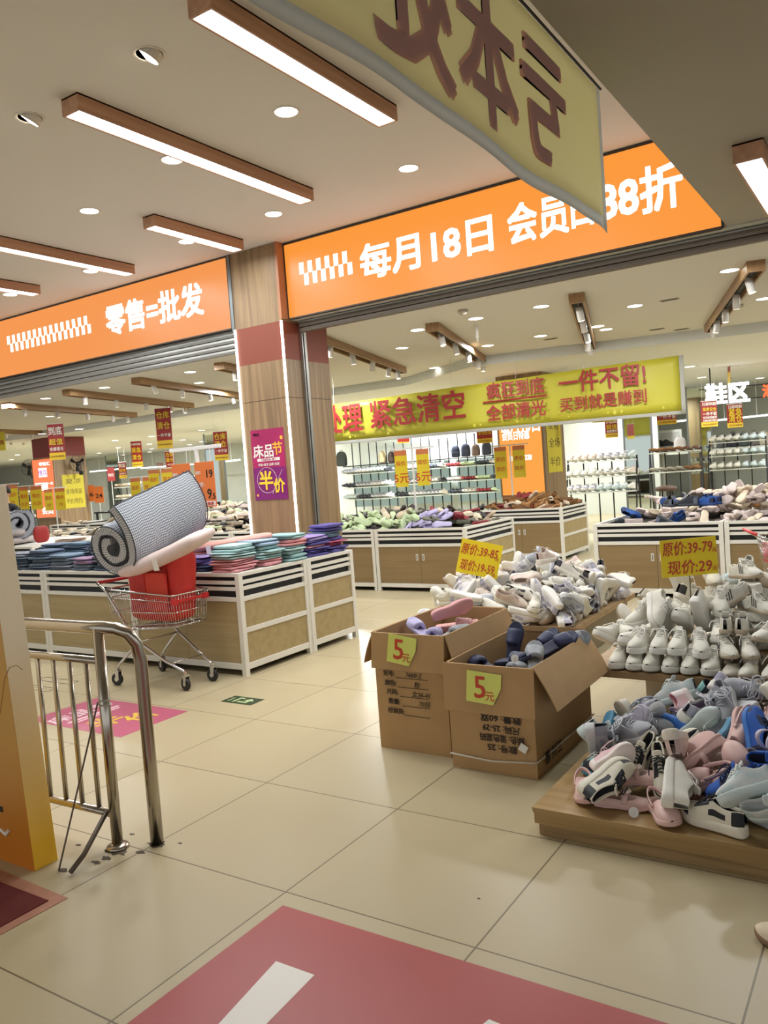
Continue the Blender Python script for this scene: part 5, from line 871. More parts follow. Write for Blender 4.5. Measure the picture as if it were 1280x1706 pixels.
# ------------------------------------------------------------------ cardboard cartons
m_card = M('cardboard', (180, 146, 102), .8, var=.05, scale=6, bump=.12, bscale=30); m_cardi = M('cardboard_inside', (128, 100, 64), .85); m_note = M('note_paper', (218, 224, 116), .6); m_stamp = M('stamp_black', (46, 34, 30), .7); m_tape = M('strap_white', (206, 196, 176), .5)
def flap(w, h, ang, axis, pos, th=.006, n=5, curl=0.0, skew=0):
    """flap hinged at z=0 edge along local x, length h, opened by ang from upright"""
    rows = []
    for i in range(n+1):
        s = h*i/n; a = ang+curl*i/n; y = -sin(a)*s; z = cos(a)*s; k = skew*i/n
        rows.append([(-w/2+k, y, z), (w/2+k, y, z), (w/2+k, y+th*cos(a), z+th*sin(a)), (-w/2+k, y+th*cos(a), z+th*sin(a))])
    mb = MB().loft(rows); q = MB(); q.join(mb, Matrix.Translation(pos) @ Matrix.Rotation(axis, 4, 'Z')); return q
def carton(label, x0, x1, y0, y1, h, hf, notelabel, flaps, rz=0):
    cx, cy = (x0+x1)/2, (y0+y1)/2; t = T('carton', label, 'cardboard box', (cx, cy, 0), rz); a, b, e = (x1-x0)/2, (y1-y0)/2, .007
    B = MB(); bulge = .012
    for s, (ux, uy, L) in (((0, -1), (1, 0, a)), ((0, 1), (1, 0, a)), ((-1, 0), (0, 1, b)), ((1, 0), (0, 1, b))) if 0 else ():
        pass
    def wall(x0_, y0_, x1_, y1_, nx, ny):
        g = []; G2 = []
        for k in range(7):
            z = .0+h*k/6; r1 = []; r2 = []
            for i in range(9):
                u = i/8; bl = bulge*sin(pi*u)*sin(pi*min(1, k/6*1.0+.0)*.8+.2)
                x = x0_+(x1_-x0_)*u+nx*bl; y = y0_+(y1_-y0_)*u+ny*bl
                r1.append((x, y, z)); r2.append((x-nx*e, y-ny*e, z))
            g.append(r1+r2[::-1])
        B.loft(g)
    wall(-a, -b, a, -b, 0, -1); wall(-a, b, a, b, 0, 1); wall(-a, -b, -a, b, -1, 0); wall(a, -b, a, b, 1, 0)
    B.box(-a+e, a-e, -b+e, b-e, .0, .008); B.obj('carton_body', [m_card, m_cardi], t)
    for nm, mb in flaps(a, b, h): mb.obj('flap', m_card, t)
    return t, a, b
def flaps1(a, b, h):
    yield 'f', flap(2*a+.01, .2, pi-.1, 0, Vector((0, -b-.004, h)))
    yield 'r', flap(2*b-.01, .19, pi-.3, pi/2, Vector((a, 0, h)))
    yield 'l', flap(2*b-.02, .2, pi-.55, -pi/2, Vector((-a, 0, h)), curl=.15)
    yield 'b', flap(2*a-.02, .12, pi-.9, pi, Vector((0, b, h)))
H1 = .66
b1, a, b = carton('left cardboard carton with a 5 yuan note holding pink and lilac slippers', -2.555, -2.1, 3.69, 4.5, H1, .2, '', flaps1)
for i, s in enumerate(['货号:', '颜色:', '尺码:', '数量:', '检验员:']):
    z = .435-.052*i; lettering(b1, s, .034, m_stamp, -.13+.008*i, -b-.016, z, bold=.02, depth=.001); MB().box(-.085+.01*i, .12, -b-.0165, -b-.0155, z-.022, z-.019).obj('printed_line', m_stamp, b1)
    if i < 4: lettering(b1, ['7660-2', '粉', '女36-41', '70双'][i], .036, m_stamp, .03+.02*i, -b-.016, z, bold=0, shear=.2, depth=.001)
def flaps2(a, b, h):
    yield 'f', flap(2*a+.03, .245, pi-.06, 0, Vector((.0, -b-.004, h)))
    yield 'r', flap(2*b-.02, .235, pi-.62, pi/2, Vector((a, 0, h)), curl=.1)
    yield 'l', flap(2*b-.02, .1, pi-.1, -pi/2, Vector((-a, 0, h)))
    yield 'b', flap(2*a-.02, .03, .1, pi, Vector((0, b, h)))
H2 = .55
b2, a2, bb2 = carton('right cardboard carton with a 5 yuan note holding navy and grey slippers', -2.035, -1.565, 3.585, 4.4, H2, .24, '', flaps2)
for i, s in enumerate(['款号: 25', '颜色: 混色混码', '尺码: 25-29', '数量: 60双']):
    lettering(b2, s, .042, m_stamp, .06, -bb2-.016, .135+.05*i, bold=.02, depth=.001, rot=(0, pi, 0), width=[.16, .24, .2, .22][i])
for i, s in enumerate(['惠', '州', '三']): lettering(b2, s, .07, m_stamp, a2+.014, -.3+.08*i, .08, bold=.02, depth=.001, rot=(0, 0, pi/2))
for i in range(5): MB().tube([(a2+.014, -.05+.09*i, .3+.01*i), (a2+.015, -.02+.09*i, .27), (a2+.014, .01+.09*i, .29)], .005, 5).obj('smudged_print', m_stamp, b2)
MB().tube([(-a2-.004, -bb2-.014, .075), (0, -bb2-.018, .065), (a2+.002, -bb2-.014, .085), (a2+.016, -bb2+.2, .09), (a2+.012, bb2, .085)], .005, 6).obj('strapping', m_tape, b2, smooth=True)
MB().box(-.02, .022, -.0005, .0005, -.02, .02, M4=Matrix.Translation((.175, -bb2-.02, .155)) @ Matrix.Rotation(.5, 4, 'Y')).obj('torn_label', M('tag_white', (232, 230, 226), .6), b2)
def note(par, x, y, z, w, h, roll):
    n = T('price_note', None, None, (x, y, z)); n.rotation_euler = (-.06, roll, 0)
    pts = [(-w/2+.01, h/2), (w/2, h/2-.012), (w/2-.005, .0), (w/4, -h/2-.002), (-w/2, -h/2+.008)]
    MB().prism([(p_[0], p_[1]) for p_ in pts], 0, .0012, M4=Matrix(((1, 0, 0, 0), (0, 0, -1, 0), (0, 1, 0, 0), (0, 0, 0, 1)))).obj('paper', m_note, n)
    lettering(n, '5', h*.95, m_ink, -w*.1, -.0025, 0, bold=.012, depth=.0008); lettering(n, '元', h*.32, m_ink, w*.17, -.0025, -h*.26, bold=.01, depth=.0008); return n
p = at(668, 1083, y=3.655); tag(note(None, p.x, 3.662, p.z, .19, .165, .06), 'pale green 5 yuan note taped to the left carton flap', 'price note', '5 yuan notes')
p = at(805, 1146, y=3.555); tag(note(None, p.x, 3.561, p.z, .2, .165, .0), 'pale green 5 yuan note taped to the right carton flap', 'price note', '5 yuan notes')
def place(key, loc, rot, label, group):
    nm = {'slide': 'slipper', 'clog': 'clog'}[SHOE[key][0]]; o = dup(proto(key, nm, 'slipper', 0), label, group); o['category'] = 'slipper'; o.location = loc; o.rotation_euler = rot; return o
G = 'slippers in the left carton'
for k, l, r_, lb in [('psl', (-2.29, 4.16, .7), (-1.1, -.3, .55), 'pink ribbed slipper showing its sole, highest in the left carton'), ('psl', (-2.29, 4.2, .585), (.1, -.1, .35), 'pink slipper lying below the raised one in the left carton'),
                     ('lil', (-2.42, 3.98, .6), (.1, -.35, 2.5), 'lilac slipper with its strap to the camera in the left carton'), ('lil', (-2.32, 3.96, .57), (0, -.1, 1.9), 'lilac slipper half under the strap of another, left carton'),
                     ('gsl', (-2.2, 3.98, .58), (.2, -.2, 1.2), 'pale grey slipper at the right wall of the left carton'), ('gsl', (-2.24, 4.3, .55), (pi, .1, .4), 'pale slipper sole up behind the pink ones, left carton')]: place(k, l, r_, lb, G)
for i in range(10): place(['psl', 'lil', 'gsl'][i % 3], (-2.42+.18*(i % 2)+.02*(i % 3), 3.85+.13*(i//2), .44+.015*(i % 3)), (.1, .05, i*1.1), 'slipper in the under layer of the left carton', G)
G = 'slippers in the right carton'
for k, l, r_, lb in [('nav', (-1.87, 4.1, .53), (.1, -1.2, 1.35), 'navy slipper standing toe up at the back of the right carton'), ('nav', (-1.78, 3.86, .49), (.15, -.25, -.4), 'big navy slipper with its strap showing, centre of the right carton'),
                     ('nav', (-1.93, 3.8, .47), (-.2, -.1, 2.4), 'navy slipper at the left wall of the right carton'), ('nav', (-1.75, 4.2, .5), (.3, -.6, 1.0), 'small navy slipper sticking up behind the centre of the right carton'),
                     ('nav', (-1.65, 4.15, .52), (.5, -.35, .75), 'long navy slipper rising to the right corner of the right carton'), ('gsl', (-1.66, 3.86, .505), (.25, -.55, 1.9), 'grey slipper heel up before the right flap'),
                     ('gsl', (-1.63, 4.28, .5), (1.2, -.4, .6), 'dark slipper with a grey rim at the back right corner'), ('gsl', (-1.73, 3.72, .47), (.1, -.1, 1.3), 'grey slipper under the hang tag of the right carton')]: place(k, l, r_, lb, G)
for i in range(10): place(['nav', 'gsl', 'nav'][i % 3], (-1.91+.18*(i % 2)+.02*(i % 3), 3.74+.13*(i//2), .34+.015*(i % 3)), (.1, .05, i*1.3), 'slipper in the under layer of the right carton', G)
p = at(858, 1097, y=3.72); o = MB().cyl((0, 0, 0), .02, .004, 20, axis=(0, -1, .3)).cyl((0, -.004, .0013), .005, .004, 10, axis=(0, -1, .3)).obj('security_tag', M('tag_disc', (214, 210, 206), .4), None, smooth=True, ang=.6); o.location = (p.x, 3.72, p.z); tag(o, 'round white security tag on the navy slipper in the right carton', 'security tag')
p = at(1058, 1379, y=3.1); o = MB().cyl((0, 0, 0), .02, .005, 20, axis=(0, -1, .4)).cyl((0, -.005, .0013), .005, .004, 10, axis=(0, -1, .4)).obj('security_tag', M('tag_disc', (214, 210, 206), .4), None, smooth=True, ang=.6); o.location = (p.x, 3.1, max(.14, p.z)); tag(o, 'round white security tag among the pink shoes on the front pallet', 'security tag')
# ------------------------------------------------------------------ stainless railing
t = T('railing', 'stainless steel railing with a bent handrail and upright bars at left', 'railing', (-2.95, 2.2, 0)); Rr = lambda x, y, z: Vector((x+2.95, y-2.2, z))
hz = .975
MB().tube([Rr(-4.3, 2.15, hz), Rr(-3.4, 2.175, hz), Rr(-3.0, 2.185, hz), Rr(-2.93, 2.197, hz), Rr(-2.87, 2.215, hz-.006), Rr(-2.835, 2.245, hz-.03), Rr(-2.823, 2.275, hz-.08), Rr(-2.82, 2.29, hz-.16), Rr(-2.82, 2.29, .4), Rr(-2.82, 2.29, 0)], .0285, 16).obj('handrail', m_steel, t, smooth=True)
MB().tube([Rr(-2.955, 2.187, 0), Rr(-2.955, 2.187, hz)], .024, 16).obj('post', m_steel, t, smooth=True)
MB().lathe([(.048, 0), (.05, .006), (.045, .014), (.03, .02), (.024, .022)], 20, p=Rr(-2.955, 2.187, 0)).obj('floor_flange', m_steel, t, smooth=True)
dr = lambda x: 2.187+(x+2.955)*.03
MB().tube([Rr(-4.2, dr(-4.2), .83), Rr(-2.955, 2.187, .83)], .017, 12).obj('upper_rail', m_steel, t, smooth=True); MB().tube([Rr(-4.2, dr(-4.2), .15), Rr(-2.955, 2.187, .15)], .017, 12).obj('lower_rail', m_steel, t, smooth=True)
for i in range(9):
    x = -3.055-.113*i; MB().tube([Rr(x, dr(x), .15), Rr(x, dr(x), .83)], .011, 10).obj('bar', m_steel, t, smooth=True)
m_irn = M('iron_dark', (96, 84, 72), .5, .6)
pa, pc = at(178, 1352, y=2.16), at(118, 1458, z=.003)
MB().tube([pa-t.location, (pa*.35+pc*.65)-t.location+Vector((0, 0, -.01)), pc-t.location+Vector((0, 0, .012))], .011, 6).obj('brace', m_irn, t, smooth=True)
pa, pc = at(163, 1170, y=2.165), at(98, 1450, z=.002); MB().tube([pa-t.location, pc-t.location], .004, 6).obj('tie_rod', m_irn, t)
for z in (.64, .66): MB().lathe([(.025, -.004), (.028, 0), (.025, .004)], 14, p=Rr(-2.955, 2.187, z)).obj('tape_band', M('tape_clear', (170, 164, 154), .3), t)
# grime round the post feet
m_gr = M('grime', (92, 82, 68), .9, var=.2, scale=30)
def blot(x, y, r_, seed, nm='floor_stain', lab='dark grime patch on the floor by the railing post'):
    q = random.Random(seed); pts = [(x+r_*q.uniform(.5, 1.1)*cos(2*pi*k/14)*1.5, y+r_*q.uniform(.4, 1.0)*sin(2*pi*k/14)) for k in range(14)]
    return tag(MB().prism(pts, .0002, .0008).obj(nm, m_gr), lab, 'stain', 'grime by the railing')
for i, (u, v, r_) in enumerate([(235, 1420, .018), (220, 1390, .012), (160, 1437, .02), (195, 1418, .05), (262, 1406, .04), (130, 1408, .012), (105, 1450, .02), (300, 1405, .01), (798, 1497, .007), (178, 1430, .022)]):
    p = at(u, v, z=0); blot(p.x, p.y, r_, i, lab='dark grime spot %s' % ['below the railing flange', 'right of the railing post', 'by the iron brace', 'round the railing flange', 'round the handrail foot', 'between the tie rod and brace', 'at the tie rod foot', 'right of the handrail foot', 'alone on the open floor tile', 'left of the flange'][i])
# ------------------------------------------------------------------ yellow display panel at the left edge
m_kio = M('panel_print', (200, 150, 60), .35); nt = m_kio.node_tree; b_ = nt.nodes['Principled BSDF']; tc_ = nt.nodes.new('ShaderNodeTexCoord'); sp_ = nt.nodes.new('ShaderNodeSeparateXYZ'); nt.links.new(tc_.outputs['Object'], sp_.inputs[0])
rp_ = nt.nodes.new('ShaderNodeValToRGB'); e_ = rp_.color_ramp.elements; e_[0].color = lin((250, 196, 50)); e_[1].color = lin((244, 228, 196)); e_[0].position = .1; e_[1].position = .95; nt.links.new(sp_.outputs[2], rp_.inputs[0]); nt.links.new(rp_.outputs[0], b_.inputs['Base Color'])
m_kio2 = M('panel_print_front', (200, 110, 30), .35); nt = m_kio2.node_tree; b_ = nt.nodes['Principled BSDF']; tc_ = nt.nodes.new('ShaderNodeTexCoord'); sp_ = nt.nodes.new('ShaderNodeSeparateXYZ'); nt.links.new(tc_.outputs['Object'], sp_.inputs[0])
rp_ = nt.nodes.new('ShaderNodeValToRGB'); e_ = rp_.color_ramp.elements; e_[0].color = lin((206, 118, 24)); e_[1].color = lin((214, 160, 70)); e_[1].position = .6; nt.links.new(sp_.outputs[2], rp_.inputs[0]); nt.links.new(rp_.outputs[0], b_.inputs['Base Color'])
t = T('standing_board', 'tall yellow printed display panel cut off by the left edge', 'standing board', (-3.5, 1.92, 0))
LEAN = Matrix(((1, 0, -.07, 0), (0, 1, 0, 0), (0, 0, 1, 0), (0, 0, 0, 1)))
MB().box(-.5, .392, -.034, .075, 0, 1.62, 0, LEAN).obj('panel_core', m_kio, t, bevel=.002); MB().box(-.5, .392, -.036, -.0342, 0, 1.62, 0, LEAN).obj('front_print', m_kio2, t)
p = at(12, 1385, y=1.883); MB().tube([(p.x+3.5-.05, -.037, p.z), (p.x+3.5-.01, -.037, p.z-.016), (p.x+3.5+.015, -.037, p.z+.008)], .008, 6).obj('printed_smile', M('print_white', (238, 232, 222), .5), t); p = at(2, 1348, y=1.883); MB().box(p.x+3.5-.02, p.x+3.5+.012, -.038, -.036, p.z-.012, p.z+.012).obj('printed_eye', m_blk, t)
c = [at(u, v, x=-3.095) for u, v in ((36, 1140), (22, 1108), (10, 1110), (2, 1140))]
MB().tube([at(u, v, y=1.884)-t.location for u, v in ((0, 1190), (8, 1130), (16, 1112), (27, 1108), (38, 1116))], .0016, 5).obj('printed_curve', M('print_brown', (150, 84, 40), .5), t)
# ------------------------------------------------------------------ floor mats and stickers
m_mat = M('mat_darkred', (96, 26, 20), .9, bump=.5, bscale=220); m_tp = M('tape_pinkish', (172, 120, 96), .6, var=.1, scale=20); m_rst = M('sticker_red', (164, 44, 38), .4, var=.04, scale=3)
t = T('floor_mat', 'dark red carpet mat with a worn taped edge at the left edge', 'mat', (-3.2, 1.3, 0))
MB().box(-.6, .37, -.6, .46, .0004, .006).obj('carpet', m_mat, t); MB().prism([(-.6, .46), (.37, .46), (.37, -.6), (.405, -.6), (.42, .51), (-.6, .54)], .0003, .0025).obj('edge_tape', m_tp, t)
t = T('floor_sticker', 'large red floor sticker with white strokes at the bottom edge', 'floor sticker', (-1.0, 1.6, 0))
MB().box(-.972, 1.6, -1.2, .54, .0002, .0012).obj('red_sheet', m_rst, t)
ql = [at(u, v, z=0) for u, v in ((460, 1602), (524, 1625), (445, 1706), (365, 1706))]
d1 = ql[3]-ql[0]; d2 = ql[2]-ql[1]; MB().prism([(q_.x+1.0, q_.y-1.6) for q_ in (ql[0], ql[1], ql[1]+d2*1.6, ql[0]+d1*1.6)], .0012, .0018).obj('white_stroke', M('print_white', (238, 232, 222), .5), t)
p = at(815, 1699, z=0); MB().prism([(p.x+1, p.y-1.6), (p.x+1.05, p.y-1.6-.004), (p.x+.98, p.y-1.9), (p.x+.93, p.y-1.9)], .0012, .0018).obj('white_stroke', M('print_white', (238, 232, 222), .5), t)
t = T('floor_poster', 'faded pink bedding sale poster stuck to the floor beyond the railing', 'floor poster', (-4.715, 3.505, 0))
MB().box(-.49, .49, -.285, .285, .0002, .0012).obj('printed_sheet', M('poster_pink', (186, 92, 118), .4, var=.08, scale=3), t)
m_pky = M('print_yellow', (222, 186, 70), .5); m_pkw = M('print_pale', (232, 200, 206), .5); fl_ = (-pi/2, 0, pi/2)
for s, x_, y_, sz, mt in (('床品节', -.27, -.02, .17, m_pkw), ('半', .1, -.09, .24, m_pky), ('价', .25, .08, .22, m_pky)):
    lettering(t, s, sz, mt, x_, y_, .0018, bold=.025, depth=.0006, rot=(-pi/2, 0, pi/2))
MB().box(-.15, -.12, -.22, .2, .0012, .0016).box(-.1, -.08, -.18, .17, .0012, .0016).obj('small_print', m_pkw, t)
t = T('exit_sticker', 'small dark green exit arrow sticker on the floor before the counter', 'floor sticker', (-4.025, 4.125, 0)); m_gn = M('exit_green', (44, 66, 40), .4); m_gl = M('exit_glow', (186, 204, 150), .4)
MB().box(-.143, .143, -.075, .075, .0002, .0012).obj('base_sheet', m_gn, t)
MB().prism([(-.02, -.045), (.07, -.045), (.07, .0), (.1, .0), (.055, .05), (.01, .0), (.04, .0), (.04, -.02), (-.02, -.02)], .0012, .0018).obj('arrow', m_gl, t)
MB().prism([(-.06, -.05), (-.04, -.05), (-.04, .05), (-.06, .05)], .0012, .0018).box(-.038, -.01, .03, .05, .0012, .0018).obj('running_figure', m_gl, t); lettering(t, 'EXIT', .04, m_gl, -.1, 0, .0017, bold=.01, depth=.0006, rot=(-pi/2, 0, pi/2))
for i, (u, v) in enumerate(((96, 1134), (60, 1146))):
    p = at(u, v, z=0); q = MB(); w, d = .22, .05
    for a_, b_2, c_, d_ in ((-w, w, -d, -d+.008), (-w, w, d-.008, d), (-w, -w+.008, -d, d), (w-.008, w, -d, d)): q.box(a_, b_2, c_, d_, .0002, .001)
    o = q.obj('floor_marking', m_dark); o.location = p; tag(o, ['thin dark rectangle outline on the floor behind the railing', 'thin dark outline on the floor nearest the yellow panel'][i], 'floor marking', 'floor outlines')
# ------------------------------------------------------------------ poster on the pillar
t = T('wall_poster', 'magenta bedding sale poster on the wood pillar', 'poster', (-5.45, 6.245, 1.345)); m_mag = M('poster_magenta', (168, 34, 92), .4, var=.25, scale=2.2); m_pur = M('poster_purple', (124, 30, 110), .4)
MB().box(-.218, .218, -.002, .003, 0, .72).obj('sheet', m_mag, t); MB().box(-.218, .218, -.0028, -.002, 0, .33).obj('lower_panel', m_pur, t)
lettering(t, '床品', .14, m_prw, -.06, -.004, .5, bold=.025); lettering(t, '节', .14, M('print_orange', (240, 180, 60), .5), .13, -.004, .515, bold=.025)
MB().box(-.15, .15, -.0032, -.002, .395, .425).obj('text_strip', m_prw, t); lettering(t, '厂家直销 假一赔十', .024, m_mag, 0, -.0045, .41, bold=.005, depth=.0008); lettering(t, '零售=批发 品质=实惠', .03, m_prw, 0, -.004, .36, bold=.01)
lettering(t, '半', .2, M('poster_yellow', (244, 214, 60), .5), -.05, -.006, .2, bold=.03); lettering(t, '价', .15, M('poster_yellow', (244, 214, 60), .5), .12, -.006, .14, bold=.03)
MB().tube([(.0-.04+.13*cos(2*pi*k/40), -.003, .2+.13*sin(2*pi*k/40)) for k in range(40)], .002, 5, loop=True).tube([(.17, -.003, .3), (.02, -.003, .06)], .002, 5).obj('circle_line', m_prw, t)
for q_ in ((.19, .62, .02), (-.18, .05, .014)): MB().lathe([(.001, -.001), (q_[2], 0), (q_[2], .001), (.001, .002)], 12, p=(q_[0], -.004, q_[1]), axis=(0, 1, 0)).obj('printed_ornament', M('print_orange', (240, 180, 60), .5), t); lettering(t, '零售汇', .03, m_prw, -.14, -.004, .67, bold=.005)
# shoe of somebody at the right edge
pr = make_shoe('worn_shoe', 'cream slip-on shoe on the bare floor, its toe entering at the right edge', 'shoe', shoe_parts('loafer', fab('worn_cream', (222, 206, 176)), M('worn_sole', (128, 98, 72), .6), None, M('worn_lining', (150, 130, 100)), None, th=.024))
p = at(1262, 1562, z=0); pr.location = (p.x+.122, p.y-.015, 0); pr.rotation_euler = (0, 0, pi-.25)
# ------------------------------------------------------------------ inside the shop
def atd(px, py, dep):
    return Vector((0, 0, CAM_H)) + (CR*((px-IW/2)/CAM_F) - CU*((py-IH/2)/CAM_F) + CF)*dep
# wood track bars with spotlights
m_bar = wood('bar_wood', (168, 132, 92), (142, 108, 74), 'y', s=.7); m_spot = M('spot_white', (226, 222, 214), .4); m_spl = M('spot_lens', (0, 0, 0), .4, emit=4, ecol=(255, 246, 226))
def track_bar(x, y, L, label, spots):
    t = T('track_bar', label, 'track light', (x, y, 3.1), .29); w, h = .078, .1
    MB().box(-w, -w+.02, 0, L, 0, h).box(w-.02, w, 0, L, 0, h).box(-w+.02, w-.02, 0, .02, 0, h).box(-w+.02, w-.02, L-.02, L, 0, h).obj('wood_casing', m_bar, t)
    MB().box(-w+.02, w-.02, .02, L-.02, .05, .06).box(-.015, .015, .05, L-.05, .035, .05).obj('track', m_dark, t)
    for i, s in enumerate(spots):
        a = rnd.uniform(-.25, .25); A = Matrix.Translation((0, s*L, .02)) @ Matrix.Rotation(a, 4, 'X') @ Matrix.Rotation(rnd.uniform(-.2, .2), 4, 'Y')
        q = MB().lathe([(.001, .02), (.036, .02), (.038, .015), (.038, -.13), (.034, -.135), (.034, -.12), (.001, -.12)], 14)
        so = MB().join(q, A).obj('spotlight', m_spot, t, smooth=True, ang=.7)
        q = MB().cyl((0, 0, -.123), .033, .002, 14); MB().join(q, A).obj('lens', m_spl, so)
SPN = (.12, .34, .58, .8, .93)
BARS = [(711, 554, 'first full track bar right of the pillar, over the yellow banner'), (949, 507, 'track bar seen nearly end-on in the middle of the shop ceiling'), (1175+0, 455, 'track bar at the right edge pointing towards the banner'),
        (221, 641, 'track bar left of the pillar with two white spots'), (106, 660, 'track bar over the fan pillar, second from the left shutter edge'), (5, 681, 'track bar at the left edge under the shutter'), (359, 617, 'short visible end of a track bar beside the pillar')]
for i, (u, v, lb) in enumerate(BARS):
    if i == 2: u = 1153; p = at(1245, 455, z=3.1)
    else: p = at(u, v, z=3.1)
    track_bar(p.x+.078, p.y, 3.85, lb, SPN)
track_bar(-5.75, 7.6, 3.85, 'track bar just behind the pillar, its spots over the banner start', SPN)
for k, (u, v) in enumerate(((124, 726), (51, 735))):
    p = at(u, v, z=3.1); track_bar(p.x+1.1, p.y-3.7, 3.85, ['lower track bar at left ending above the fan pillar', 'lowest track bar at the left edge'][k], SPN)
# downlights of the shop
FR = [(696, 550), (670, 580), (793, 531), (724, 613), (730, 631), (612, 648), (902, 511), (901, 560), (1058, 510), (996, 544), (1010, 549), (1080, 572), (1009, 588), (931, 600), (1216, 451), (1273, 498), (813, 576),
      (174, 646), (317, 620), (332, 638), (76, 664), (83, 694), (393, 679), (291, 693), (216, 704)]
BK = [(1150, 611), (1170, 629), (1267, 630), (1165, 657), (1142, 669), (132, 715), (70, 723), (29, 758), (19, 766), (165, 755), (192, 734), (197, 746), (206, 758), (253, 727), (336, 717), (305, 733), (336, 736), (249, 740), (253, 748), (249, 753), (316, 741), (205, 758), (302, 756), (270, 762), (1240, 660), (1192, 671)]
for i, (u, v) in enumerate(FR):
    p = at(u, v, z=IN1-.004); downlight(p.x, p.y, IN1, .085, 'recessed downlight in the front shop ceiling %s' % ('right of the pillar' if u > 500 else 'left of the pillar'), group='shop ceiling downlights '+('right' if u > 500 else 'left'))
for i, (u, v) in enumerate(BK):
    p = at(u, v, z=IN2-.004)
    if p.y > 20.4 and not (p.y < 23.8 and (p.x < -16.2 or p.x > -5)) or p.x < -43: continue
    downlight(p.x, p.y, IN2, .095, 'recessed downlight in the rear shop ceiling %s' % ('at right' if u > 500 else 'at left'), group='rear ceiling downlights '+('right' if u > 500 else 'left'))
for x, y in [(-1.5, 7.6), (-3.6, 7.8), (-5.9, 7.8), (-8.2, 7.8), (-10.5, 8.0), (-13, 8.2), (-.5, 10.2), (-2.8, 10.4), (-5, 10.2), (-7.5, 10.3), (-10, 10.6), (-12.8, 10.8), (-16, 10.5)]:
    lamp('shop_light', (x, y, IN1-.03), .3, 36, (.96, .98, 1))
for x, y in [(-2, 14.5), (-6, 14.8), (-10.5, 14.5), (-15.5, 14.5), (-21, 14.5), (1.5, 15), (-1, 19), (-6, 19.5), (-11, 19.5), (-17, 19.5), (-24, 19), (-31, 18)]:
    lamp('shop_light', (x, y, IN2-.03), .4, 85 if x > -9 else 200, (.93, .98, 1))
# small ceiling fittings
for i, (u, v) in enumerate(((932-160, 521), (1231, 512))):
    p = at(u, v, z=3.17); o = MB().lathe([(.001, .03), (.055, .03), (.055, .005), (.03, -.02), (.001, -.022)], 16).obj('smoke_detector', M('detector_grey', (190, 184, 170), .5), None, smooth=True, ang=.6); o.location = p; tag(o, ['round smoke detector near the first right track bar', 'round smoke detector by the right edge track bar'][i], 'smoke detector')
p = at(794, 540, z=IN1); o = MB().lathe([(.001, 0), (.02, 0), (.02, -.16), (.012, -.17), (.012, -.2), (.02, -.205), (.001, -.21)], 12).obj('sprinkler', m_plw, None, smooth=True, ang=.6); o.location = p; tag(o, 'white sprinkler drop hanging below a downlight right of the pillar', 'sprinkler')
for i, (u, v) in enumerate(((1116, 500), (1095, 549), (1136, 549), (918, 565), (702, 629), (1001+90, 575))):
    p = at(u, v, z=IN1-.006); o = MB().box(-.1, .1, -.04, .04, 0, .006).box(-.08, .08, -.012, .012, -.004, 0, 1).obj('air_slot', [M('vent_grey', (150, 142, 126), .5), m_dark]); o.location = p; tag(o, 'small dark slot fitting in the shop ceiling, '+['nearest the right sign', 'left of the pair', 'right of the pair', 'left of the end-on bar', 'over the banner left', 'beside the back downlight'][i], 'ceiling slot')
# yellow sale banner strung along the ceiling step
PB0, PBd = Vector((-5.6, 11.22, 0)), Vector((4.4, .95, 0)).normalized(); PBn = Vector((PBd.y, -PBd.x, 0))
def onb(px, py):
    d = CR*((px-IW/2)/CAM_F) - CU*((py-IH/2)/CAM_F) + CF; o_ = Vector((0, 0, CAM_H)); t_ = (PB0-o_).dot(PBn)/d.dot(PBn); q = o_+d*t_; return (q-PB0).dot(PBd), q.z
xr, zt = onb(1131, 592); _, zbm = onb(1134, 684); xl = onb(548, 700)[0]-1.2
bt = T('sale_banner', 'long yellow sale banner with red characters hung across the shop ceiling step', 'banner', PB0, math.atan2(PBd.y, PBd.x))
def bz(x, z): return .02*sin(x*3.1+z*2)+.012*sin(x*9+z*5)
zl, zlb = onb(600, 668)[1], onb(600, 732)[1]; xm = onb(600, 700)[0]
def ztop(x): return zl+(zt-zl)*(x-xm)/(xr-xm)
def zbot(x): return zlb+(zbm-zlb)*(x-xm)/(xr-xm)
def ban(x0, x1, f0, f1, n, off):
    rows = []
    for i in range(n+1):
        x = x0+(x1-x0)*i/n; a = []; b = []
        for k in range(7):
            z = f0(x)+(f1(x)-f0(x))*k/6; y = bz(x, z)+off; a.append((x, y-.002, z)); b.append((x, y, z))
        rows.append(a+b[::-1])
    return MB().loft(rows)
m_by = M('banner_yellow', (188, 180, 52), .5); m_br = M('banner_red', (158, 38, 40), .5)
ban(xl, xr, zbot, ztop, 70, 0).obj('cloth', m_by, bt, smooth=True); ban(xl, xr, lambda x: zbot(x)-.05, zbot, 70, 0).obj('bottom_hem', m_banw, bt, smooth=True); ban(xr, xr+.06, lambda x: zbot(x)-.05, ztop, 4, 0).obj('side_hem', m_banw, bt, smooth=True)
def btext(s, ua, ub, vmid, h, bold=.03, vt=None):
    xa, xb = onb(ua, vmid)[0], onb(ub, vmid)[0]; xc = (xa+xb)/2; zc = onb((ua+ub)/2, vmid)[1]
    lettering(bt, s, h, m_br, xc, -.052, zc, bold=bold, width=xb-xa, depth=.004, rot=(0, -.02, 0))
for k_ in range(7):
    xx_ = xl+.3+(xr-xl-.6)*k_/6; MB().tube([(xx_, 0, ztop(xx_)), (xx_, .05, IN1)], .003, 4).obj('hanging_cord', m_plw, bt)
btext('处理', 540, 605, 698, .5, .022); btext('紧急清空', 618, 776, 682, .47, .02); btext('疯狂到底', 812, 908, 647, .26, .02); btext('全部清光', 812, 910, 684, .25, .02); btext('一件不留!', 932, 1076, 631, .33, .02); btext('买到就是赚到', 934, 1078, 667, .22, .014)
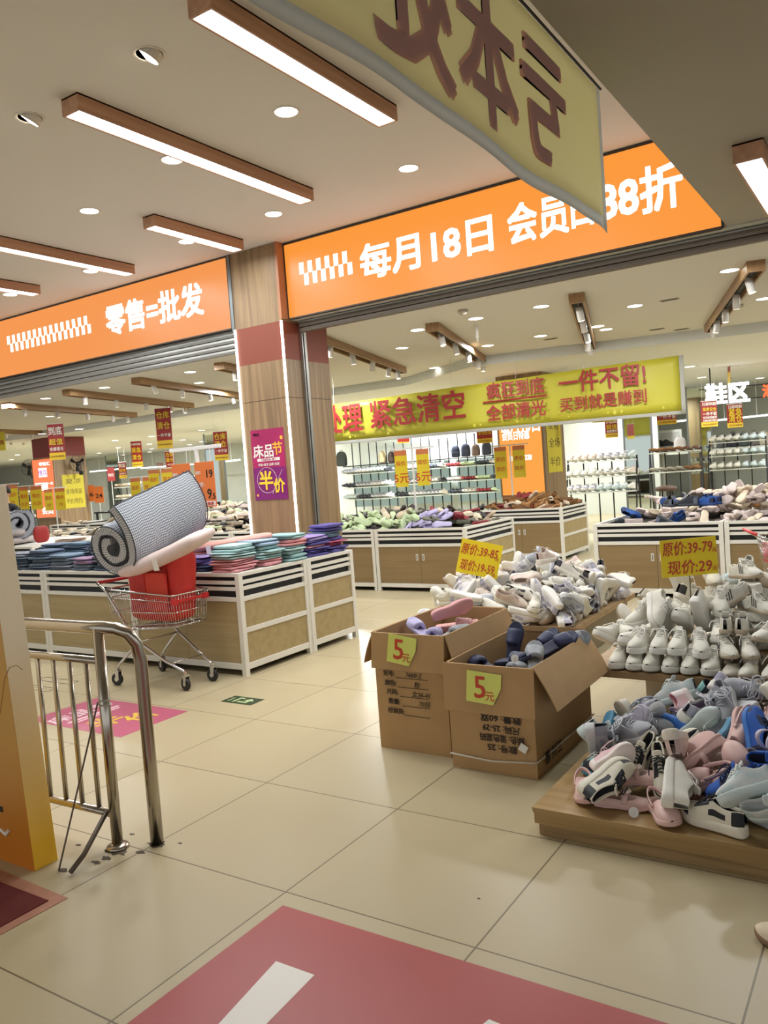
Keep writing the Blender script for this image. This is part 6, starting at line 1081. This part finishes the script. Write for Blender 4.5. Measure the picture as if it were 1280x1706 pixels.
u0, u1 = onb(806, 671), onb(912, 661); MB().tube([(u0[0], -.04, u0[1]), (u1[0], -.04, u1[1]+.02)], .014, 6).obj('underline', m_br, bt)
# hanging flags
m_fr = M('flag_red', (158, 40, 36), .5); m_fy = M('flag_yellow', (226, 190, 44), .5); m_fw = M('flag_white', (235, 226, 214), .5); m_fd = M('flag_ink', (120, 40, 30), .5)
def flag(u, v0, v1, wpx, label, lines, yaw=.0, w=.3, edge=False, flip=False, wm=None):
    dep = CAM_F*w/wpx; p = atd(u, v0, dep); h = (v1-v0)/CAM_F*dep
    t = T('hanging_flag', label, 'hanging flag', p, CAM_YAW+yaw); k = 10
    rows = [[(-w/2, .01*sin(5*z_), -z_), (w/2, .01*sin(5*z_+.8), -z_), (w/2, .003+.01*sin(5*z_+.8), -z_), (-w/2, .003+.01*sin(5*z_), -z_)] for z_ in [h*i/k for i in range(k+1)]]
    MB().loft(rows, mf=lambda i, j: 1 if i >= k-1-(k > 8) else 0).obj('cloth', [m_fr, m_fy], t)
    zc = IN1 if p.y < 11.3 else IN2
    MB().tube([(-w*.4, 0, 0), (-w*.4, 0, zc-p.z)], .002, 4).tube([(w*.4, 0, 0), (w*.4, 0, zc-p.z)], .002, 4).tube([(-w/2, 0, 0), (w/2, 0, 0)], .006, 6).obj('hanging_wire', m_plw, t)
    for s, f, sz, mt in lines: lettering(t, s, sz*w, mt, 0, -.017, -h*f, bold=.018, depth=.002, width=w*.84 if len(s) > 1 else None)
    lettering(t, '库存处理 数量有限', .1*w, m_fd, 0, -.017, -h*.9, bold=0, depth=.002, width=w*.84)
Y, WH = m_fy, m_fw
CC_ = [('仓库', .17, .5, Y), ('清仓', .43, .5, Y), ('一件不留', .67, .24, WH)]; JJ = [('日期到期', .12, .22, WH), ('紧急', .34, .5, Y), ('清仓', .62, .5, Y)]
DD = [('到底', .2, .55, WH), ('超值', .5, .4, Y), ('全部清光', .7, .26, WH)]
flag(270, 680, 747, 26, 'red flag reading warehouse clearance, high in the left opening', CC_)
flag(91, 706, 766, 27, 'red flag overlapping the left orange pillar lightbox', DD)
flag(366, 719, 767, 23, 'red clearance flag nearest the pillar in the left opening', CC_)
flag(226, 735, 778, 18, 'red urgent clearance flag left of the high one', JJ)
flag(282, 752, 785, 15, 'small red flag below the high clearance flag', CC_, w=.28)
flag(266, 771, 792, 11, 'tiny red flag beside the small one at left', JJ, w=.28)
flag(203, 770, 797, 13, 'small red flag at the fan pillar right, far back', DD, w=.28)
flag(806, 700, 738, 26, 'red flag hanging under the banner before the right wall shelves', [('不计成本', .25, .28, WH), ('全场处理', .55, .28, Y)])
flag(1005, 680, 703, 38, 'red flag mostly hidden above the rack, yellow foot showing under the banner', [], w=.4)
flag(1018, 693, 729, 21, 'red flag under the banner over the first shoe rack', DD)
flag(1110, 668, 707, 33, 'red flag at the right end of the banner reading not one left', [('清仓', .3, .5, Y), ('一件不留', .66, .24, WH)])
flag(1181, 668, 711, 27, 'red flag with five lines under the white shoe area sign', [('日期到期', .12, .22, WH), ('保质安全', .32, .24, Y), ('一件不留', .5, .24, WH), ('买到就是赚到', .64, .16, WH), ('先到先得手慢无', .76, .16, WH)])
flag(1224, 673, 712, 26, 'red urgent clearance flag right of the five-line flag', JJ)
flag(558, 738, 768, 14, 'red flag at the pillar edge below the banner', DD, w=.28)
flag(672, 728, 738, 20, 'yellow flag foot under the banner by the price stand', [], w=.28)
flag(794, 596, 685, 26, 'twisted narrow flag hanging in front of the banner, seen edge-on', [], yaw=1.25)
flag(1210, 528, 642, 26, 'long flag hanging edge-on above the white shoe area sign', [], yaw=1.3)
# lit shoe-area sign
p = atd(1212, 655, 15.5); t = T('hanging_sign', 'white glowing shoe area characters hung at right', 'sign', p, CAM_YAW-.25); m_gw = M('sign_glow_white', (0, 0, 0), .4, emit=3, ecol=(255, 255, 255))
lettering(t, '鞋区', .42, m_gw, 0, 0, 0, bold=.04, depth=.03, width=.78); MB().box(-.5, 1.6, .03, .05, .1, .12).box(-.5, 1.6, .03, .05, -.14, -.12).box(-.3, -.28, .03, .05, .12, IN2-p.z).box(.9, .92, .03, .05, .12, IN2-p.z).obj('hanging_rail', m_dark, t)
lettering(t, '汇·', .26, M('led_red', (0, 0, 0), .4, emit=3, ecol=(255, 70, 30)), .78, 0, -.02, bold=.03, depth=.02)
# pillars with lightboxes
m_lbx = M('lightbox_orange', (0, 0, 0), .4, emit=1.0, ecol=(250, 150, 62)); m_lbl = M('lightbox_salmon', (0, 0, 0), .4, emit=.95, ecol=(244, 124, 74))
def lit_pillar(y, ua, ub, uc, vz, label, boxlabel, mat, z0, z1, items, band):
    xa, xb = at(ua, vz, y=y).x, at(ub, vz, y=y).x; dp = abs(at(uc, vz, x=xb).y-y); w = xb-xa
    t = S(T('pillar', None, None, ((xa+xb)/2, y, 0)))
    MB().box(-w/2, w/2, .06, .06+max(.3, dp), 0, 2.55 if band else IN2).obj('wood_cladding', m_pill, t)
    if band: MB().box(-w/2+.001, w/2-.001, .061, .059+max(.3, dp), 2.55, IN2).obj('painted_band', M('band_red', (122, 40, 34), .5), t)
    s = T('pillar_lightbox', boxlabel, 'lightbox', ((xa+xb)/2, y, z0)); MB().box(-w/2+.03, w/2-.03, 0, .055, 0, z1-z0).obj('light_panel', mat, s); MB().box(-w/2, -w/2+.03, -.01, .058, 0, z1-z0).box(w/2-.03, w/2, -.01, .058, 0, z1-z0).box(-w/2, w/2, -.01, .058, -.03, 0).obj('frame', m_pill, s)
    for tx, fx, fz, sz, mm, wd in items: lettering(s, tx, sz, mm, fx*w, -.008, (z1-z0)*fz, bold=.02, depth=.004, width=wd*w)
    return t, s, xa, xb, y, dp
pr_, s1, xa, xb, yy, dp = lit_pillar(13.2, 833, 909, 941, 780, '', 'orange pillar lightbox announcing the 18th of every month, behind the brown loafers', m_lbx, .95, 2.75,
    [('每月18日', .0, .68, .3, m_white, .86), ('会员日特惠', -.1, .58, .16, m_white, .6), ('扫一扫 查优惠!', -.02, .36, .1, m_white, .5)], 0)
MB().box(xb-.001, xb+.01, yy+.12, yy+.1+dp*.86, .9, 2.3, M4=Matrix.Translation((0, 0, 0))).obj('handwritten_poster', m_yel2) if 0 else None
def side_poster(x, y0, y1, z0, z1, lines, label):
    t = T('handwritten_poster', label, 'poster', (x+.002, (y0+y1)/2, (z0+z1)/2), pi/2); w, h = y1-y0, z1-z0; MB().box(-w/2, w/2, -.004, 0, -h/2, h/2).obj('paper', m_yel2, t)
    for s, f in lines: lettering(t, s, h*.17, M('marker_dark', (96, 78, 30), .6), 0, -.006, h*f, bold=0, depth=.001, width=w*.75, shear=.1)
side_poster(xb, yy+.14, yy+.02+dp*.86, 1.3, 2.35, [('夏鞋', .3), ('全场', .0), ('半价', -.32)], 'yellow handwritten poster on the side of the orange lightbox pillar')
pl_, s2, xa, xb, yy, dp = lit_pillar(13.0, 55, 92, 143, 800, '', 'salmon pillar lightbox between the two wall fans at left', m_lbl, .95, 2.5,
    [('零售汇', .1, .92, .1, m_white, .5), ('搜店', -.02, .77, .16, M('lbx_txt', (0, 0, 0), .4, emit=.8, ecol=(190, 120, 200)), .4), ('好货平价每一天', 0, .58, .08, m_white, .8), ('会员', .05, .12, .2, m_white, .5)], 1)
MB().box(-.2, .16, -.006, 0, 1.08, 1.32).obj('white_square', m_white, s2); MB().box(-.12, .14, -.006, 0, .72, .88).obj('white_tile', m_white, s2)
side_poster(xb, yy+.2, yy+dp*.92, 1.15, 2.05, [('夏凉', .3), ('全场床品', .0), ('半价(特价)', -.3)], 'yellow handwritten bedding poster on the fan pillar')
# wall fans on the left pillar
def fan(p, yaw, label):
    t = T('wall_fan', label, 'fan', p, yaw); g = MB()
    for z, r_ in ((-.05, .12), (0, .235), (.06, .2), (.07, .1)): g.tube([(r_*cos(2*pi*k/24), -z, r_*sin(2*pi*k/24)) for k in range(24)], .003, 4, loop=True)
    for k in range(20):
        a = 2*pi*k/20; g.tube([(.1*cos(a), -.07, .1*sin(a)), (.2*cos(a), -.06, .2*sin(a)), (.235*cos(a), 0, .235*sin(a)), (.12*cos(a), .05, .12*sin(a))], .0018, 4)
    g.obj('guard', m_dark, t); m_fb = M('fan_black', (38, 36, 38), .4)
    for k in range(3):
        a = 2*pi*k/3+.5; MB().loft([[(r_*cos(a+d), -.03+dz, r_*sin(a+d)) for d, dz in ((-w_, -.015), (0, 0), (w_, .02), (0, .004))] for r_, w_ in ((.03, .4), (.1, .36), (.18, .3), (.21, .15))]).obj('blade', m_fb, t, smooth=True)
    MB().lathe([(.001, -.05), (.05, -.045), (.07, .0), (.065, .1), (.04, .13), (.001, .135)], 14, axis=(0, 1, 0)).obj('motor', m_fb, t, smooth=True)
    MB().tube([(0, .1, 0), (0, .16, -.06), (0, .16, -.2)], .014, 6).box(-.05, .05, .14, .2, -.3, -.2).obj('arm', m_fb, t)
fan(Vector((xb+.32, yy+.5, 2.32)), .5, 'black wall fan on the right side of the left pillar'); fan(Vector((xa-.25, yy+.1, 2.32)), .5, 'black wall fan on the left side of the left pillar')
# price stands with yellow papers
def stand(p, z0, z1, wpap, hpap, lines, label, yaw=.3, boards=((-.16, 0), (.14, .3))):
    t = T('price_stand', label, 'price stand', (p.x, p.y, z0), yaw); MB().box(-.012, .012, -.008, .008, 0, z1-z0).obj('post', m_plw, t); MB().box(-.3, .3, -.01, .01, z1-z0-.02, z1-z0).obj('crossbar', m_plw, t); MB().box(-.1, .1, -.08, .08, 0, .01).obj('base_plate', m_plw, t)
    for bx_, ry in boards:
        b = MB().box(-wpap/2, wpap/2, -.003, .003, -hpap, 0).obj('price_paper', M('paper_y2', (226, 200, 36), .5), t); b.location = (bx_, -.012, z1-z0-.1); b.rotation_euler = (0, 0, ry)
        c = MB().box(-wpap/2, wpap/2, -.0035, .0035, 0, .07).obj('paper_header', M('paper_header', (206, 120, 70), .5), b)
        for s, f, sz in lines: lettering(b, s, sz, m_ink, 0, -.0045, -hpap*f, bold=.01, depth=.001, width=wpap*.7 if len(s) > 2 else None)
p = at(690, 800, y=9.25); stand(p, .705, at(690, 745, y=9.25).z, .17, .42, [('现价', .25, .07), ('5元', .72, .15)], 'white price stand with two yellow 5 yuan papers among the green slippers')
p = at(853, 800, y=12.2); stand(p, .715, at(853, 740, y=12.2).z, .2, .45, [('原价', .3, .08), ('现价', .65, .08)], 'white price stand with yellow papers before the orange lightbox')
for i, (u, vt, yq) in enumerate(((52, 808, 9.7), (12, 806, 9.2), (240, 793, 10.8), (272, 779, 10.7), (92, 812, 10.9))):
    p = at(u, 830, y=yq); stand(p, .735 if 8.8 < yq < 10.4 else 0, at(u, vt, y=yq).z, .22, .4, [('现价', .3, .09), (['15-29', '15', '12-31', '15-39', '19'][i], .7, .1)], 'white price stand with yellow papers, '+['left of the fan pillar', 'behind the person', 'far behind the gingham mattress', 'over the gingham mattress top', 'before the salmon lightbox'][i])
# slipper and shoe bins
W_ = {'caba': ('in the bin behind the pillar', 'slippers in the double-door bin'), 'cabb': ('in the bin before the orange lightbox', 'loafers before the orange lightbox'), 'cabc': ('in the bin at right', 'shoes in the right bin'), 'cabl': ('in the left bins behind the bedding', 'slippers in the left bins')}
for k, D in (('caba', HEAP_CABA), ('cabb', HEAP_CABB), ('cabc', HEAP_CABC), ('cabl', HEAP_CABL)): heap(k, D, 1, 'slipper', 'shoe', W_[k][0], W_[k][1], share=True)
heap('cabl', HEAP_CABL, 1, 'slipper', 'shoe', 'in the second row of left bins', 'slippers in the rear left bins', share=True, off=Vector((-2.4, 2.3, .06)))
# shoe racks at right and wall shelves at the back
m_sh = M('shelf_white', (216, 218, 206), .5); m_rb = M('rack_black', (34, 32, 34), .5)
RK = ['wgl', 'wht', 'mnt', 'bei', 'wbk', 'blk', 'gry']
def rack(p, w, zs, n, label, where, keys, yaw=0, dy=.0, post=True):
    t = T('shoe_rack', label, 'shoe rack', (p.x, p.y, 0), yaw); R4 = Matrix.Translation((p.x, p.y, 0)) @ Matrix.Rotation(yaw, 4, 'Z')
    for i, z in enumerate(zs):
        MB().box(-w/2, w/2, -.16-dy*i, .16-dy*i, z-.02, z).obj('shelf', m_sh, t)
        for k in range(n):
            key = keys[(i*3+k//4) % len(keys)]; o = proto(key, 'display_shoe', 'shoe', 1).copy(); COL.objects.link(o); o.name = 'display_shoe'
            o.matrix_world = R4 @ Matrix.Translation((-w/2+w*(k+.5)/n, -dy*i-.02, z+.028)) @ Matrix.Rotation(-pi/2-.5+rnd.uniform(-.08, .08), 4, 'Z') @ Matrix.Rotation(-.18, 4, 'Y') @ Matrix.Scale(1.1, 4)
            tag(o, SHOE[key][7]+', %s tier %s' % (['top', 'second', 'third', 'bottom'][i], where), 'shoe', 'shoes on '+label)
    if post:
        for s in (-1, 1):
            MB().tube([(s*w/2, .2, 0), (s*w/2, 0, zs[0]+.06), (s*w/2, -.22-dy*len(zs), 0)], .018, 6).obj('a_frame', m_rb, t)
        for k in range(1, int(w/.28)): MB().box(-w/2+.28*k-.012, -w/2+.28*k+.012, .12, .14, 0, zs[0]-.02).obj('back_post', m_rb, t)
p = atd(1005, 800, 16); rack(p, 1.35, (1.42, 1.12, .82), 9, 'white shelved shoe rack right of the orange lightbox pillar', 'of the rack by the lightbox pillar', ['bei', 'wgl', 'mnt', 'wht', 'wbk'], yaw=.12, dy=.1)
p = atd(1128, 800, 16.5); rack(p, 1.0, (1.5, 1.1), 6, 'black trestle shoe rack with brown flats at right', 'of the trestle rack', ['lbr', 'brn', 'sol', 'tan'], yaw=.12, dy=.1)
p = atd(1232, 800, 18); rack(p, 1.15, (1.62, 1.32, 1.02), 7, 'shoe rack of pale sneakers near the right edge', 'of the right edge rack', ['wht', 'mnt', 'wgl'], yaw=.12, dy=.1)
for i, (ua, ub, yq) in enumerate(((570, 655, 19.5), (655, 745, 19.8), (745, 832, 20.0))):
    pa, pc = at(ua, 795, y=yq), at(ub, 795, y=yq); rack((pa+pc)/2, pc.x-pa.x-.15, (1.5, 1.1, .75), 13, 'lit wall shoe shelf, '+['left end beside the pillar', 'middle, behind the price stand', 'right end beside the orange lightbox'][i], 'of the %s wall shelf' % ['left', 'middle', 'right'][i], [['gry', 'wgl', 'mnt', 'bk2'], ['gry', 'wht', 'bk2', 'wgl'], ['srd', 'sgr', 'bk2', 'wbk']][i], post=False)
    t = T('wall_display_frame', 'thin black wall display frame '+['by the pillar', 'behind the price stand', 'left of the orange lightbox'][i], 'display frame', ((pa.x+pc.x)/2, yq+.2, 0))
    w = (pc.x-pa.x)
    for k in range(3):
        x0 = -w/2+.3+k*w/3; MB().tube([(x0, 0, 0), (x0, 0, 2.45-.06*k), (x0+.28, 0, 2.45-.06*k), (x0+.28, 0, 0)], .02, 4).obj('upright', m_rb, t)
    MB().box(-w/2, w/2, -.12, .2, 1.72, 1.75).obj('shelf', m_rb, t); MB().box(-w/2+.1, w/2-.1, .22, .24, .5, 1.7).obj('lit_back_panel', M('lit_panel', (0, 0, 0), .5, emit=.38, ecol=(206, 232, 214)), t)
    o = MB().box(-w/2, w/2, -.02, .02, 0, .04).obj('tube_light', M('tube_glow', (0, 0, 0), .4, emit=2.6, ecol=(244, 255, 248))); o.location = ((pa.x+pc.x)/2, yq+.3, at((ua+ub)/2, 735-(ua+ub-1140)*.06, y=yq+.3).z); [MB().box(q_-.008, q_+.008, -.008, .008, .04, IN2-o.location.z).obj('hanging_wire', m_plw, o) for q_ in (-w*.4, w*.4)]; tag(o, 'bright tube light along the top of the wall shelves, '+['left', 'middle', 'right'][i]+' length', 'tube light')
for i, (ua, ub) in enumerate(((945, 1040), (1095, 1180), (1190, 1280))):
    pa, pc = at(ua, 713-(ua-945)*.05, y=21), at(ub, 708-(ub-945)*.05, y=21); o = MB().tube([pa, pc], .025, 6).obj('tube_light', M('tube_glow', (0, 0, 0), .4)); [MB().tube([q_, (q_.x, q_.y, IN2)], .006, 4).obj('hanging_wire', m_plw, o) for q_ in (pa*.8+pc*.2, pa*.2+pc*.8)]; tag(o, 'bright tube light at the rear right wall, '+['over the hydrant box', 'over the white bag', 'over the backpacks'][i], 'tube light')
for i, (u, yq, kk) in enumerate(((318, 15, ['sdk', 'bk2', 'fcr']), (222, 17.5, ['fcr', 'wht', 'bk2']), (30, 15.5, ['bk2', 'sdk', 'fpk']))):
    p = at(u, 815, y=yq); rack(p, 1.5, (1.62, 1.25, .9), 9, 'rear shoe rack '+['behind the price boards', 'far behind the gingham mattress', 'behind the left fan'][i], ['of the rack behind the price boards', 'of the rack far behind the mattress', 'of the rack behind the left fan'][i], [k_ for k_ in kk if SHOE[k_][0] not in ('x',)])
for i, (ua, ub, v, yq) in enumerate(((150, 235, 782, 22), (235, 340, 776, 22), (330, 400, 770, 20))):  # tubes added to fill and brighten the grey rear left wall
    pa, pc = at(ua, v+4, y=yq), at(ub, v-4, y=yq); o = MB().tube([pa, pc], .03, 6).obj('tube_light', M('tube_glow', (0, 0, 0), .4)); [MB().tube([q_, (q_.x, q_.y, IN2)], .006, 4).obj('hanging_wire', m_plw, o) for q_ in (pa*.8+pc*.2, pa*.2+pc*.8)]; tag(o, 'bright tube light at the rear left, '+['right of the fan pillar', 'above the yellow papers', 'beside the entrance pillar'][i], 'tube light')
# backpacks and bags
def backpack(p, w, h, c, label, group, yaw=.4):
    t = T('backpack', label, 'backpack', p, yaw); m = M('pack_%d_%d_%d' % c, c, .8, bump=.3, bscale=30)
    R = []
    for k, (z, q) in enumerate(((0, .85), (.08, 1), (.4, 1), (.7, .98), (.88, .8), (.97, .5), (1, .2))):
        R.append([(math.copysign(abs(cos(a))**.6, cos(a))*w/2*q, math.copysign(abs(sin(a))**.6, sin(a))*w*.28*q, z*h) for a in [2*pi*j/16 for j in range(16)]])
    MB().loft(R).obj('pack_body', m, t, sub=1)
    MB().box(-w*.33, w*.33, -w*.36, -w*.24, h*.08, h*.45).obj('front_pocket', m, t, bevel=.01); MB().tube([(-.04, 0, h*.97), (-.03, 0, h*1.08), (.03, 0, h*1.08), (.04, 0, h*.97)], .01, 6).obj('carry_loop', m, t)
BP = [(760, 749, .25, (44, 48, 66), 'navy backpack left of the pair on the wall shelf'), (777, 751, .27, (50, 54, 72), 'navy round backpack right of the pair on the wall shelf'), (794, 752, .24, (110, 92, 84), 'brown patterned bag on the wall shelf'), (812, 749, .27, (46, 48, 60), 'black backpack at the right end of the wall shelf'),
      (572, 786, .34, (70, 76, 70), 'dark green backpack beside the pillar edge'), (640, 776, .26, (206, 186, 150), 'cream woven bag on the middle wall shelf'), (655, 774, .24, (70, 54, 48), 'dark brown bag beside the cream woven one')]
for u, v, w, c, lb in BP: q = at(u, v+15, y=19.75); q.z = 1.751; backpack(q, w, w*1.35, c, lb, 'bags')
m_ws = T('wall_shelf', 'long white wall shelf carrying backpacks at the right edge', 'shelf', at(1225, 745, y=21.5)); MB().box(-2.0, 1.6, -.25, .25, -.05, 0).box(-1.9, -1.86, -.2, .2, -m_ws.location.z, -.05).box(1.5, 1.54, -.2, .2, -m_ws.location.z, -.05).obj('board', m_sh, m_ws)
for u, w, c, lb in ((1188, .24, (196, 190, 180), 'pale backpack first on the right wall shelf'), (1204, .26, (92, 92, 92), 'grey backpack second on the right wall shelf'), (1222, .27, (48, 48, 54), 'black backpack on the right wall shelf'), (1240, .26, (70, 80, 76), 'dark green and white backpack on the right wall shelf'), (1258, .26, (110, 104, 100), 'taupe backpack on the right wall shelf'), (1275, .25, (190, 180, 160), 'beige backpack last at the right edge')):
    q = at(u, 745, y=21.4); q.z = m_ws.location.z; backpack(q, w, w*1.3, c, lb, 'bags')
sh2 = T('wall_shelf', 'pale wall shelf carrying two pink bags above the shoe rack', 'shelf', at(1018, 762, y=21.0)); MB().box(-.7, .7, -.2, .2, -.05, 0).box(-.6, -.56, -.1, .2, -sh2.location.z, -.05).box(.56, .6, -.1, .2, -sh2.location.z, -.05).obj('board', m_sh, sh2)
for k, (u, lb) in enumerate(((1009, 'left pink pleated bag on the pale wall shelf'), (1029, 'right pink pleated bag on the pale wall shelf'))): q = at(u, 760, y=21); q.z = sh2.location.z; backpack(q, .34, .36, (214, 184, 184), lb, 'bags')
sh3 = T('wall_shelf', 'small shelf under the white bag at right', 'shelf', at(1134, 753, y=21.0)); MB().box(-.5, .5, -.2, .2, -.05, 0).box(-.45, -.41, -.1, .2, -sh3.location.z, -.05).obj('board', m_sh, sh3); q = sh3.location.copy(); backpack(q, .3, .38, (214, 206, 198), 'white bag on its own small shelf at right', 'bags')
# rear fittings: hydrant cover, mirrors, picture
p = at(985, 757, y=22.5); t = T('hydrant_cover', 'white framed wall panel marked fire hydrant, behind the shoe rack', 'hydrant panel', p); MB().box(-.38, .38, -.02, .03, -p.z, .4).obj('panel', m_sh, t); MB().box(-.3, .3, -.026, -.02, -.7, .3).obj('inset', M('inset_grey', (176, 176, 166), .4), t); lettering(t, '消火栓', .15, m_blk, 0, -.03, .12, bold=.01)
for i, (ua, ub, yq) in enumerate(((1043, 1086, 19), (1150, 1187, 20), (176, 196, 22), (343, 372, 17))):
    pa, pc = at(ua, 760, y=yq), at(ub, 760, y=yq); t = T('mirror', 'tall mirror panel '+['right of the pink bags', 'behind the five-line flag', 'far back right of the fan pillar', 'left of the entrance pillar'][i], 'mirror', ((pa.x+pc.x)/2, yq, 0)); w = pc.x-pa.x
    MB().box(-w/2, w/2, 0, .02, .1, 2.95).obj('glass', M('mirror_glass', (196, 206, 198), .03, 1), t); MB().box(-w/2-.04, -w/2, -.01, .03, 0, 2.98).box(w/2, w/2+.04, -.01, .03, 0, 2.98).obj('edge_frame', M('alu_grey', (120, 124, 124), .4), t)
p = at(1112, 738, y=21); t = T('wall_picture', 'small framed picture of a dark shoe on the rear wall', 'picture', p); MB().box(-.36, .36, 0, .03, -.32, .32).obj('frame', m_sh, t); MB().box(-.3, .3, -.004, 0, -.26, .26).obj('print', M('print_grey', (190, 190, 184), .5), t)
q = shoe_parts('sneaker', m_blk, m_blk); MB().prism([(-.22, -.08), (.22, -.08), (.24, -.02), (.1, .02), (-.02, .1), (-.1, .06), (-.2, .1)], 0, .003, M4=Matrix(((1, 0, 0, 0), (0, 0, -1, -.005), (0, 1, 0, 0), (0, 0, 0, 1)))).obj('printed_shoe', m_blk, t)
# stool in front of the racks
p = atd(1110, 813, 14.2); t = T('stool', 'brown padded stool before the trestle rack', 'stool', (p.x, p.y, 0)); hs_ = p.z
MB().lathe([(.001, .0), (.17, 0), (.19, .03), (.18, .07), (.1, .09), (.001, .09)], 16, p=(0, 0, hs_-.05)).obj('seat', M('stool_brown', (92, 66, 52), .6), t, smooth=True)
for a in range(4): MB().tube([(.12*cos(a*pi/2+.8), .12*sin(a*pi/2+.8), hs_-.04), (.2*cos(a*pi/2+.8), .2*sin(a*pi/2+.8), 0)], .014, 6).obj('leg', m_rb, t)
# red-handled cart behind the bench
p = atd(1252, 893, 6.8); ct2, _ = cart(p.x+.42, p.y, .35, 'empty red-handled shopping cart at the right edge behind the white sneakers')
MB().box(-.3, -.27, -.19, .19, .56, .72).box(-.28, -.1, -.18, .18, .555, .57).obj('child_seat', M('cart_red', (190, 36, 36), .4), ct2, bevel=.005)
# person behind the plain mattress at the left edge
def person(p, yaw, label):
    t = T('person', label, 'person', p, yaw); sk = M('skin', (206, 160, 130), .6); bl = M('shirt_black', (30, 30, 36), .8, bump=.2, bscale=60); hr = M('hair_black', (22, 20, 20), .7)
    V = [((0, 0, .92), .13), ((0, 0, 1.1), .13), ((0, 0, 1.28), .15), ((0, -.01, 1.4), .11), ((0, -.015, 1.47), .055), ((0, -.03, 1.55), .075), ((0, -.03, 1.64), .09), ((0, -.02, 1.7), .07),
         ((.17, 0, 1.38), .06), ((.22, -.03, 1.12), .045), ((.18, -.2, .98), .036), ((.16, -.28, .97), .03), ((-.17, 0, 1.38), .06), ((-.22, -.03, 1.12), .045), ((-.18, -.2, .98), .036), ((-.16, -.28, .97), .03),
         ((.09, 0, .85), .09), ((.1, -.02, .47), .065), ((.1, .02, .08), .045), ((.1, -.1, .04), .04), ((-.09, 0, .85), .09), ((-.1, -.02, .47), .065), ((-.1, .02, .08), .045), ((-.1, -.1, .04), .04)]
    Ed = [(0, 1), (1, 2), (2, 3), (3, 4), (4, 5), (5, 6), (6, 7), (3, 8), (8, 9), (9, 10), (10, 11), (3, 12), (12, 13), (13, 14), (14, 15), (0, 16), (16, 17), (17, 18), (18, 19), (0, 20), (20, 21), (21, 22), (22, 23)]
    for s, b in ((1, 11), (-1, 15)):
        for f in range(5):
            bx_ = s*.16+(-.024+.012*f)*1.0; o_ = len(V)
            if f < 4: V += [((bx_, -.33-.004*(f in (1, 2)), .965), .0085), ((bx_, -.365-.006*(f in (1, 2)), .95), .0075)]
            else: V += [((s*.16-s*.035, -.305, .965), .0095), ((s*.16-s*.045, -.335, .955), .008)]
            Ed += [(b, o_), (o_, o_+1)]
    me = bpy.data.meshes.new('body'); me.from_pydata([v for v, r_ in V], Ed, []); o = bpy.data.objects.new('body', me); COL.objects.link(o)
    md = o.modifiers.new('k', 'SKIN'); sv = me.skin_vertices[0].data
    for i, (v, r_) in enumerate(V): sv[i].radius = (r_, r_*.8 if i < 4 else r_)
    sv[0].use_root = True; o.modifiers.new('s', 'SUBSURF').levels = 2
    dg = bpy.context.evaluated_depsgraph_get(); m2 = bpy.data.meshes.new_from_object(o.evaluated_get(dg)); bpy.data.objects.remove(o)
    m2.materials.clear(); m2.materials.append(sk); m2.materials.append(bl)
    for f in m2.polygons:
        c = f.center; f.material_index = 1 if c.z < 1.46 and not (c.z < 1.05 and c.y < -.22) else 0; f.use_smooth = True
    b = bpy.data.objects.new('body', m2); COL.objects.link(b); b.parent = t
    MB().lathe([(.098, -.02), (.102, .03), (.09, .075), (.06, .1), (.001, .11)], 18, p=(0, -.012, 1.655)).obj('hair', hr, t, smooth=True)
    for s in (-1, 1):
        MB().lathe([(.001, -.006), (.01, 0), (.001, .006)], 8, p=(s*.032, -.112, 1.625), axis=(0, 1, 0)).obj('eye', hr, t, smooth=True); MB().lathe([(.001, -.01), (.02, 0), (.001, .012)], 8, p=(s*.092, -.02, 1.61), axis=(1, 0, 0)).obj('ear', sk, t, smooth=True)
    MB().lathe([(.001, -.02), (.014, -.014), (.008, .02), (.001, .03)], 8, p=(0, -.118, 1.6)).obj('nose', sk, t, smooth=True); MB().tube([(-.022, -.105, 1.565), (0, -.112, 1.562), (.022, -.105, 1.565)], .005, 6).obj('mouth', M('lips', (160, 90, 84), .6), t, smooth=True)
    return t
p = at(8, 820, y=8.0); person(Vector((p.x, 8.0, 0)), .6, 'person in a black shirt with black hair standing behind the plain rolled mattress')
# far left fittings: orange price boards, dark table, promo boards
for i, (u, v, yq) in enumerate(((150, 822, 14), (165, 824, 14), (185, 790, 17), (0, 735, 11))):
    p = at(u, v, y=yq); t = T('price_board', ['left', 'right', 'tall red', 'yellow'][i]+' price board standing '+['right of the fan pillar', 'right of the fan pillar, second one', 'far behind the gingham mattress', 'at the far left edge below the track bars'][i], 'price board', (p.x, yq, p.z), .4)
    MB().box(-.13, .13, 0, .01, -.22, .22).obj('board', [m_pbo, m_pbo, m_fr, m_yel2][i], t); lettering(t, ['16', '24', '特价', '疯狂到底'][i], .16 if i < 2 else .12, m_blk if i < 2 else m_fw if i == 2 else m_br, 0, -.004, -.03, bold=.01, width=.2); MB().box(-.01, .01, 0, .012, -p.z if i != 3 else .22, -.22 if i != 3 else IN1-p.z).obj('post', m_plw, t)
p = at(195, 848, y=13); t = T('side_table', 'black table far behind the gingham mattress', 'table', (p.x, 13, 0)); MB().box(-.5, .5, -.3, .3, 1.0, 1.04).obj('tabletop', m_rb, t)
for a in (-.45, .45):
    for b in (-.25, .25): MB().box(a-.02, a+.02, b-.02, b+.02, 0, 1.0).obj('leg', m_rb, t)
# ------------------------------------------------------------------ take the patterns the copies were made from out of the scene
for o in list(PROTO.values()): drop(o)
